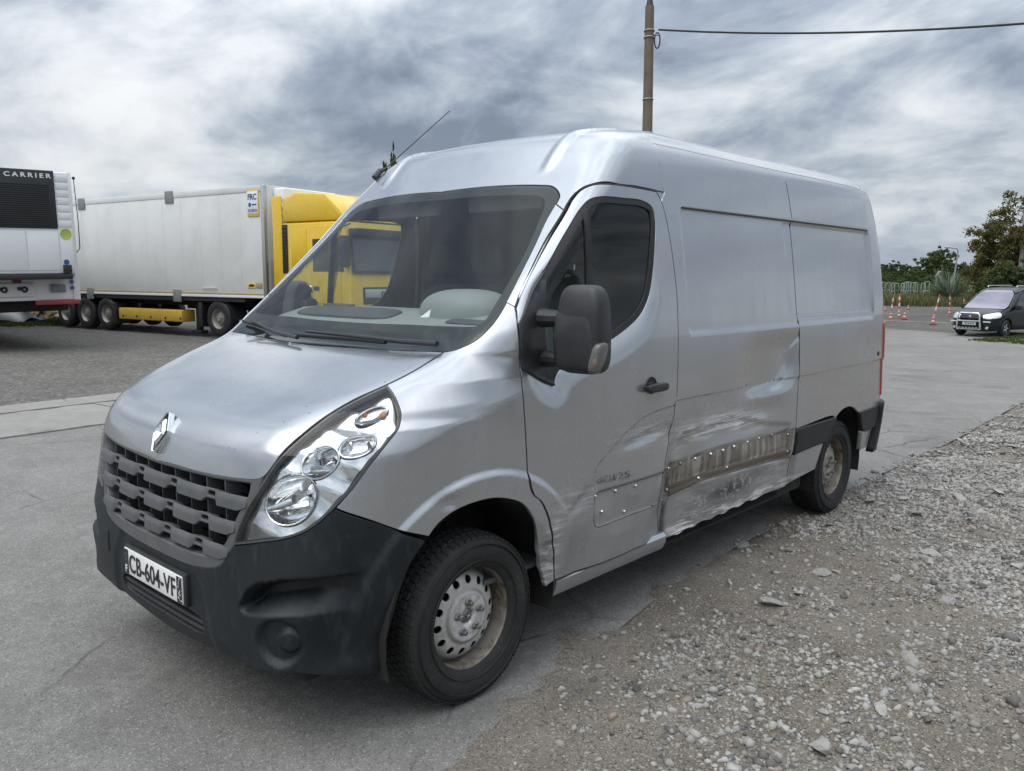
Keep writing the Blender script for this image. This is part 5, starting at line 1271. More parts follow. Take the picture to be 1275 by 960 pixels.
ground_mat('lot_gravel', ((.105, .098, .088), (.145, .138, .125), (.19, .182, .168)), .55, 1.0, .9, patch=((.085, .075, .062), .55, .6), coarse=.6)
ground_mat('asphalt', ((.165, .160, .149), (.218, .212, .199), (.285, .278, .263)), .66, .8, .9, patch=((.125, .12, .112), .55, .6), cracks=.7, coarse=.09)
ground_mat('concrete', ((.23, .22, .20), (.285, .275, .255), (.34, .33, .31)), .3, 1.6, .5, patch=((.15, .14, .12), .56, .6), cracks=.8)
ground_mat('verge_dirt', ((.135, .116, .095), (.20, .178, .150), (.26, .238, .208)), .9, 2.2, 1.2, patch=((.205, .155, .118), .56, .5))
ground_mat('soil_lot', ((.075, .068, .060), (.11, .102, .092), (.15, .142, .13)), .4, .6, .8, patch=((.20, .195, .185), .56, .6), coarse=.4)

def sheet(name, loop, h, mat, z=0.0, zf=None, parent=None):
    L = np.array(loop)[:, :2]; L = L if area2(L) > 0 else L[::-1]
    v2, F = tri_region(path([[tuple(q)] for q in L], h), [], h)
    zz = gz(v2[:, 0], v2[:, 1])+z
    if zf is not None: zz = zz+zf(v2)
    a, b_, c = v2[F[:, 0]], v2[F[:, 1]], v2[F[:, 2]]; fl_ = ((b_-a)[:, 0]*(c-a)[:, 1]-(b_-a)[:, 1]*(c-a)[:, 0]) < 0; F[fl_] = F[fl_][:, ::-1]
    me = bpy.data.meshes.new(name); me.from_pydata(np.c_[v2, zz].tolist(), [], [tuple(f) for f in F.tolist()]); me.update()
    for p_ in me.polygons: p_.use_smooth = True
    me.materials.append(MATS[mat]); o = link(bpy.data.objects.new(name, me), parent); return o
# base ground: fine near, coarse to the horizon
rings = [0, 4, 8, 12, 16, 20, 25, 30, 36, 42, 50, 60, 75, 95, 130, 200, 400, 900, 2000]; na = 72; vs = [(0, 0, -.03)]; fs = []
for k, r_ in enumerate(rings[1:]):
    for i in range(na):
        a = 2*math.pi*i/na; x_, y_ = r_*math.cos(a), r_*math.sin(a); vs.append((x_, y_, float(gz(x_, y_))-.035))
for i in range(na): fs.append((0, 1+i, 1+(i+1) % na))
for k in range(len(rings)-2):
    for i in range(na): a = 1+k*na; b_ = a+na; fs.append((a+i, b_+i, b_+(i+1) % na, a+(i+1) % na))
tag(MB().add(vs, fs, True).build('ground', 'lot_gravel', None, angle=80), kind='structure')

EDGE_PX = [(1275, 500), (1235, 522), (1190, 547), (1140, 570), (1090, 594), (1040, 622), (1000, 643), (940, 668), (880, 702), (820, 742), (760, 792), (700, 832), (640, 880), (590, 930), (560, 960)]
edge = [gpt(q)[:2] for q in EDGE_PX]
e0 = edge[0]-(edge[1]-edge[0])/np.linalg.norm(edge[1]-edge[0])*28; e1 = edge[-1]+(edge[-1]-edge[-3])/np.linalg.norm(edge[-1]-edge[-3])*1.2
s1, s2_ = gpt((0, 547))[:2], gpt((142, 527))[:2]; sd_ = (s2_-s1)/np.linalg.norm(s2_-s1); sn = np.array([-sd_[1], sd_[0]])
if sn@(CAM[:2]-s1) > 0: sn = -sn
t1, t2 = gpt((0, 509))[:2], gpt((150, 497))[:2]
far1 = gpt((1100, 409))[:2]; far2 = gpt((1275, 420))[:2]
far0 = far1+(far1-far2)/np.linalg.norm(far1-far2)*14
road_loop = [s1-sd_*14, s1, s2_, s2_+sd_*7.5, far0, far1, far2, far2+(far2-far1)/np.linalg.norm(far2-far1)*4, e0]+edge+[e1, np.array([-2.6, -9.0]), np.array([-18, -10])]
road = sheet('road', road_loop, .7, 'asphalt', .0); tag(road, kind='structure')
# worn concrete strip between road and lot: two rows of slabs
rowd = (t1-s1)@sn
def strip(name, d0, d1, a0, a1, z):
    P = [s1+sd_*a0+sn*d0, s1+sd_*a1+sn*d0, s1+sd_*a1+sn*d1, s1+sd_*a0+sn*d1]
    mb = MB(); n = 14; vs = []; 
    for k in range(n+1):
        t = k/n
        for d_, zz in ((d0, -.05), (d0, z), (d0+.02, z+.008), ((d0+d1)/2, z+.010), (d1-.02, z+.008), (d1, z), (d1, -.05)):
            p_ = s1+sd_*(a0+(a1-a0)*t)+sn*(d_+.012*math.sin(k*2.1+d_*9)); vs.append((p_[0], p_[1], zz+.004*math.sin(k*1.7+a0)))
    fs = [(k*7+j, k*7+j+1, k*7+j+8, k*7+j+7) for k in range(n) for j in range(6)]; fs += [tuple(range(7)), tuple(n*7+j for j in range(7))]
    return mb.add(vs, fs, True).build(name, 'concrete', None, angle=30)
kerb = strip('concrete_strip', rowd*.72+.012, rowd, -14, 9.5, .028); tag(kerb, kind='structure')
a = -14.0
while a < 9.0:
    L_ = random.uniform(1.9, 2.6); o = strip('slab', .0, rowd*.72, a, a+L_-.014, .016); o.parent = kerb; a += L_
EL = np.array([np.array(q) for q in [e0]+edge+[e1]])
def verge_dists(P):
    P = np.atleast_2d(P); best = np.full(len(P), 99.); sg = np.ones(len(P))
    for a_, b_ in zip(EL[:-1], EL[1:]):
        ab = b_-a_; t = np.clip(((P-a_)@ab)/(ab@ab), 0, 1); v = P-a_-t[:, None]*ab; d = np.hypot(v[:, 0], v[:, 1]); m = d < best
        best = np.where(m, d, best); sg = np.where(m, np.where(ab[0]*v[:, 1]-ab[1]*v[:, 0] > 0, 1, -1), sg)
    return best*sg
def verge_dist(p_): return float(verge_dists(p_)[0])
vsgn = 1 if verge_dist(np.array([2.5, -3.2])) > 0 else -1
# verge: loose dirt and gravel with real relief
_en = []
for k in range(len(EL)):
    tv = EL[min(k+1, len(EL)-1)]-EL[max(k-1, 0)]; tv = tv/np.linalg.norm(tv); nv = np.array([-tv[1], tv[0]])*vsgn; _en.append(EL[k]-nv*.68)
vl = _en+[ np.array([-2.2, -9.0]), np.array([8, -14]), np.array([40, -16]), np.array([40, -6])]
def verge_z(v2):
    x_, y_ = v2[:, 0], v2[:, 1]
    d = verge_dists(v2)*vsgn
    w_ = .12+.88*sstep(-.2, .5, d); return -.040+.062*sstep(-.62, .55, d)+sstep(-.66, -.35, d)*(.034*fbm(x_*1.5+2, y_*1.5, 6)+.012*fbm(x_*9, y_*9, 3))+w_*(.030*fbm(x_*1.2, y_*1.2, 3)+.022*fbm(x_*5, y_*5, 4)+.010*np.maximum(0, fbm(x_*17+3, y_*17, 3)))
near_v = _en[4:]+[ np.array([-1.6, -6.0]), np.array([1.5, -7.4]), np.array([6.5, -6.6])]
vg_far = sheet('verge_ground', vl, .30, 'verge_dirt', -.014, verge_z); tag(vg_far, kind='structure')
vg = sheet('verge', near_v, .045, 'verge_dirt', .0, verge_z); tag(vg, kind='structure')

# ---- stones
mat_simple('stone_grey', (.285, .278, .26), .85, 0, .35, 3, .5, 90, dirt=((.16, .13, .105), .5))
mat_simple('stone_pale', (.36, .35, .325), .85, 0, .3, 3, .5, 90, dirt=((.22, .19, .16), .4))
mat_simple('stone_brown', (.23, .195, .16), .88, 0, .3, 3, .5, 90); mat_simple('stone_dark', (.115, .112, .108), .8, 0, .35, 3, .5, 90, dirt=((.15, .125, .10), .4))
def stone_mesh(seed, sub):
    bm = bmesh.new(); bmesh.ops.create_icosphere(bm, subdivisions=sub, radius=1.0); r_ = random.Random(seed)
    pl = [(Vector((r_.gauss(0, 1), r_.gauss(0, 1), r_.gauss(0, 1))).normalized(), r_.uniform(.34, .72)) for _ in range(14)]
    for v in bm.verts:
        for n_, d in pl:
            e = v.co.dot(n_)-d
            if e > 0: v.co -= n_*e
        v.co += Vector((r_.uniform(-.03, .03), r_.uniform(-.03, .03), r_.uniform(-.03, .03)))
    bm.verts.index_update(); V = np.array([v.co for v in bm.verts]); F = [tuple(v.index for v in f.verts) for f in bm.faces]; bm.free(); return V, F
SM = [stone_mesh(i, 1) for i in range(8)]; SB = [stone_mesh(20+i, 2) for i in range(7)]
big_meshes = []
for i, (V, F) in enumerate(SB):
    me = bpy.data.meshes.new('stone'); me.from_pydata((V*[1.25, 1.0, .78]).tolist(), [], F); me.materials.append(MATS[('stone_grey', 'stone_pale', 'stone_grey', 'stone_dark', 'stone_grey', 'stone_pale', 'stone_grey')[i]]); me.update(); big_meshes.append(me)
rs = np.random.default_rng(21)
def sample(n, x0, x1, y0, y1, clump=1.0):
    X = rs.uniform(x0, x1, n*2); Y = rs.uniform(y0, y1, n*2)
    den_ = .45+1.3*fbm(X*.9+11, Y*.9, 3)+.6*fbm(X*2.6, Y*2.6+5, 2)
    vd = verge_dists(np.c_[X, Y])*vsgn
    k = 1.5*np.maximum(den_, .09)*np.where(vd > .30, 1, np.maximum(0.0, .22+vd*2.2))
    # bare trodden dirt nearest the corner, heaped gravel along the middle
    k = k*(.25+.75*sstep(.1, 1.6, X+.35*(Y+2.6)))*(.22+1.1*np.exp(-((Y+2.75+.05*(X-1.5))/.85)**2)+.6*sstep(2.2, 4.5, X)+.2*sstep(-4.0, -4.6, Y))
    D3 = np.c_[X, Y, np.zeros(len(X))]-CAM; dp = D3@CF; vis = (dp > 1.2) & (np.abs(D3@CR) < dp*.68+.3)
    ok = (vd > -.40) & (rs.random(len(X)) < k) & vis
    return [(a_, b_, c_) for a_, b_, c_ in zip(X[ok], Y[ok], vd[ok])]
E_MATS = ('stone_grey', 'stone_pale', 'stone_dark')
zref = lambda x_, y_: float(verge_z(np.array([[x_, y_]]))[0]+gz(x_, y_)) if verge_dist(np.array([x_, y_]))*vsgn > 0 else max(float(gz(x_, y_)), float(verge_z(np.array([[x_, y_]]))[0]+gz(x_, y_)))
cnt = 0
for x_, y_, vd in sample(900, -.6, 9.5, -5.5, -.2):
    if cnt >= 280: break
    s_ = min(.058, .016+rs.gamma(2.0, .0085)); o = bpy.data.objects.new('stone', big_meshes[rs.integers(7)]); COL.objects.link(o)
    o.location = (x_, y_, zref(x_, y_)+s_*.22); o.rotation_euler = (rs.uniform(-.4, .4), rs.uniform(-.4, .4), rs.uniform(0, 6.3)); k = rs.uniform(.75, 1.3); o.scale = (s_*k, s_*rs.uniform(.8, 1.2), s_*rs.uniform(.7, 1.2))
    mi = big_meshes.index(o.data); cn = ('grey', 'pale', 'grey', 'dark', 'grey', 'pale', 'grey')[mi]; sn_ = 'large' if s_ > .042 else ('small' if s_ < .027 else 'middling'); wh_ = 'on the verge near the asphalt edge' if vd < .5 else 'out on the gravel verge'; tag(o, '%s angular %s stone lying %s' % (sn_, cn, wh_), 'stone', 'loose stones on the verge'); cnt += 1
def gravel(name, n, box_, smin, sg, mats):
    pts = sample(n, *box_); X = np.array([p_[:2] for p_ in pts]); vd = np.array([p_[2] for p_ in pts]); Z = np.where(vd > 0, verge_z(X), np.maximum(verge_z(X), 0))+gz(X[:, 0], X[:, 1])
    for mi, mt in enumerate(mats):
        sel = np.where(rs.integers(0, 10, len(X)) % len(mats) == mi)[0]; AV = []; AF = []; o0 = 0
        for i in sel:
            V, F = SM[rs.integers(8)]; s_ = smin+rs.gamma(1.6, sg); a_ = rs.uniform(0, 6.3); c, q = math.cos(a_), math.sin(a_)
            W_ = V*[s_*rs.uniform(.9, 1.6), s_*rs.uniform(.8, 1.3), s_*rs.uniform(.55, .95)]; W_ = np.c_[W_[:, 0]*c-W_[:, 1]*q, W_[:, 0]*q+W_[:, 1]*c, W_[:, 2]]
            AV.append(W_+[X[i, 0], X[i, 1], Z[i]+s_*.04]); AF.append(np.array(F)+o0); o0 += len(V)
        me = bpy.data.meshes.new(name); AV = np.vstack(AV); AF = np.vstack(AF); me.vertices.add(len(AV)); me.vertices.foreach_set('co', AV.ravel()); me.loops.add(len(AF)*3); me.polygons.add(len(AF))
        me.loops.foreach_set('vertex_index', AF.ravel().astype(np.int32)); me.polygons.foreach_set('loop_start', np.arange(0, len(AF)*3, 3, dtype=np.int32)); me.polygons.foreach_set('loop_total', np.full(len(AF), 3, np.int32)); me.update(calc_edges=True); me.validate()
        me.materials.append(MATS[mt]); tag(link(bpy.data.objects.new(name, me)), 'small %s gravel strewn over the dirt verge' % {'stone_grey': 'grey', 'stone_pale': 'pale', 'stone_dark': 'dark', 'stone_brown': 'brown'}[mt], 'gravel', kind='stuff')
gravel('gravel', 420000, (-.8, 14.0, -6.2, 0.8), .0033, .0046, ('stone_grey', 'stone_pale', 'stone_dark', 'stone_grey', 'stone_brown', 'stone_grey'))

# ================================================================== VEGETATION
def leaf_mat(name, c0, c1, c2):
    b = NB(name); oi = b.n('ShaderNodeObjectInfo'); at = b.attr('tone', 'Fac'); n = b.noise(1.1, 4, .6)
    f = b.math('ADD', b.math('MULTIPLY', at, .6), b.math('ADD', b.math('MULTIPLY', n, .3), b.math('MULTIPLY', oi.outputs['Random'], .12)))
    c = b.ramp(f, [(.2, c0), (.5, c1), (.85, c2)])
    d = b.n('ShaderNodeBsdfDiffuse'); b.l(c, d.inputs[0]); tr = b.n('ShaderNodeBsdfTranslucent'); b.l(c, tr.inputs[0]); m = b.n('ShaderNodeMixShader'); m.inputs[0].default_value = .3
    b.l(d.outputs[0], m.inputs[1]); b.l(tr.outputs[0], m.inputs[2]); b.l(m.outputs[0], b.out.inputs[0]); return b.done()
leaf_mat('leaf_dark', (.036, .052, .024), (.072, .098, .042), (.115, .145, .062))
leaf_mat('leaf_mid', (.055, .075, .030), (.095, .122, .048), (.145, .170, .070))
leaf_mat('leaf_autumn', (.052, .056, .022), (.105, .105, .040), (.18, .15, .058))
leaf_mat('leaf_silver', (.11, .145, .10), (.20, .25, .185), (.34, .38, .30))
leaf_mat('grass_green', (.045, .065, .020), (.085, .115, .034), (.13, .15, .055))
leaf_mat('grass_dry', (.085, .085, .038), (.14, .14, .06), (.20, .19, .09))
mat_simple('bark', (.095, .08, .065), .9, 0, .3, 6, .8, 30)
def quads_mesh(name, C_, N_, S_, tone, mat, aspect=.6):
    n = len(C_); N_ = N_/np.linalg.norm(N_, axis=1, keepdims=True); A = np.cross(N_, rng.normal(size=(n, 3))); A /= np.maximum(np.linalg.norm(A, axis=1, keepdims=True), 1e-6); B = np.cross(N_, A)
    V = np.stack([C_-A*S_[:, None], C_+B*S_[:, None]*aspect, C_+A*S_[:, None], C_-B*S_[:, None]*aspect], 1).reshape(-1, 3)
    me = bpy.data.meshes.new(name); me.vertices.add(4*n); me.vertices.foreach_set('co', V.ravel()); me.loops.add(4*n); me.polygons.add(n); me.loops.foreach_set('vertex_index', np.arange(4*n, dtype=np.int32))
    me.polygons.foreach_set('loop_start', np.arange(0, 4*n, 4, dtype=np.int32)); me.polygons.foreach_set('loop_total', np.full(n, 4, np.int32)); me.update(calc_edges=True)
    at = me.attributes.new('tone', 'FLOAT', 'POINT'); at.data.foreach_set('value', np.repeat(tone, 4).astype(np.float32)); me.materials.append(MATS[mat]); return me
def tree_meshes(seed, h, rx, leaves, mat, size, trunk_frac=.25, limbs=9, droop=0., base=.28):
    """trunk with limbs and a crown of leaf sprays spread over limb clumps"""
    r_ = np.random.default_rng(seed); tk = MB(); th = h*.55
    pts = [(r_.normal(0, .02)*h*k, r_.normal(0, .02)*h*k, h*.72*k) for k in np.linspace(0, 1, 7)]; tk.tube(pts, [h*.028*(1-.8*k)+.01 for k in np.linspace(0, 1, 7)], 8)
    cl = []
    for i in range(limbs):
        t = base+(.95-base)*((i+.5)/limbs)**.9; a = i*2.399+r_.uniform(-.5, .5); z0 = h*.72*t; L = rx*(1.05-.55*abs(t-.45))*r_.uniform(.65, 1.1)
        e = np.array([L*math.cos(a), L*math.sin(a), z0+h*.22*r_.uniform(.3, 1)*(1-droop)]); p0 = np.array([0, 0, z0]); m_ = (p0+e)/2+np.array([0, 0, h*.03])
        tk.tube([tuple(p0), tuple(m_), tuple(e)], [h*.011, h*.007, h*.003], 5); cl += [(e, rx*r_.uniform(.28, .48)), (m_*.45+e*.55, rx*r_.uniform(.25, .42))]
    cl += [(np.array([r_.normal(0, .1)*rx, r_.normal(0, .1)*rx, h*.86]), rx*.38), (np.array([0, 0, h*.7]), rx*.45)]
    per = leaves//len(cl); C_ = []; N_ = []; T_ = []
    for c, rr in cl:
        # sub clumps give the uneven, gappy outline
        sub = [(c+r_.normal(size=3)*rr*.55, rr*r_.uniform(.25, .5)) for _ in range(6)]
        for sc_, sr in sub:
            n = per//6; d = r_.normal(size=(n, 3)); d /= np.linalg.norm(d, axis=1, keepdims=True); q = sc_+d*(sr*r_.uniform(.3, 1.05, (n, 1)))*[1, 1, .72]
            C_.append(q); N_.append(d+r_.normal(size=(n, 3))*.7+[0, 0, .4]); T_.append(np.clip(.5+r_.normal(0, .13, n)+r_.normal(0, .12), 0, 1))
    C_ = np.vstack(C_); N_ = np.vstack(N_); T_ = np.concatenate(T_)
    return tk, quads_mesh('crown', C_, N_, size*r_.uniform(.6, 1.3, len(C_)), T_, mat)
TREEDEF = {}
def tree_kind(key, *a, **k):
    tk, cr = tree_meshes(*a, **k); t = tk.build('trunk', 'bark'); TREEDEF[key] = (t.data, cr); bpy.data.objects.remove(t)
def plant_tree(name, key, loc, s, label, group=None, rz=0.0, sz=1.0, cat='tree'):
    o = empty(name, loc, rz); o.scale = (s, s, s*sz)
    link(bpy.data.objects.new('trunk', TREEDEF[key][0]), o); link(bpy.data.objects.new('crown', TREEDEF[key][1]), o); tag(o, label, cat, group); return o
tree_kind('dark', 1, 10, 4.2, 11000, 'leaf_dark', .24, limbs=14, base=.08); tree_kind('dark2', 2, 10, 3.4, 9000, 'leaf_dark', .22, limbs=13, base=.06); tree_kind('mid', 3, 10, 4.0, 11000, 'leaf_mid', .22, limbs=14, base=.04)
tree_kind('mid2', 4, 10, 3.6, 9000, 'leaf_mid', .24, limbs=12, base=.03); tree_kind('oak', 5, 10, 4.6, 34000, 'leaf_autumn', .13, limbs=24, base=.34)
def at_depth(px, depth):        # ground point below a pixel column at a chosen distance
    P = px_depth((px, 345), depth); return np.array([P[0], P[1], float(gz(P[0], P[1]))])
def z_at(px, depth): return px_depth(px, depth)[2]
# row of trees beyond the lot (right of the van)
woods = [(1088, 112, 'dark', 326, 'tall dark tree at the end of the wood by the van'), (1112, 118, 'dark2', 327, None), (1133, 108, 'dark', 329, None), (1158, 96, 'mid', 312, None), (1172, 104, 'dark2', 309, None),
         (1190, 112, 'dark', 328, None), (1208, 100, 'dark2', 331, None), (1228, 108, 'dark', 325, None), (1146, 120, 'dark2', 330, None), (1245, 90, 'mid', 318, None), (1272, 84, 'mid', 322, None), (1300, 96, 'dark', 318, None), (1100, 88, 'mid2', 343, None), (1122, 84, 'mid2', 345, None), (1141, 80, 'mid2', 341, None),
         (1205, 86, 'mid2', 344, None), (1226, 78, 'mid2', 343, None), (1100, 124, 'dark', 327, None), (1123, 126, 'dark2', 328, None), (1166, 122, 'dark', 328, None), (1180, 92, 'mid', 334, None), (1198, 118, 'dark2', 328, None), (1218, 120, 'dark', 327, None), (1242, 116, 'dark2', 326, None), (1112, 96, 'mid', 338, None), (1132, 94, 'mid2', 336, None), (1192, 84, 'mid2', 345, None), (1154, 86, 'mid2', 342, None), (1214, 84, 'mid', 338, None), (1240, 80, 'mid2', 340, None), (1092, 100, 'mid', 336, None)]
for i, (px, dp, key, top, lb) in enumerate(woods):
    P = at_depth(px, dp); hgt = z_at((px, top), dp)-P[2]
    lb = {'dark': 'dark green broad tree in the wood beyond the lot', 'dark2': 'dark green slender tree in the wood beyond the lot', 'mid': 'mid green bushy tree in front of the dark wood', 'mid2': 'low light green tree at the foot of the dark wood'}[key]
    plant_tree('broadleaf_tree', key, P, hgt/10.0*1.02, lb, 'trees of the wood beyond the lot', rz=i*1.3, sz=1.0)
P = at_depth(1282, 50); plant_tree('oak_tree', 'oak', P, (z_at((1268, 236), 50)-P[2])/11.2, 'tall tree with yellowing brown-green leaves beside the wooden pole', rz=.7)
P = at_depth(1262, 47); plant_tree('round_tree', 'mid', P, (z_at((1250, 318), 47)-P[2])/10, 'round green tree below the yellowing tall tree', rz=2.2, sz=.95)
P = at_depth(491, 60); _bt = plant_tree('slender_tree', 'dark2', P, (z_at((483, 193), 60)-P[2])/9.6, 'thin treetop showing above the cab roof behind the aerial', rz=.4); _bt.scale = (_bt.scale[0]*.17, _bt.scale[1]*.17, _bt.scale[2])
# trees beyond the trailers and round the yard
for i, (px, dp, key, hh) in enumerate(((-60, 60, 'dark', 9), (20, 64, 'dark2', 8), (-160, 55, 'mid', 9), (130, 70, 'dark', 8), (260, 74, 'dark', 8), (380, 72, 'mid', 8))):
    P = at_depth(px, dp); plant_tree('broadleaf_tree', key, P, hh/10*.62, 'dark tree standing behind the parked trailers', 'trees behind the trailers', rz=i)
# trees across the yard behind the photographer (they show in the paint)
for i, (x_, y_, key, hh) in enumerate(((-6, -58, 'dark', 8), (3, -60, 'mid', 9), (12, -57, 'dark2', 9), (21, -59, 'dark', 10), (30, -60, 'mid', 9), (40, -58, 'dark', 10), (50, -57, 'dark2', 10), (-16, -58, 'dark', 8), (-26, -57, 'mid', 8), (60, -54, 'dark', 10))):
    plant_tree('broadleaf_tree', key, (x_, y_, float(gz(x_, y_))), hh/10, 'green tree along the side of the yard facing the van', 'trees along the yard side', rz=i*1.7)

def tuft_field(name, pts, hgt, mat, label, wid=.012, per=9, lean=.35):
    """grass blades over a set of ground points"""
    V = []; F = []; T = []
    for (x_, y_, z_) in pts:
        for k in range(per):
            a = rng.uniform(0, 6.28); hh = hgt*rng.uniform(.45, 1.2); b0 = np.array([x_+rng.normal(0, hgt*.35), y_+rng.normal(0, hgt*.35), z_-.01]); d = np.array([math.cos(a), math.sin(a), 0]); w_ = np.array([-d[1], d[0], 0])*wid
            m_ = b0+d*hh*lean*.35+np.array([0, 0, hh*.6]); t = b0+d*hh*lean+np.array([0, 0, hh]); o = len(V)
            V += [b0-w_, b0+w_, m_-w_*.7, m_+w_*.7, t]; F += [(o, o+1, o+3, o+2), (o+2, o+3, o+4)]; T += [rng.uniform(0, 1)]*5
    me = bpy.data.meshes.new(name); me.from_pydata([tuple(v) for v in V], [], F); me.update(); at = me.attributes.new('tone', 'FLOAT', 'POINT'); at.data.foreach_set('value', np.array(T, np.float32)); me.materials.append(MATS[mat])
    o = link(bpy.data.objects.new(name, me)); tag(o, label, 'grass', kind='stuff'); return o
def scatter_px(px0, px1, d0, d1, n):
    out = []
    for _ in range(n):
        t = rng.random(); dp = rng.uniform(d0, d1); px = px0+(px1-px0)*t; P = at_depth(px, dp); out.append(tuple(P))
    return out
tuft_field('tall_grass', scatter_px(1085, 1215, 62, 72, 800), .75, 'grass_dry', 'tall yellowing grass along the far edge of the lot', .03, 8)
tuft_field('weeds', scatter_px(1085, 1300, 72, 80, 700), 1.3, 'grass_green', 'green weeds growing between the metal frames', .05, 9)
gp = [gpt(q) for q in ((1205, 424), (1275, 417), (1330, 416), (1330, 432), (1275, 429))]
def in_poly_scatter(pl, n):
    L = np.array([q[:2] for q in pl]); lo, hi = L.min(0), L.max(0); G = rng.uniform(lo, hi, (n, 2)); i_, _ = inpoly(G, L, 1); G = G[i_]; return [(a, b_, float(gz(a, b_))) for a, b_ in G]
tuft_field('grass_patch', in_poly_scatter(gp, 1300), .10, 'grass_green', 'short green grass patch in front of the dark minivan', .012, 7)
gl = [gpt(q) for q in ((-60, 408), (95, 405), (84, 396), (-60, 394))]
tuft_field('grass_strip', in_poly_scatter(gl, 2600), .10, 'grass_green', 'green grass strip in front of the woodpile', .014, 7)
# pampas-like silver shrub
def fountain(name, loc, h, n, mat, label):
    V = []; F = []; T = []
    for k in range(n):
        a = rng.uniform(0, 6.28); el_ = rng.uniform(.10, .95); L = h*rng.uniform(.7, 1.15); d = np.array([math.cos(a), math.sin(a), 0]); w_ = np.array([-d[1], d[0], 0])*.035*h/2; o = len(V); tone = rng.uniform(0, 1)
        for j in range(6):
            t = j/5; p_ = d*L*(.9*t*(1.2-el_)+.18*t*t)+np.array([0, 0, L*(el_*1.15*t-.38*t*t*(1.15-el_*.5))]); V += [p_-w_*(1-t*.8), p_+w_*(1-t*.8)]; T += [tone, tone]
        F += [(o+2*j, o+2*j+1, o+2*j+3, o+2*j+2) for j in range(5)]
    me = bpy.data.meshes.new('fronds'); me.from_pydata([tuple(v) for v in V], [], F); me.update(); at = me.attributes.new('tone', 'FLOAT', 'POINT'); at.data.foreach_set('value', np.array(T, np.float32)); me.materials.append(MATS[mat])
    o = empty(name, loc); link(bpy.data.objects.new('fronds', me), o); tag(o, label, 'shrub'); 
    MB().lathe([(.001, 0), (.25, 0), (.2, .25), (.001, .3)], 10, 'z').build('clump_base', 'bark', o); return o
P = at_depth(1184, 66); fountain('silver_shrub', P, 3.1, 1100, 'leaf_silver', 'silvery arching shrub standing before the metal frames')

# ================================================================== TRAILERS, TRUCK, MINIVAN
mat_simple('box_white', (.66, .665, .65), .42, 0, .05, .7, dirt=((.40, .39, .36), .35))
mat_simple('box_white_clean', (.74, .75, .76), .38, 0, .03, .8, dirt=((.5, .5, .49), .2))
mat_simple('alu', (.55, .56, .56), .35, .8, .08, 3)
mat_simple('yellow_paint', (.72, .47, .02), .28, 0, .04, 1, coat=.5, dirt=((.45, .32, .06), .2))
mat_simple('yellow_dull', (.55, .36, .04), .5, 0, .1, 2, dirt=((.25, .2, .1), .4))
mat_simple('stripe_orange', (.40, .27, .09), .5, 0, .1, 3)
mat_simple('chassis', (.012, .012, .013), .7, 0, .3, 3)
mat_simple('panel_grey', (.20, .205, .205), .5, 0, .15, 4)
mat_simple('red_board', (.32, .035, .04), .5, 0, .25, 3, dirt=((.2, .12, .1), .4))
mat_simple('unit_black', (.018, .02, .022), .5, 0, .15, 3)
mat_simple('truck_rim', (.30, .29, .265), .5, .3, .2, 6, dirt=((.12, .11, .09), .5))
mat_simple('sign_white', (.75, .76, .77), .45); mat_simple('sign_blue', (.03, .08, .26), .45); mat_simple('badge_green', (.40, .48, .10), .5); mat_simple('label_yellow', (.70, .48, .08), .5)
mat_simple('mv_screen', (.13, .12, .17), .10, 0, .08, 2, coat=1.0)
mat_simple('truck_screen', (.035, .042, .045), .08, 0, .1, 2, coat=.6)
mat_glass('truck_glass', (.45, .52, .50), 0, 1.3, 1.6, .05)
def basis_obj(name, origin, ex, ey):      # empty whose local x, y axes are given (horizontal)
    o = empty(name, origin); o.rotation_euler = (0, 0, math.atan2(ex[1], ex[0])); return o
def truck_wheel(parent, x, y, r=.50, w_=.30, side=-1, mat='truck_rim', nm='wheel'):
    mb = MB().lathe([(.28*r/.5, side*w_*.46), (.33*r/.5, side*w_*.5), (.44*r/.5, side*w_*.5), (.485*r/.5, side*w_*.42), (r, side*w_*.3), (r, -side*w_*.3), (.485*r/.5, -side*w_*.45), (.28*r/.5, -side*w_*.45)], 28, 'y')
    for k in range(36):
        a = 2*math.pi*k/36; mb.box(r-.012, r+.006, -w_*.33, w_*.33, -.028, .028, rot=Matrix.Rotation(-a, 3, 'Y'))
    wh = mb.build('wheel', 'rubber', parent, angle=40); wh.location = (x, y, r)
    MB().lathe([(.285*r/.5, side*w_*.44), (.27*r/.5, side*w_*.36), (.23*r/.5, side*w_*.10), (.17*r/.5, side*w_*.05), (.155*r/.5, side*w_*.30), (.08*r/.5, side*w_*.34), (.075*r/.5, side*w_*.42), (.001, side*w_*.42)], 24, 'y').build('rim', mat, wh)
    for k in range(8):
        a = 2*math.pi*k/8; c = (.125*r/.5*math.cos(a), 0, .125*r/.5*math.sin(a)); MB().lathe([(.016, side*w_*.31), (.014, side*w_*.38), (.001, side*w_*.39)], 6, 'y', c).build('wheel_nut', 'nut_steel', wh)
    return wh
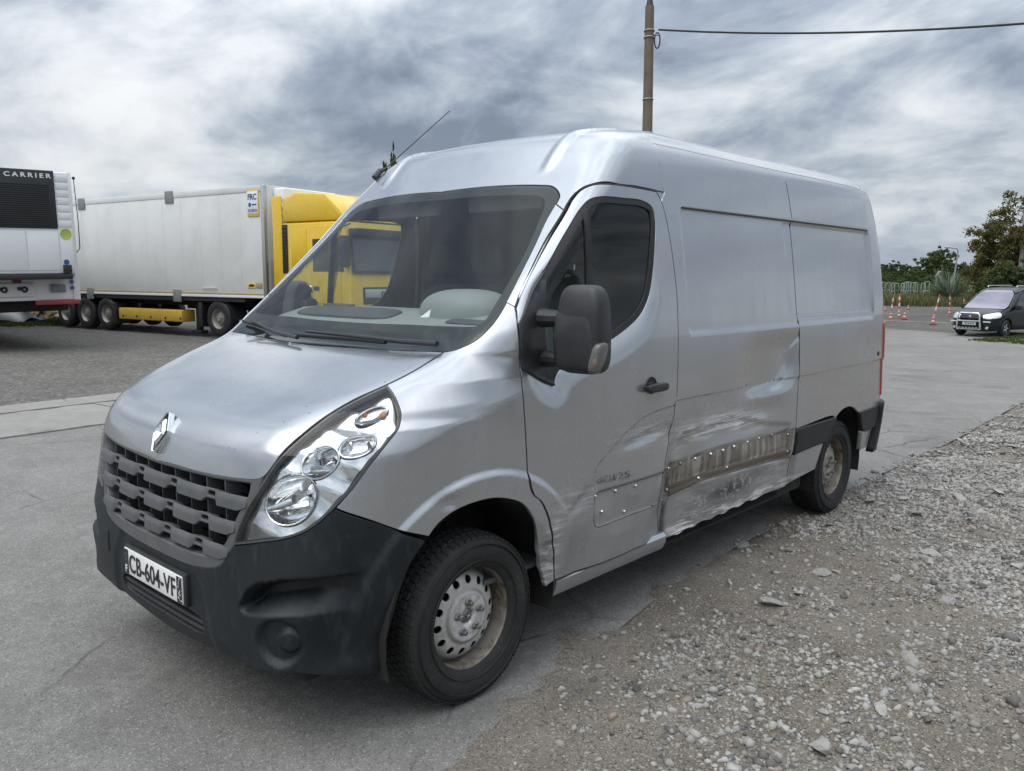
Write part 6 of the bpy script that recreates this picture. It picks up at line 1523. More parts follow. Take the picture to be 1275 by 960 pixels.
# --- trailer with yellow tractor. local frame: x forward (towards the cab), y: near side is -y
Rr = np.array([CR[0], CR[1]]); Rr /= np.linalg.norm(Rr); Ff = np.array([CF[0], CF[1]]); Ff /= np.linalg.norm(Ff)
def rd(r_, d_): return CAM[:2]+Rr*r_+Ff*d_
A_ = rd(-6.42, 21.6); tdir = (rd(-6.42, 21.6)-rd(-13.86, 26.4)); tdir /= np.linalg.norm(tdir)
tr = basis_obj('refrigerated_trailer', (A_[0], A_[1], .0), tdir, None)      # origin: near front bottom corner on the ground
tag(tr, 'long white box trailer with grey square plates, coupled to the yellow truck', 'trailer')
TL = 13.4; TW = 2.55; Z0, Z1 = 1.16, 4.0
MB().box(-TL, -.10, .012, TW-.012, Z0, Z1-.02, .02).build('box_body', 'box_white', tr)
seams = np.linspace(-TL, -.12, 17)
for i in range(16):
    MB().box(seams[i]+.002, seams[i+1]-.002, .004, .0115, Z0+.02, Z1-.17, .0015).build('side_board', 'box_white', tr)
MB().box(-TL, -.09, -.006, .03, Z1-.155, Z1+.005, .01).build('top_rail', 'box_white', tr)
MB().box(-TL, -.09, -.008, .03, Z0-.06, Z0+.015, .006).build('bottom_rail', 'box_white_clean', tr)
MB().box(-TL, -.09, -.012, .0, Z0+.016, Z0+.055, .004).build('orange_stripe', 'stripe_orange', tr)
MB().box(-.10, .0, -.012, .10, Z0-.05, Z1+.01, .015).build('front_corner_post', 'alu', tr)
MB().box(-.10, -.0, .10, TW, Z0-.05, Z1+.01, .01).build('front_wall', 'box_white', tr)
cu_ = MB().box(.0, .42, .30, TW-.3, 2.0, Z1-.05, .06).build('cooling_unit', 'box_white_clean', tr)
for k in range(8): MB().box(.06, .40, .285, .30, 2.2+k*.2, 2.3+k*.2, .004).build('unit_louver', 'box_white', cu_)
for sx_, zz in ((-3.92, Z1-.30), (-8.35, Z1-.30), (-3.75, Z0-.22), (-8.15, Z0-.22)): MB().box(sx_-.19, sx_+.19, -.02, -.012, zz, zz+.34, .004).build('reflective_plate', 'panel_grey', tr)
sg = MB().box(-.62, -.22, -.016, -.012, 3.30, 3.86, .003).build('sign', 'sign_white', tr)
MB().box(-.62, -.17, -.015, -.0125, 3.22, 3.90, .003).build('sign_frame', 'label_yellow', sg)
text_obj('sign_text', 'FRC', .2, 'sign_blue', sg, (-.42, -.0175, 3.72), (1, 0, 0), (0, 0, 1), depth=.001, bold=.008, fit=(.34, .16))
MB().lathe([(.055, -.0195), (.055, -.0165), (.001, -.0165)], 16, 'y', (-.52, 0, 3.52)).build('sign_mark', 'sign_blue', sg)
MB().box(-.44, -.26, -.0185, -.0165, 3.50, 3.54).build('sign_line', 'sign_blue', sg)
text_obj('sign_date', '10-2024', .1, 'sign_blue', sg, (-.42, -.0175, 3.37), (1, 0, 0), (0, 0, 1), depth=.001, bold=.003, fit=(.34, .08))
lb_ = MB().box(-.72, -.40, -.016, -.012, 1.36, 1.50, .003).build('label', 'label_yellow', tr); MB().box(-.66, -.46, -.018, -.0165, 1.40, 1.46).build('label_print', 'frit', lb_)
MB().box(-.36, -.16, -.016, -.012, 1.36, 1.50, .003).build('label', 'stripe_orange', tr)
MB().tube([(-2.55, -.012, 1.30), (-2.55, -.05, 1.36), (-2.0, -.05, 1.36), (-2.0, -.012, 1.30)], .012, 6).build('grab_rail', 'box_white', tr)
MB().box(-11.9, -9.2, -.014, -.010, 1.9, 1.93).build('scrape', 'panel_grey', tr)
MB().box(-TL, -1.2, .55, .75, .82, 1.12).box(-TL, -1.2, TW-.75, TW-.55, .82, 1.12).box(-TL, -TL+.2, .1, TW-.1, .55, 1.0).build('chassis_frame', 'chassis', tr)
MB().box(-11.2, -.9, .02, TW-.02, .98, 1.12).build('floor_frame', 'chassis', tr)
MB().box(-6.70, -3.60, .0, .45, .36, .70, .03).build('side_box', 'yellow_dull', tr)
for k in range(5): MB().box(-6.5+k*.7, -6.44+k*.7, -.012, .0, .43, .49, .004).build('box_bolt', 'chassis', tr)
for x_ in (-7.40, -8.55, -9.72):
    truck_wheel(tr, x_, .17); truck_wheel(tr, x_, TW-.17, side=1)
    MB().tube([(x_, .3, .5), (x_, TW-.3, .5)], .09, 8).build('axle', 'chassis', tr)
for yy in (.35, TW-.35):
    MB().box(-3.35, -3.20, yy-.07, yy+.07, .12, 1.0, .01).box(-3.48, -3.07, yy-.13, yy+.13, .04, .13, .02).build('landing_leg', 'chassis', tr)
MB().tube([(-3.28, .35, .9), (-2.7, .5, .35)], .03, 6).build('leg_brace', 'chassis', tr)
MB().box(-7.0, -6.85, .0, .4, .2, .85, .02).build('mudguard', 'rubber', tr)
# --- tractor
tk = basis_obj('tractor_truck', (A_[0]+tdir[0]*0, A_[1]+tdir[1]*0, 0), tdir, None); tag(tk, 'yellow lorry tractor with a high roof, coupled to the white box trailer', 'truck')
X0, X1 = .58, 2.92; W0, W1 = .03, 2.52
cb = MB(); side = [(X0, .95), (X0, 3.02), (X1-.16, 3.02), (X1+.04, 1.72), (X1+.06, 1.05), (X1, .62), (X1-.9, .62), (X1-.98, .95)]
cab_ = MB().prism(side, 'y', W0, W1).build('cab', 'yellow_paint', tk, bev=.06)
rf = MB(); yv = [(X0, 3.03), (X0+.02, 3.62), (X0+.5, 3.78), (X1-.8, 3.70), (X1-.30, 3.30), (X1-.12, 3.03)]; rf.prism(yv, 'y', W0+.02, W1-.02).build('high_roof', 'yellow_paint', cab_, bev=.09)
MB().box(X0-.34, X0+.01, W0+.02, W0+.06, 1.2, 3.70, .015).build('side_deflector', 'yellow_paint', cab_)
MB().box(X0+.04, X0+.24, W0-.012, W0+.003, 1.75, 2.98, .01).build('air_intake', 'unit_black', cab_)
for k in range(12): MB().box(X0+.05, X0+.23, W0-.020, W0-.012, 1.80+k*.096, 1.835+k*.096).build('intake_slat', 'chassis', cab_)
dr_ = MB().box(1.62, 2.66, W0-.016, W0+.002, 1.02, 2.92, .02).build('cab_door', 'yellow_paint', cab_)
MB().prism([(1.72, 1.80), (2.76, 1.80), (2.60, 2.60), (1.72, 2.60)], 'y', W0-.022, W0-.014).build('door_window', 'truck_glass', dr_)
MB().box(1.72, 1.92, W0-.030, W0-.014, 1.33, 1.43, .01).build('door_handle', 'unit_black', dr_)
MB().box(.95, 1.5, W0-.010, W0+.002, 1.9, 2.85, .03).build('side_locker', 'yellow_paint', cab_)
ws = MB(); nrm = Vector((1, 0, .17)).normalized()
ws.prism([(W0+.10, 1.84), (W1-.10, 1.84), (W1-.14, 2.62), (W0+.14, 2.62)], 'x', 0, .012); o = ws.build('windscreen', 'truck_screen', cab_); o.location = (X1+.370, 0, .0); o.rotation_euler = (0, -R(8.6), 0)
o = MB().prism([(W0+.04, 1.76), (W1-.04, 1.76), (W1-.09, 2.70), (W0+.09, 2.70)], 'x', 0, .010).build('windscreen_surround', 'unit_black', cab_); o.location = (X1+.350, 0, .0); o.rotation_euler = (0, -R(8.6), 0)
MB().box(X1-.12, X1+.22, W0+.12, W1-.12, 2.66, 2.84, .03).build('sun_visor', 'unit_black', cab_)
MB().box(X1+.04, X1+.085, W0+.42, W1-.42, 1.00, 1.42, .015).build('front_grille', 'unit_black', cab_)
bdg = MB().box(X1+.085, X1+.10, W0+.46, W1-.46, 1.16, 1.37, .01).build('badge_panel', 'alu', cab_)
text_obj('badge_text', 'DAF', .2, 'unit_black', bdg, (X1+.103, (W0+W1)/2, 1.25), (0, 1, 0), (0, 0, 1), depth=.003, bold=.01, fit=(.42, .12))
MB().box(X1-.2, X1+.10, W0, W1, .40, .95, .05).build('bumper', 'yellow_paint', cab_)
for yy in (W0+.05, W1-.40): MB().box(X1+.04, X1+.115, yy, yy+.35, .72, .92, .02).build('head_lamp', 'lamp_bezel', cab_)
for s_, yy in ((1, W0-.10), (-1, W1+.10)):
    mm = MB().box(X1-.12, X1+.06, yy-.11, yy+.11, 1.90, 2.66, .04).build('wing_mirror', 'unit_black', cab_); MB().tube([(X1-.02, yy, 2.88), (X1-.05, yy+s_*.22, 2.95)], .02, 6).build('mirror_bracket', 'unit_black', mm)
MB().box(-4.3, X1-.3, .70, .88, .72, .95).box(-4.3, X1-.3, TW-.88, TW-.70, .72, .95).build('chassis_frame', 'chassis', tk)
MB().box(-.6, .5, .02, .5, .45, .85, .05).build('fuel_tank', 'alu', tk)
truck_wheel(tk, -2.05, .20, .51, .34); truck_wheel(tk, -2.05, TW-.20, .51, .34, 1); truck_wheel(tk, 1.55, .18, .51, .3); truck_wheel(tk, 1.55, TW-.18, .51, .3, 1)
mg = MB(); n = 10; vs = []
for k in range(n+1):
    a = math.pi*k/n
    for yy in (.02, .55): vs.append((-2.05+.62*math.cos(a), yy, .48+.62*math.sin(a)))
mg.add(vs, [(2*k, 2*k+1, 2*k+3, 2*k+2) for k in range(n)], True).build('mudguard', 'rubber', tk)
MB().box(-2.9, -2.75, .04, .5, .25, .95, .02).build('mud_flap', 'rubber', tk)
# inside of the cab so the screen is not empty
MB().box(X1-1.2, X1-1.1, W0+.2, W1-.2, 1.2, 2.7, .02).build('cab_back_wall', 'dash_dark', cab_)

# --- second trailer, front wall with cooling unit. local: x along the front wall to the right, y into the trailer
cP = rd(-10.12, 19.4); lP = rd(-11.21, 18.36); wdir = (cP-lP)/np.linalg.norm(cP-lP)
t2_ = basis_obj('refrigerated_trailer', (cP[0], cP[1], 0), wdir, None); t2_.rotation_euler = (0, -R(1.2), math.atan2(wdir[1], wdir[0]))
tag(t2_, 'white refrigerated trailer showing its front wall with a black cooling unit', 'trailer')
W2 = 2.5
MB().box(-W2, 0, .02, 12.5, 1.12, 4.0, .03).build('box_body', 'box_white_clean', t2_)
MB().box(-.14, .012, -.02, .10, 1.10, 4.02, .02).build('corner_post', 'box_white_clean', t2_); MB().box(-W2, -W2+.14, -.02, .10, 1.10, 4.02, .02).build('corner_post', 'box_white_clean', t2_)
u = MB().box(-W2+.22, -.16, -.46, .02, 1.72, 3.96, .05).build('cooling_unit', 'box_white_clean', t2_)
MB().box(-W2+.26, -.47, -.49, -.455, 2.72, 3.98, .03).build('unit_grille_frame', 'unit_black', u)
for k in range(20): MB().box(-W2+.40, -.60, -.505, -.488, 2.80+k*.045, 2.818+k*.045, .003).build('grille_slat', 'unit_black', u)
for xa, xb in ((-W2+.24, -1.12), (-1.11, -.47)):
    MB().box(xa, xb-.012, -.475, -.455, 1.80, 2.66, .012).build('unit_door', 'box_white_clean', u)
MB().box(-.455, -.19, -.475, -.455, 1.80, 2.66, .012).build('unit_door', 'box_white_clean', u)
for k in range(7): MB().box(-.45, -.19, -.47, -.456, 2.76+k*.165, 2.90+k*.165, .008).build('unit_louver', 'box_white_clean', u)
tx = text_obj('unit_lettering', 'CARRIER', .16, 'sign_white', u, (-.985, -.494, 3.86), (1, 0, 0), (0, 0, 1), depth=.002, bold=.005, spacing=1.5, fit=(.92, .10))
MB().lathe([(.12, -.482), (.11, -.478), (.001, -.478)], 24, 'y', (-.325, 0, 2.60)).build('unit_badge', 'badge_green', u)
MB().lathe([(.06, -.482), (.055, -.478), (.001, -.478)], 18, 'y', (-.36, 0, 1.98)).build('unit_logo', 'sign_blue', u)
MB().box(-.44, -.26, -.50, -.47, 1.74, 1.92, .01).build('control_box', 'unit_black', u)
MB().box(-W2+.2, -.25, -.50, .0, 1.60, 1.72, .02).build('unit_skirt', 'unit_black', t2_)
MB().lathe([(.085, -.06), (.08, -.02), (.001, -.02)], 16, 'y', (-.17, 0, 1.70)).build('marker_lamp', 'sign_white', t2_)
MB().box(-1.75, -.95, -.04, .02, 1.22, 1.52, .01).build('connector_plate', 'box_white', t2_)
for x_ in (-1.55, -1.15):
    MB().lathe([(.04, -.10), (.07, -.07), (.07, -.05), (.03, -.04)], 12, 'y', (x_, 0, 1.38)).build('air_coupling', 'unit_black', t2_)
    MB().box(x_-.14, x_-.06, -.08, -.04, 1.36, 1.44, .01).build('coupling_lever', 'unit_black', t2_)
MB().box(-.62, -.30, -.06, .0, 1.30, 1.48, .02).build('lamp_box', 'panel_grey', t2_)
MB().box(-.95, -.02, -.05, -.01, 1.02, 1.12, .01).build('red_bumper_bar', 'red_board', t2_); MB().box(-W2, -2.0, -.05, -.01, 1.02, 1.12, .01).build('red_bumper_bar', 'red_board', t2_)
MB().lathe([(.09, -.015), (.09, .0), (.001, -.015)], 16, 'y', (-1.28, 0, 1.57)).build('red_reflector', 'red_board', t2_)
for zz, mt in ((1.50, 'sign_blue'), (1.36, 'sign_blue')): MB().box(-.20, -.12, -.028, -.02, zz, zz+.07, .003).build('sticker', mt, t2_)
MB().box(-W2+.1, -.1, .6, 11.5, .85, 1.1, .02).build('chassis_frame', 'chassis', t2_)
for yy in (9.0, 10.2, 11.4):
    for x_, s_ in ((-.17, 1), (-W2+.17, -1)):
        wq = truck_wheel(t2_, 0, 0, side=1); wq.location = (x_, yy, .5); wq.rotation_euler = (0, 0, -R(90)*s_)
for x_ in (-1.35, -W2+.4): MB().box(x_-.07, x_+.07, 2.6, 2.74, .0, 1.0, .01).box(x_-.15, x_+.15, 2.5, 2.84, .0, .06, .01).build('landing_leg', 'chassis', t2_)
# slim rod with a round head at the corner
MB().tube([(.012, .02, 2.20), (.10, .06, 2.30), (.115, .07, 2.9), (.09, .07, 3.88)], [.012, .012, .010, .009], 6).lathe([(.001, 3.86), (.035, 3.88), (.035, 3.92), (.001, 3.94)], 10, 'z', (.09, .07, 0)).build('marker_rod', 'unit_black', t2_)

# --- woodpile, tarpaulin, sheet
mat_simple('log_end', (.33, .24, .14), .85, 0, .3, 10, .3, 60); mat_simple('log_bark', (.07, .055, .042), .9, 0, .3, 10, .5, 60); mat_simple('tarp_blue', (.03, .13, .42), .4, 0, .2, 3); mat_simple('sheet_white', (.60, .61, .62), .5, 0, .1, 2)
wp_ = px_depth((36, 387), 31); wp0 = np.array([wp_[0], wp_[1], .0]); lr = np.random.default_rng(5)
lpile = empty('woodpile', tuple(wp0), math.atan2(Rr[1], Rr[0])); tag(lpile, 'stack of cut firewood logs behind the trailers beside the blue tarpaulin', 'woodpile')
lg = MB().lathe([(.001, -.22), (.095, -.22), (.10, -.20), (.10, .22), (.001, .22)], 9, 'y').build('log', 'log_end', lpile); first = True
for j in range(6):
    for i in range(9):
        o = lg if first else bpy.data.objects.new('log', lg.data)
        if not first: link(o, lpile)
        first = False; s_ = lr.uniform(.75, 1.15); o.location = (-.9+i*.21+(j % 2)*.1+lr.normal(0, .02), lr.normal(0, .05), .12+j*.165); o.scale = (s_, 1, s_)
def drape(name, px, depth, w_, d_, h_, mat, label, seed):
    P = px_depth(px, depth); n = 16; r2 = np.random.default_rng(seed); vs = []
    for i in range(n+1):
        for j in range(9):
            x_ = (i/n-.5)*w_; y_ = (j/8-.5)*d_; z_ = h_*(max(0, 1-(2*i/n-1)**2*.8)*(1-(2*j/8-1)**2*.85))+.06*float(fbm(np.array([i*.9+seed]), np.array([j*.9]), 3)[0]); vs.append((x_, y_, max(.02, z_)))
    fs = [(i*9+j, i*9+j+1, (i+1)*9+j+1, (i+1)*9+j) for i in range(n) for j in range(8)]
    o = MB().add(vs, fs, True).build(name, mat, None, angle=80); sd2 = o.modifiers.new('t', 'SOLIDIFY'); sd2.thickness = .015; o.location = (P[0], P[1], .01); o.rotation_euler = (0, 0, math.atan2(Rr[1], Rr[0])); tag(o, label, 'tarpaulin'); return o
drape('blue_tarpaulin', (30, 392), 29.6, 1.25, .8, .24, 'tarp_blue', 'crumpled blue tarpaulin lying in front of the woodpile', 3)
drape('white_sheet', (4, 386), 29.0, 2.0, 1.2, .85, 'sheet_white', 'pale plastic sheet heaped beside the blue tarpaulin', 8)
# --- dark green minivan, same way of building on its own body
MV = Clay(FR=pchip([.16, .25, .45, .60, .75, .85, .95, 1.02, 1.08, 1.15, 1.5, 1.80, 1.88, 1.95], [-.80, -.88, -.92, -.91, -.88, -.82, -.62, -.36, -.10, .06, .62, 1.08, 1.28, 1.7]),
          RZ=pchip([.8, 1.2, 2, 3, 3.9], [1.86, 1.90, 1.93, 1.93, 1.90]), SZ=pchip([.2, .5, .9, 1.2, 1.6, 1.9], [.90, .94, .95, .93, .86, .78]), SX=pchip([-.95, -.5, 0, .5, 3.4, 3.9], [.16, .06, .01, 0, 0, .05]),
          XR=pchip([.2, .6, 1.0, 1.5, 1.9], [3.80, 3.86, 3.86, 3.78, 3.66]), KF=pchip([.2, .6, .9, 1.1, 1.5, 1.9], [.22, .28, .30, .16, .12, .2]), C2=pchip([.2, .6, 1.0, 1.2, 1.9], [.06, .08, .10, .12, .10]), C4=pchip([.2, .6, 1.0, 1.2, 1.9], [.16, .18, .16, .08, .06]), KR=.22, KB=.25)
mvP = px_depth((1222, 417), 32.5); mz = float(gz(mvP[0], mvP[1]))
mv = empty('minivan', (mvP[0], mvP[1], mz), R(-14)); tag(mv, 'dark green minivan with a chrome bull bar parked on the lot', 'minivan')
def mfront(y, z): y = np.atleast_1d(np.array(y, float)); z = np.atleast_1d(np.array(z, float)); O = np.c_[np.full(len(y), -3.), y, z]; return MV.march(O, np.repeat([[1., 0, 0]], len(y), 0), 90, True)
def mside(x, z): x = np.atleast_1d(np.array(x, float)); z = np.atleast_1d(np.array(z, float)); O = np.c_[x, np.full(len(x), -3.), z]; return MV.march(O, np.repeat([[0, 1., 0]], len(x), 0), 90, True)
def poly_on(frame, pts3, h=.05): return path([[tuple(q)] for q in frame.to2(np.vstack(pts3))], h)
DIAG = Frame((-.66, -.66, .36), (.7, -.7, 0))
cz = [0, 0, 0]
def mctr(zs): return mfront([0]*len(zs), zs)
# side shell with arches and windows (mirrored)
def arcpts(cx, r_, a0, a1, n=10): return [(cx+r_*math.cos(a), .34+r_*math.sin(a)) for a in np.linspace(a0, a1, n)]
fr_arch = arcpts(0, .40, math.pi-.2, .2); rr_arch = arcpts(3.1, .40, math.pi-.2, .2)
so = [(-.40, .45)]+[q for q in fr_arch if q[0] > -.405]+[(.42, .26), (2.68, .26)]+rr_arch+[(3.72, .30), (3.74, 1.0), (3.60, 1.62), (3.3, 1.74), (1.15, 1.74), (.86, 1.62), (.18, 1.12), (-.10, 1.02), (-.40, .92)]
wins = [[(.62, 1.16), (1.42, 1.16), (1.42, 1.64), (1.06, 1.64)], [(1.50, 1.16), (2.55, 1.16), (2.55, 1.64), (1.50, 1.64)], [(2.63, 1.16), (3.52, 1.16), (3.42, 1.62), (2.63, 1.64)]]
L_ = lambda pts: path([[tuple(q)] for q in SIDE.to2(mside([p_[0] for p_ in pts], [p_[1] for p_ in pts]))], .05)
wl2 = [L_(w_) for w_ in wins]
panel('body_side', MV, SIDE, L_(so), 'van_green', mv, h=.06, holes=wl2, gap=.0, flange=.03, mirror='copy')
for w_ in wl2: panel('side_window', MV, SIDE, w_, 'truck_glass', mv, h=.08, gap=.0, flange=0, off=-.01, mirror='copy')
dl2 = [(.44, .32), (1.46, .32), (1.46, 1.14), (.50, 1.14), (.40, .9)]
# hood, windscreen, roof, nose
SYM = Frame((-.66, 0, .75), (0, -1, 0))
def symloop(half): Lh = SYM.to2(np.vstack(half)); f = np.vstack([Lh, (Lh*[-1, 1])[::-1]]); return path([[tuple(q)] for q in f], .05)
hood2 = symloop([mfront([-.0001, -.40, -.60], [.86, .86, .92]), mside([-.40, -.08], [.925, 1.03]), mfront([-.0001], [1.065])])
panel('hood', MV, SYM, hood2, 'van_green', mv, h=.05, gap=.004, flange=.02)
wsq = symloop([mfront([-.0001, -.5], [1.08, 1.085]), mside([.02, .24], [1.075, 1.17])+np.array([0, .03, 0]), mside([.90], [1.64])+np.array([0, .06, 0]), mfront([-.5, -.0001], [1.78, 1.79])])
panel('windscreen', MV, SYM, wsq, 'mv_screen', mv, h=.06, gap=.0, flange=.01)
TOPF = Frame((-.15, 0, .98), (0, -1, 0))
rt = np.vstack([mfront([-.0001, -.5], [1.80, 1.79]), mside([.92, 1.2, 3.3, 3.6], [1.66, 1.755, 1.755, 1.64])]); Lh = TOPF.to2(rt); e_ = np.array([[.0001, TOPF.to2(np.array([[3.62, 0, 1.88]]))[0, 1]]]); Lh = np.vstack([Lh, e_]); fl2 = np.vstack([Lh, (Lh*[-1, 1])[::-1]])
panel('roof', MV, TOPF, path([[tuple(q)] for q in fl2], .06), 'van_green', mv, h=.08, gap=.0, flange=.02)
BF = Frame((-.8, -.6, 0), (.6, -.8, 0)); ml = mctr(np.linspace(.24, .85, 10))
nose = [[tuple(q) for q in BF.to2(mfront([0, -.35, -.6], [.855, .855, .70]))], [tuple(q) for q in BF.to2(mside([-.405, -.40], [.70, .47]))], [tuple(q) for q in BF.to2(mside([-.42], [.24]))], [tuple(q) for q in BF.to2(mfront([-.6, -.3, 0], [.22, .22, .24]))], [tuple(q) for q in BF.to2(ml)]]
nb_ = panel('front_bumper', MV, BF, path(nose, .04), 'van_green', mv, h=.05, gap=.0, flange=.03, mirror='join', fix=cfix(BF, ml))
hlq = path([[tuple(q) for q in DIAG.to2(np.vstack([mfront([-.42, -.62], [.84, .90]), mside([-.36, -.42], [.93, .78]), mfront([-.62, -.45], [.70, .72])]))]], .03)
panel('head_lamp', MV, DIAG, hlq, 'lamp_bezel', mv, h=.03, off=.006, gap=.0, flange=.03, mirror='copy')
MB().box(-.97, -.89, -.40, .40, .70, .82, .02).build('grille', 'unit_black', mv); MB().box(-.985, -.97, -.36, .36, .755, .77).build('grille_bar', 'chrome', mv)
MB().lathe([(.045, -.995), (.055, -.99), (.055, -.97)], 14, 'x').build('grille_emblem', 'chrome', mv).location = (0, 0, .76)
MB().box(-1.00, -.985, -.26, .26, .46, .57, .003).build('number_plate', 'plate_white', mv)
pm = MB()
for k in range(6): pm.box(-1.004, -1.0, -.2+k*.065, -.165+k*.065, .485, .545)
pm.build('plate_text', 'plate_black', mv)
for yy in (-.62, .62): MB().box(-.925, -.90, yy-.14, yy+.14, .57, .61, .004).build('bumper_reflector', 'sign_white', mv); MB().lathe([(.06, -.015), (.055, -.03), (.001, -.03)], 14, 'x', (-.86 if abs(yy) < .7 else -.8, yy, .36)).build('fog_lamp', 'lamp_bezel', mv)
bb = MB(); bpts = [(-1.0, .44, .30), (-1.06, .44, .55), (-1.04, .40, .86), (-1.03, .34, .92), (-1.03, -.34, .92), (-1.04, -.40, .86), (-1.06, -.44, .55), (-1.0, -.44, .30)]; bb.tube(bpts, .032, 8); bb.tube([(-1.06, .43, .62), (-1.06, -.43, .62)], .025, 8); bb.tube([(-1.03, .44, .30), (-1.03, -.44, .30)], .025, 8)
bbo = bb.build('bull_bar', 'chrome', mv)
for k in range(6): MB().lathe([(.001, -.05), (.05, -.05), (.045, .0), (.02, .02)], 10, 'x', (-1.03, -.32+k*.128, .34)).build('bar_lamp', 'steel', bbo)
for x_ in (0, 3.1):
    for s_, yy in ((-1, -.82), (1, .82)):
        wq = MB().lathe([(.20, s_*.10), (.29, s_*.11), (.325, s_*.08), (.33, s_*.0), (.325, -s_*.09), (.2, -s_*.1)], 24, 'y').build('wheel', 'rubber', mv); wq.location = (x_, yy, .33)
        MB().lathe([(.205, s_*.10), (.20, s_*.06), (.15, s_*.03), (.001, s_*.03)], 20, 'y').build('rim', 'chassis', wq)
        for k in range(5):
            a = 2*math.pi*k/5; MB().box(.03, .195, min(s_*.05, s_*.085), max(s_*.05, s_*.085), -.03, .03, .01, rot=Matrix.Rotation(a, 3, 'Y')).build('spoke', 'alu', wq)
for s_ in (-1, 1):
    v_, f_ = superbox((.52, s_*1.06, 1.14), (.06, .11, .10), .5); MB().add(v_, f_, True).build('door_mirror', 'unit_black', mv)
MB().box(.2, 3.6, -.75, .75, .25, .45).build('underbody', 'underbody', mv); MB().box(.55, .75, -.8, .8, .6, 1.1, .05).build('dashboard', 'dash_dark', mv)
for yy in (-.4, .4): v_, f_ = superbox((1.3, yy, 1.15), (.08, .24, .40), .5); MB().add(v_, f_, True).build('seat', 'seat_fabric', mv)
MB().box(3.5, 3.6, -.75, .75, .3, 1.6).build('tailgate', 'van_green', mv)
for yy in (-.55, .55): MB().tube([(1.3, yy, 1.90), (1.35, yy, 1.96), (3.2, yy, 1.96), (3.25, yy, 1.90)], .02, 6).build('roof_rail', 'alu', mv)
for k in range(2): MB().tube([(.0+.06, -.50+k*.62, 1.10), (.03, -.1+k*.62, 1.085)], .012, 5).build('wiper', 'unit_black', mv)

# ================================================================== POLES, CONES, FRAMES
mat_simple('pole_wood', (.13, .105, .075), .85, 0, .25, 2, .5, 30); mat_simple('cable', (.012, .012, .013), .6); mat_simple('galv', (.36, .38, .38), .5, .5, .15, 4); mat_simple('frame_paint', (.36, .42, .40), .55, 0, .25, 4, dirt=((.25, .16, .09), .4))
mat_simple('cone_red', (.42, .07, .04), .5, 0, .15, 5, dirt=((.3, .1, .06), .3)); mat_simple('cone_white', (.55, .55, .53), .5, 0, .1, 5, dirt=((.4, .36, .3), .3)); mat_simple('cone_base', (.05, .035, .03), .7, 0, .2, 5)
# tall service pole behind the van
PD = 27.0; pb = at_depth(803, PD); ztop = z_at((810, 8), PD); ptop = px_depth((809, 8), PD)
pole = empty('utility_pole', (pb[0], pb[1], pb[2])); tag(pole, 'tall dark wooden pole with a cable loop rising behind the van roof', 'pole')
off = np.array([ptop[0], ptop[1], ptop[2]])-pb; nseg = 10
MB().tube([tuple(off*k/nseg) for k in range(nseg+1)], [.20-.055*k/nseg for k in range(nseg+1)], 12).build('shaft', 'pole_wood', pole)
MB().tube([tuple(off), tuple(off+np.array([0, 0, .25])), tuple(off+np.array([0, 0, .5]))], [.13, .08, .03], 10).build('cap', 'unit_black', pole)
for f_ in (.905, .925, .62, .72): MB().tube([tuple(off*f_), tuple(off*(f_+.003))], .185, 12).build('band', 'galv', pole)
hk = off*.915; lp = [tuple(hk+np.array([CR[0], CR[1], 0])*(.27+.09*math.sin(a))+np.array([0, 0, -.17+.25*math.cos(a)])) for a in np.linspace(0, 2*math.pi, 16, endpoint=False)]
MB().tube(lp, .022, 6, closed=True).build('cable_loop', 'cable', pole); MB().tube([tuple(hk), tuple(hk+CR*.32)], .03, 6).build('hook', 'galv', pole)
w0 = px_depth((820, 37), PD); w1 = px_depth((1500, 8), 19.0); pts = []
for k in range(25):
    t = k/24; p_ = w0*(1-t)+w1*t; p_[2] -= .55*4*t*(1-t)*.55; pts.append(tuple(p_))
wc = MB().tube(pts, .030, 6).build('overhead_cable', 'cable'); tag(wc, 'black twisted cable running from the tall wooden pole', 'cable')
# wooden pole beside the yellowing tree
pb = at_depth(1270, 48); h_ = z_at((1272, 205), 48)-pb[2]; p2 = empty('wooden_pole', tuple(pb)); MB().tube([(0, 0, 0), (.05, 0, h_*.5), (.08, .0, h_)], [.15, .13, .11], 10).build('shaft', 'pole_light', p2) if 'pole_light' in MATS else MB().tube([(0, 0, 0), (.05, 0, h_*.5), (.08, .0, h_)], [.15, .13, .11], 10).build('shaft', 'galv', p2)
tag(p2, 'pale slim pole standing behind the dark green minivan', 'pole')
# street lamp
pb = at_depth(1187, 82); L = empty('street_lamp', tuple(pb)); hh = z_at((1190, 309), 82)-pb[2]; rgt = np.array([CR[0], CR[1], 0])
MB().tube([(0, 0, 0), tuple(rgt*.12+[0, 0, hh*.5]), tuple(rgt*.28+[0, 0, hh*.93]), tuple(rgt*.15+[0, 0, hh*.99]), tuple(rgt*-.35+[0, 0, hh]), tuple(rgt*-.65+[0, 0, hh+.04])], [.10, .08, .065, .06, .055, .05], 8).build('post', 'galv', L)
q = rgt*-.85+np.array([0, 0, hh+.05]); MB().tube([tuple(q-rgt*.2), tuple(q+rgt*.25)], [.07, .09], 8).build('lamp_head', 'galv', L); tag(L, 'slim street lamp with a bent arm rising before the wood', 'street lamp')
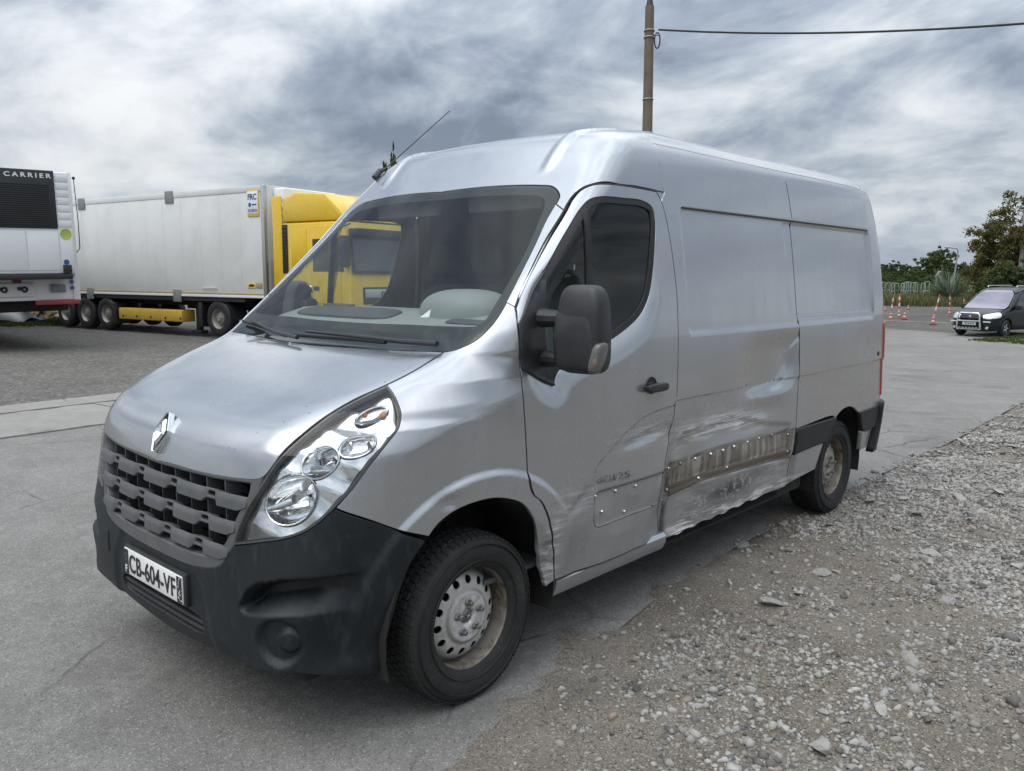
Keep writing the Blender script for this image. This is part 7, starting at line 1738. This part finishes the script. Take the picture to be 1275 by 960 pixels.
# short post with a solar panel
pb = at_depth(1166, 76); S = empty('solar_post', tuple(pb)); hh = z_at((1166, 344), 76)-pb[2]; MB().tube([(0, 0, 0), (0, 0, hh)], .05, 8).build('post', 'galv', S)
MB().box(-.35, .35, -.03, .03, hh, hh+.55, .01, rot=Matrix.Rotation(R(30), 3, 'X'), org=(0, 0, hh)).build('solar_panel', 'sign_white', S); tag(S, 'short post with a small tilted panel behind the silvery shrub', 'post')
S = empty('bare_pole', tuple(at_depth(1173, 88))); hh = z_at((1171, 330), 88)-S.location[2]; MB().tube([(0, 0, 0), (-.15, 0, hh)], [.10, .08], 8).build('shaft', 'pole_wood', S); tag(S, 'leaning wooden post at the edge of the wood', 'post')
S = empty('mast', tuple(at_depth(1227, 90))); hh = z_at((1227, 318), 90)-S.location[2]; MB().tube([(0, 0, 0), (0, 0, hh)], [.06, .03], 6).build('shaft', 'galv', S); tag(S, 'thin bare mast standing before the wood right of the lamp', 'mast')
# metal frames (inverted U racks)
FR_PX = [1097, 1101, 1107, 1113, 1117, 1125, 1129, 1132, 1138, 1141, 1150.5, 1155, 1206, 1212]
rr3 = np.random.default_rng(4)
for i, px in enumerate(FR_PX):
    dp = 70+rr3.uniform(-2, 3); pb = at_depth(px, dp); hh = (z_at((px, 351.5+rr3.uniform(-1, 1.5)), dp)-pb[2])*1.0; o = empty('metal_frame', tuple(pb), math.atan2(CR[1], CR[0])+rr3.uniform(-.3, .3)); wd = rr3.uniform(.13, .19)
    for s_ in (-1, 1): MB().tube([(s_*wd*1.25, 0, 0), (s_*wd, 0, hh)], .022, 6).build('leg', 'frame_paint', o); MB().tube([(s_*wd*1.15, .9, 0), (s_*wd, .0, hh)], .02, 6).build('leg', 'frame_paint', o)
    MB().tube([(-wd, 0, hh), (wd, 0, hh)], .022, 6).build('crossbar', 'frame_paint', o); MB().tube([(-wd, 0, hh*.55), (wd, 0, hh*.55)], .025, 6).build('rung', 'frame_paint', o)
    tag(o, 'tall weathered metal rack in the row before the wood', 'rack', 'metal racks along the edge of the lot')
# cones with red and white poles
def cone(loc, s_=1.0, dark=False):
    o = empty('traffic_cone', loc); MB().box(-.22*s_, .22*s_, -.22*s_, .22*s_, 0, .05*s_, .015).build('base', 'cone_base' if dark else 'cone_red', o)
    segs = ((0.05, .22, 'cone_red'), (.22, .36, 'cone_white'), (.36, .50, 'cone_red'), (.50, .60, 'cone_white'), (.60, .70, 'cone_red')); rad = lambda z: (.16-.125*z/.7)*s_
    for a, b_, m_ in segs: MB().lathe([(rad(a), a*s_), (rad(b_), b_*s_)], 14, 'z').build('band', m_, o)
    return o
def stick(loc, top, r_=.05):
    loc = np.array(loc); top = np.array(top); o = empty('marker_pole', tuple(loc)); v = top-loc; n = 6
    for k in range(n): MB().tube([tuple(v*k/n), tuple(v*(k+1)/n)], r_, 8).build('band', 'cone_red' if k % 2 else 'cone_white', o)
    return o
def at_g(px): return gpt(px)
data = [((1108.8, 399), (1112.8, 367), False, 'red and white cone at the end of the cone row by the van', 'leaning red and white pole stuck in the end cone'), ((1119, 396), (1120.3, 365.5), False, 'red and white cone with an upright pole', 'upright thick red and white pole with a short arm'),
        ((1126, 398), None, True, 'cone with a dark base beside the upright pole', None), ((1161.5, 404.5), (1170.3, 366.5), True, 'cone on a broad dark foot holding the most tilted pole', 'strongly tilted red and white pole'),
        ((1182, 392.5), (1183, 366), False, 'cone with a white band before the silvery shrub', 'thin red and white pole before the silvery shrub'), ((1102, 387), None, False, 'small far cone beside the van rear', None), ((1130.5, 385.5), None, False, 'small far cone behind the upright pole', None), ((1199, 393), (1200.5, 370), True, 'cone half hidden by the dark green minivan', 'red and white pole beside the minivan lamp')]
for p0_, p1_, dk, l1, l2 in data:
    P = at_g(p0_); dpt = (P-CAM)@CF; c = cone(tuple(P), .66 if p0_[1] > 390 else .5, dk); tag(c, l1, 'traffic cone', 'traffic cones on the lot')
    if p1_: T = px_depth(p1_, dpt); s_ = stick(P+np.array([0, 0, .30]), T, .030 if p0_[0] != 1119 else .048); tag(s_, l2, 'marker pole', 'red and white poles in cones')
# darker worn earth of the far lot, pale old kerb lines
lot = [gpt(q)[:2] for q in ((1060, 413), (1190, 420), (1330, 428), (1400, 384), (1080, 378))]
lo_ = sheet('far_lot', lot, 1.6, 'soil_lot', -.004); tag(lo_, kind='structure')
for pa, pb2, wpx in (((1095, 391.5), (1196, 393.5), .25), ((1095, 400), (1190, 404), .35)):
    a, b_ = gpt(pa), gpt(pb2); d = (b_-a)/np.linalg.norm(b_-a); n_ = np.array([-d[1], d[0], 0]); mb = MB(); N_ = 14
    for k in range(N_):
        q0, q1 = a+(b_-a)*k/N_+d*.01, a+(b_-a)*(k+1)/N_-d*.02; zz = float(gz(q0[0], q0[1])); ww = wpx*(1+.25*math.sin(k*1.9))
        o = MB().add([tuple(q0[:2])+(zz-.05,), tuple(q1[:2])+(zz-.05,), tuple((q1+n_*ww)[:2])+(zz-.05,), tuple((q0+n_*ww)[:2])+(zz-.05,), tuple(q0[:2])+(zz+.05,), tuple(q1[:2])+(zz+.05,), tuple((q1+n_*ww)[:2])+(zz+.05,), tuple((q0+n_*ww)[:2])+(zz+.05,)], [(0, 1, 2, 3), (4, 7, 6, 5), (0, 4, 5, 1), (1, 5, 6, 2), (2, 6, 7, 3), (3, 7, 4, 0)]).build('kerb_stone', 'concrete', lo_)

# ================================================================== white van parked opposite, behind the viewpoint (it shows in the side glass)
paint_mat('white_paint', (.72, .73, .74), metal=0., rough=.35, weary=False, dirty=.6)
v2 = copy_tree(van); v2.location = (6.4, -9.6, 0); v2.rotation_euler = (0, 0, math.pi)
def whiten(o):
    for ch in o.children:
        if ch.type == 'MESH' and ch.material_slots and ch.material_slots[0].material.name in ('silver_paint', 'silver_hood'): ch.material_slots[0].link = 'OBJECT'; ch.material_slots[0].material = MATS['white_paint']
        whiten(ch)
whiten(v2); tag(v2, 'white high-roof panel van parked across the road from the silver van', 'van')
for ch in list(v2.children):
    if ch.name.split('.')[0] in ('clip', 'number_plate'):
        for g in list(ch.children): bpy.data.objects.remove(g)
        bpy.data.objects.remove(ch)
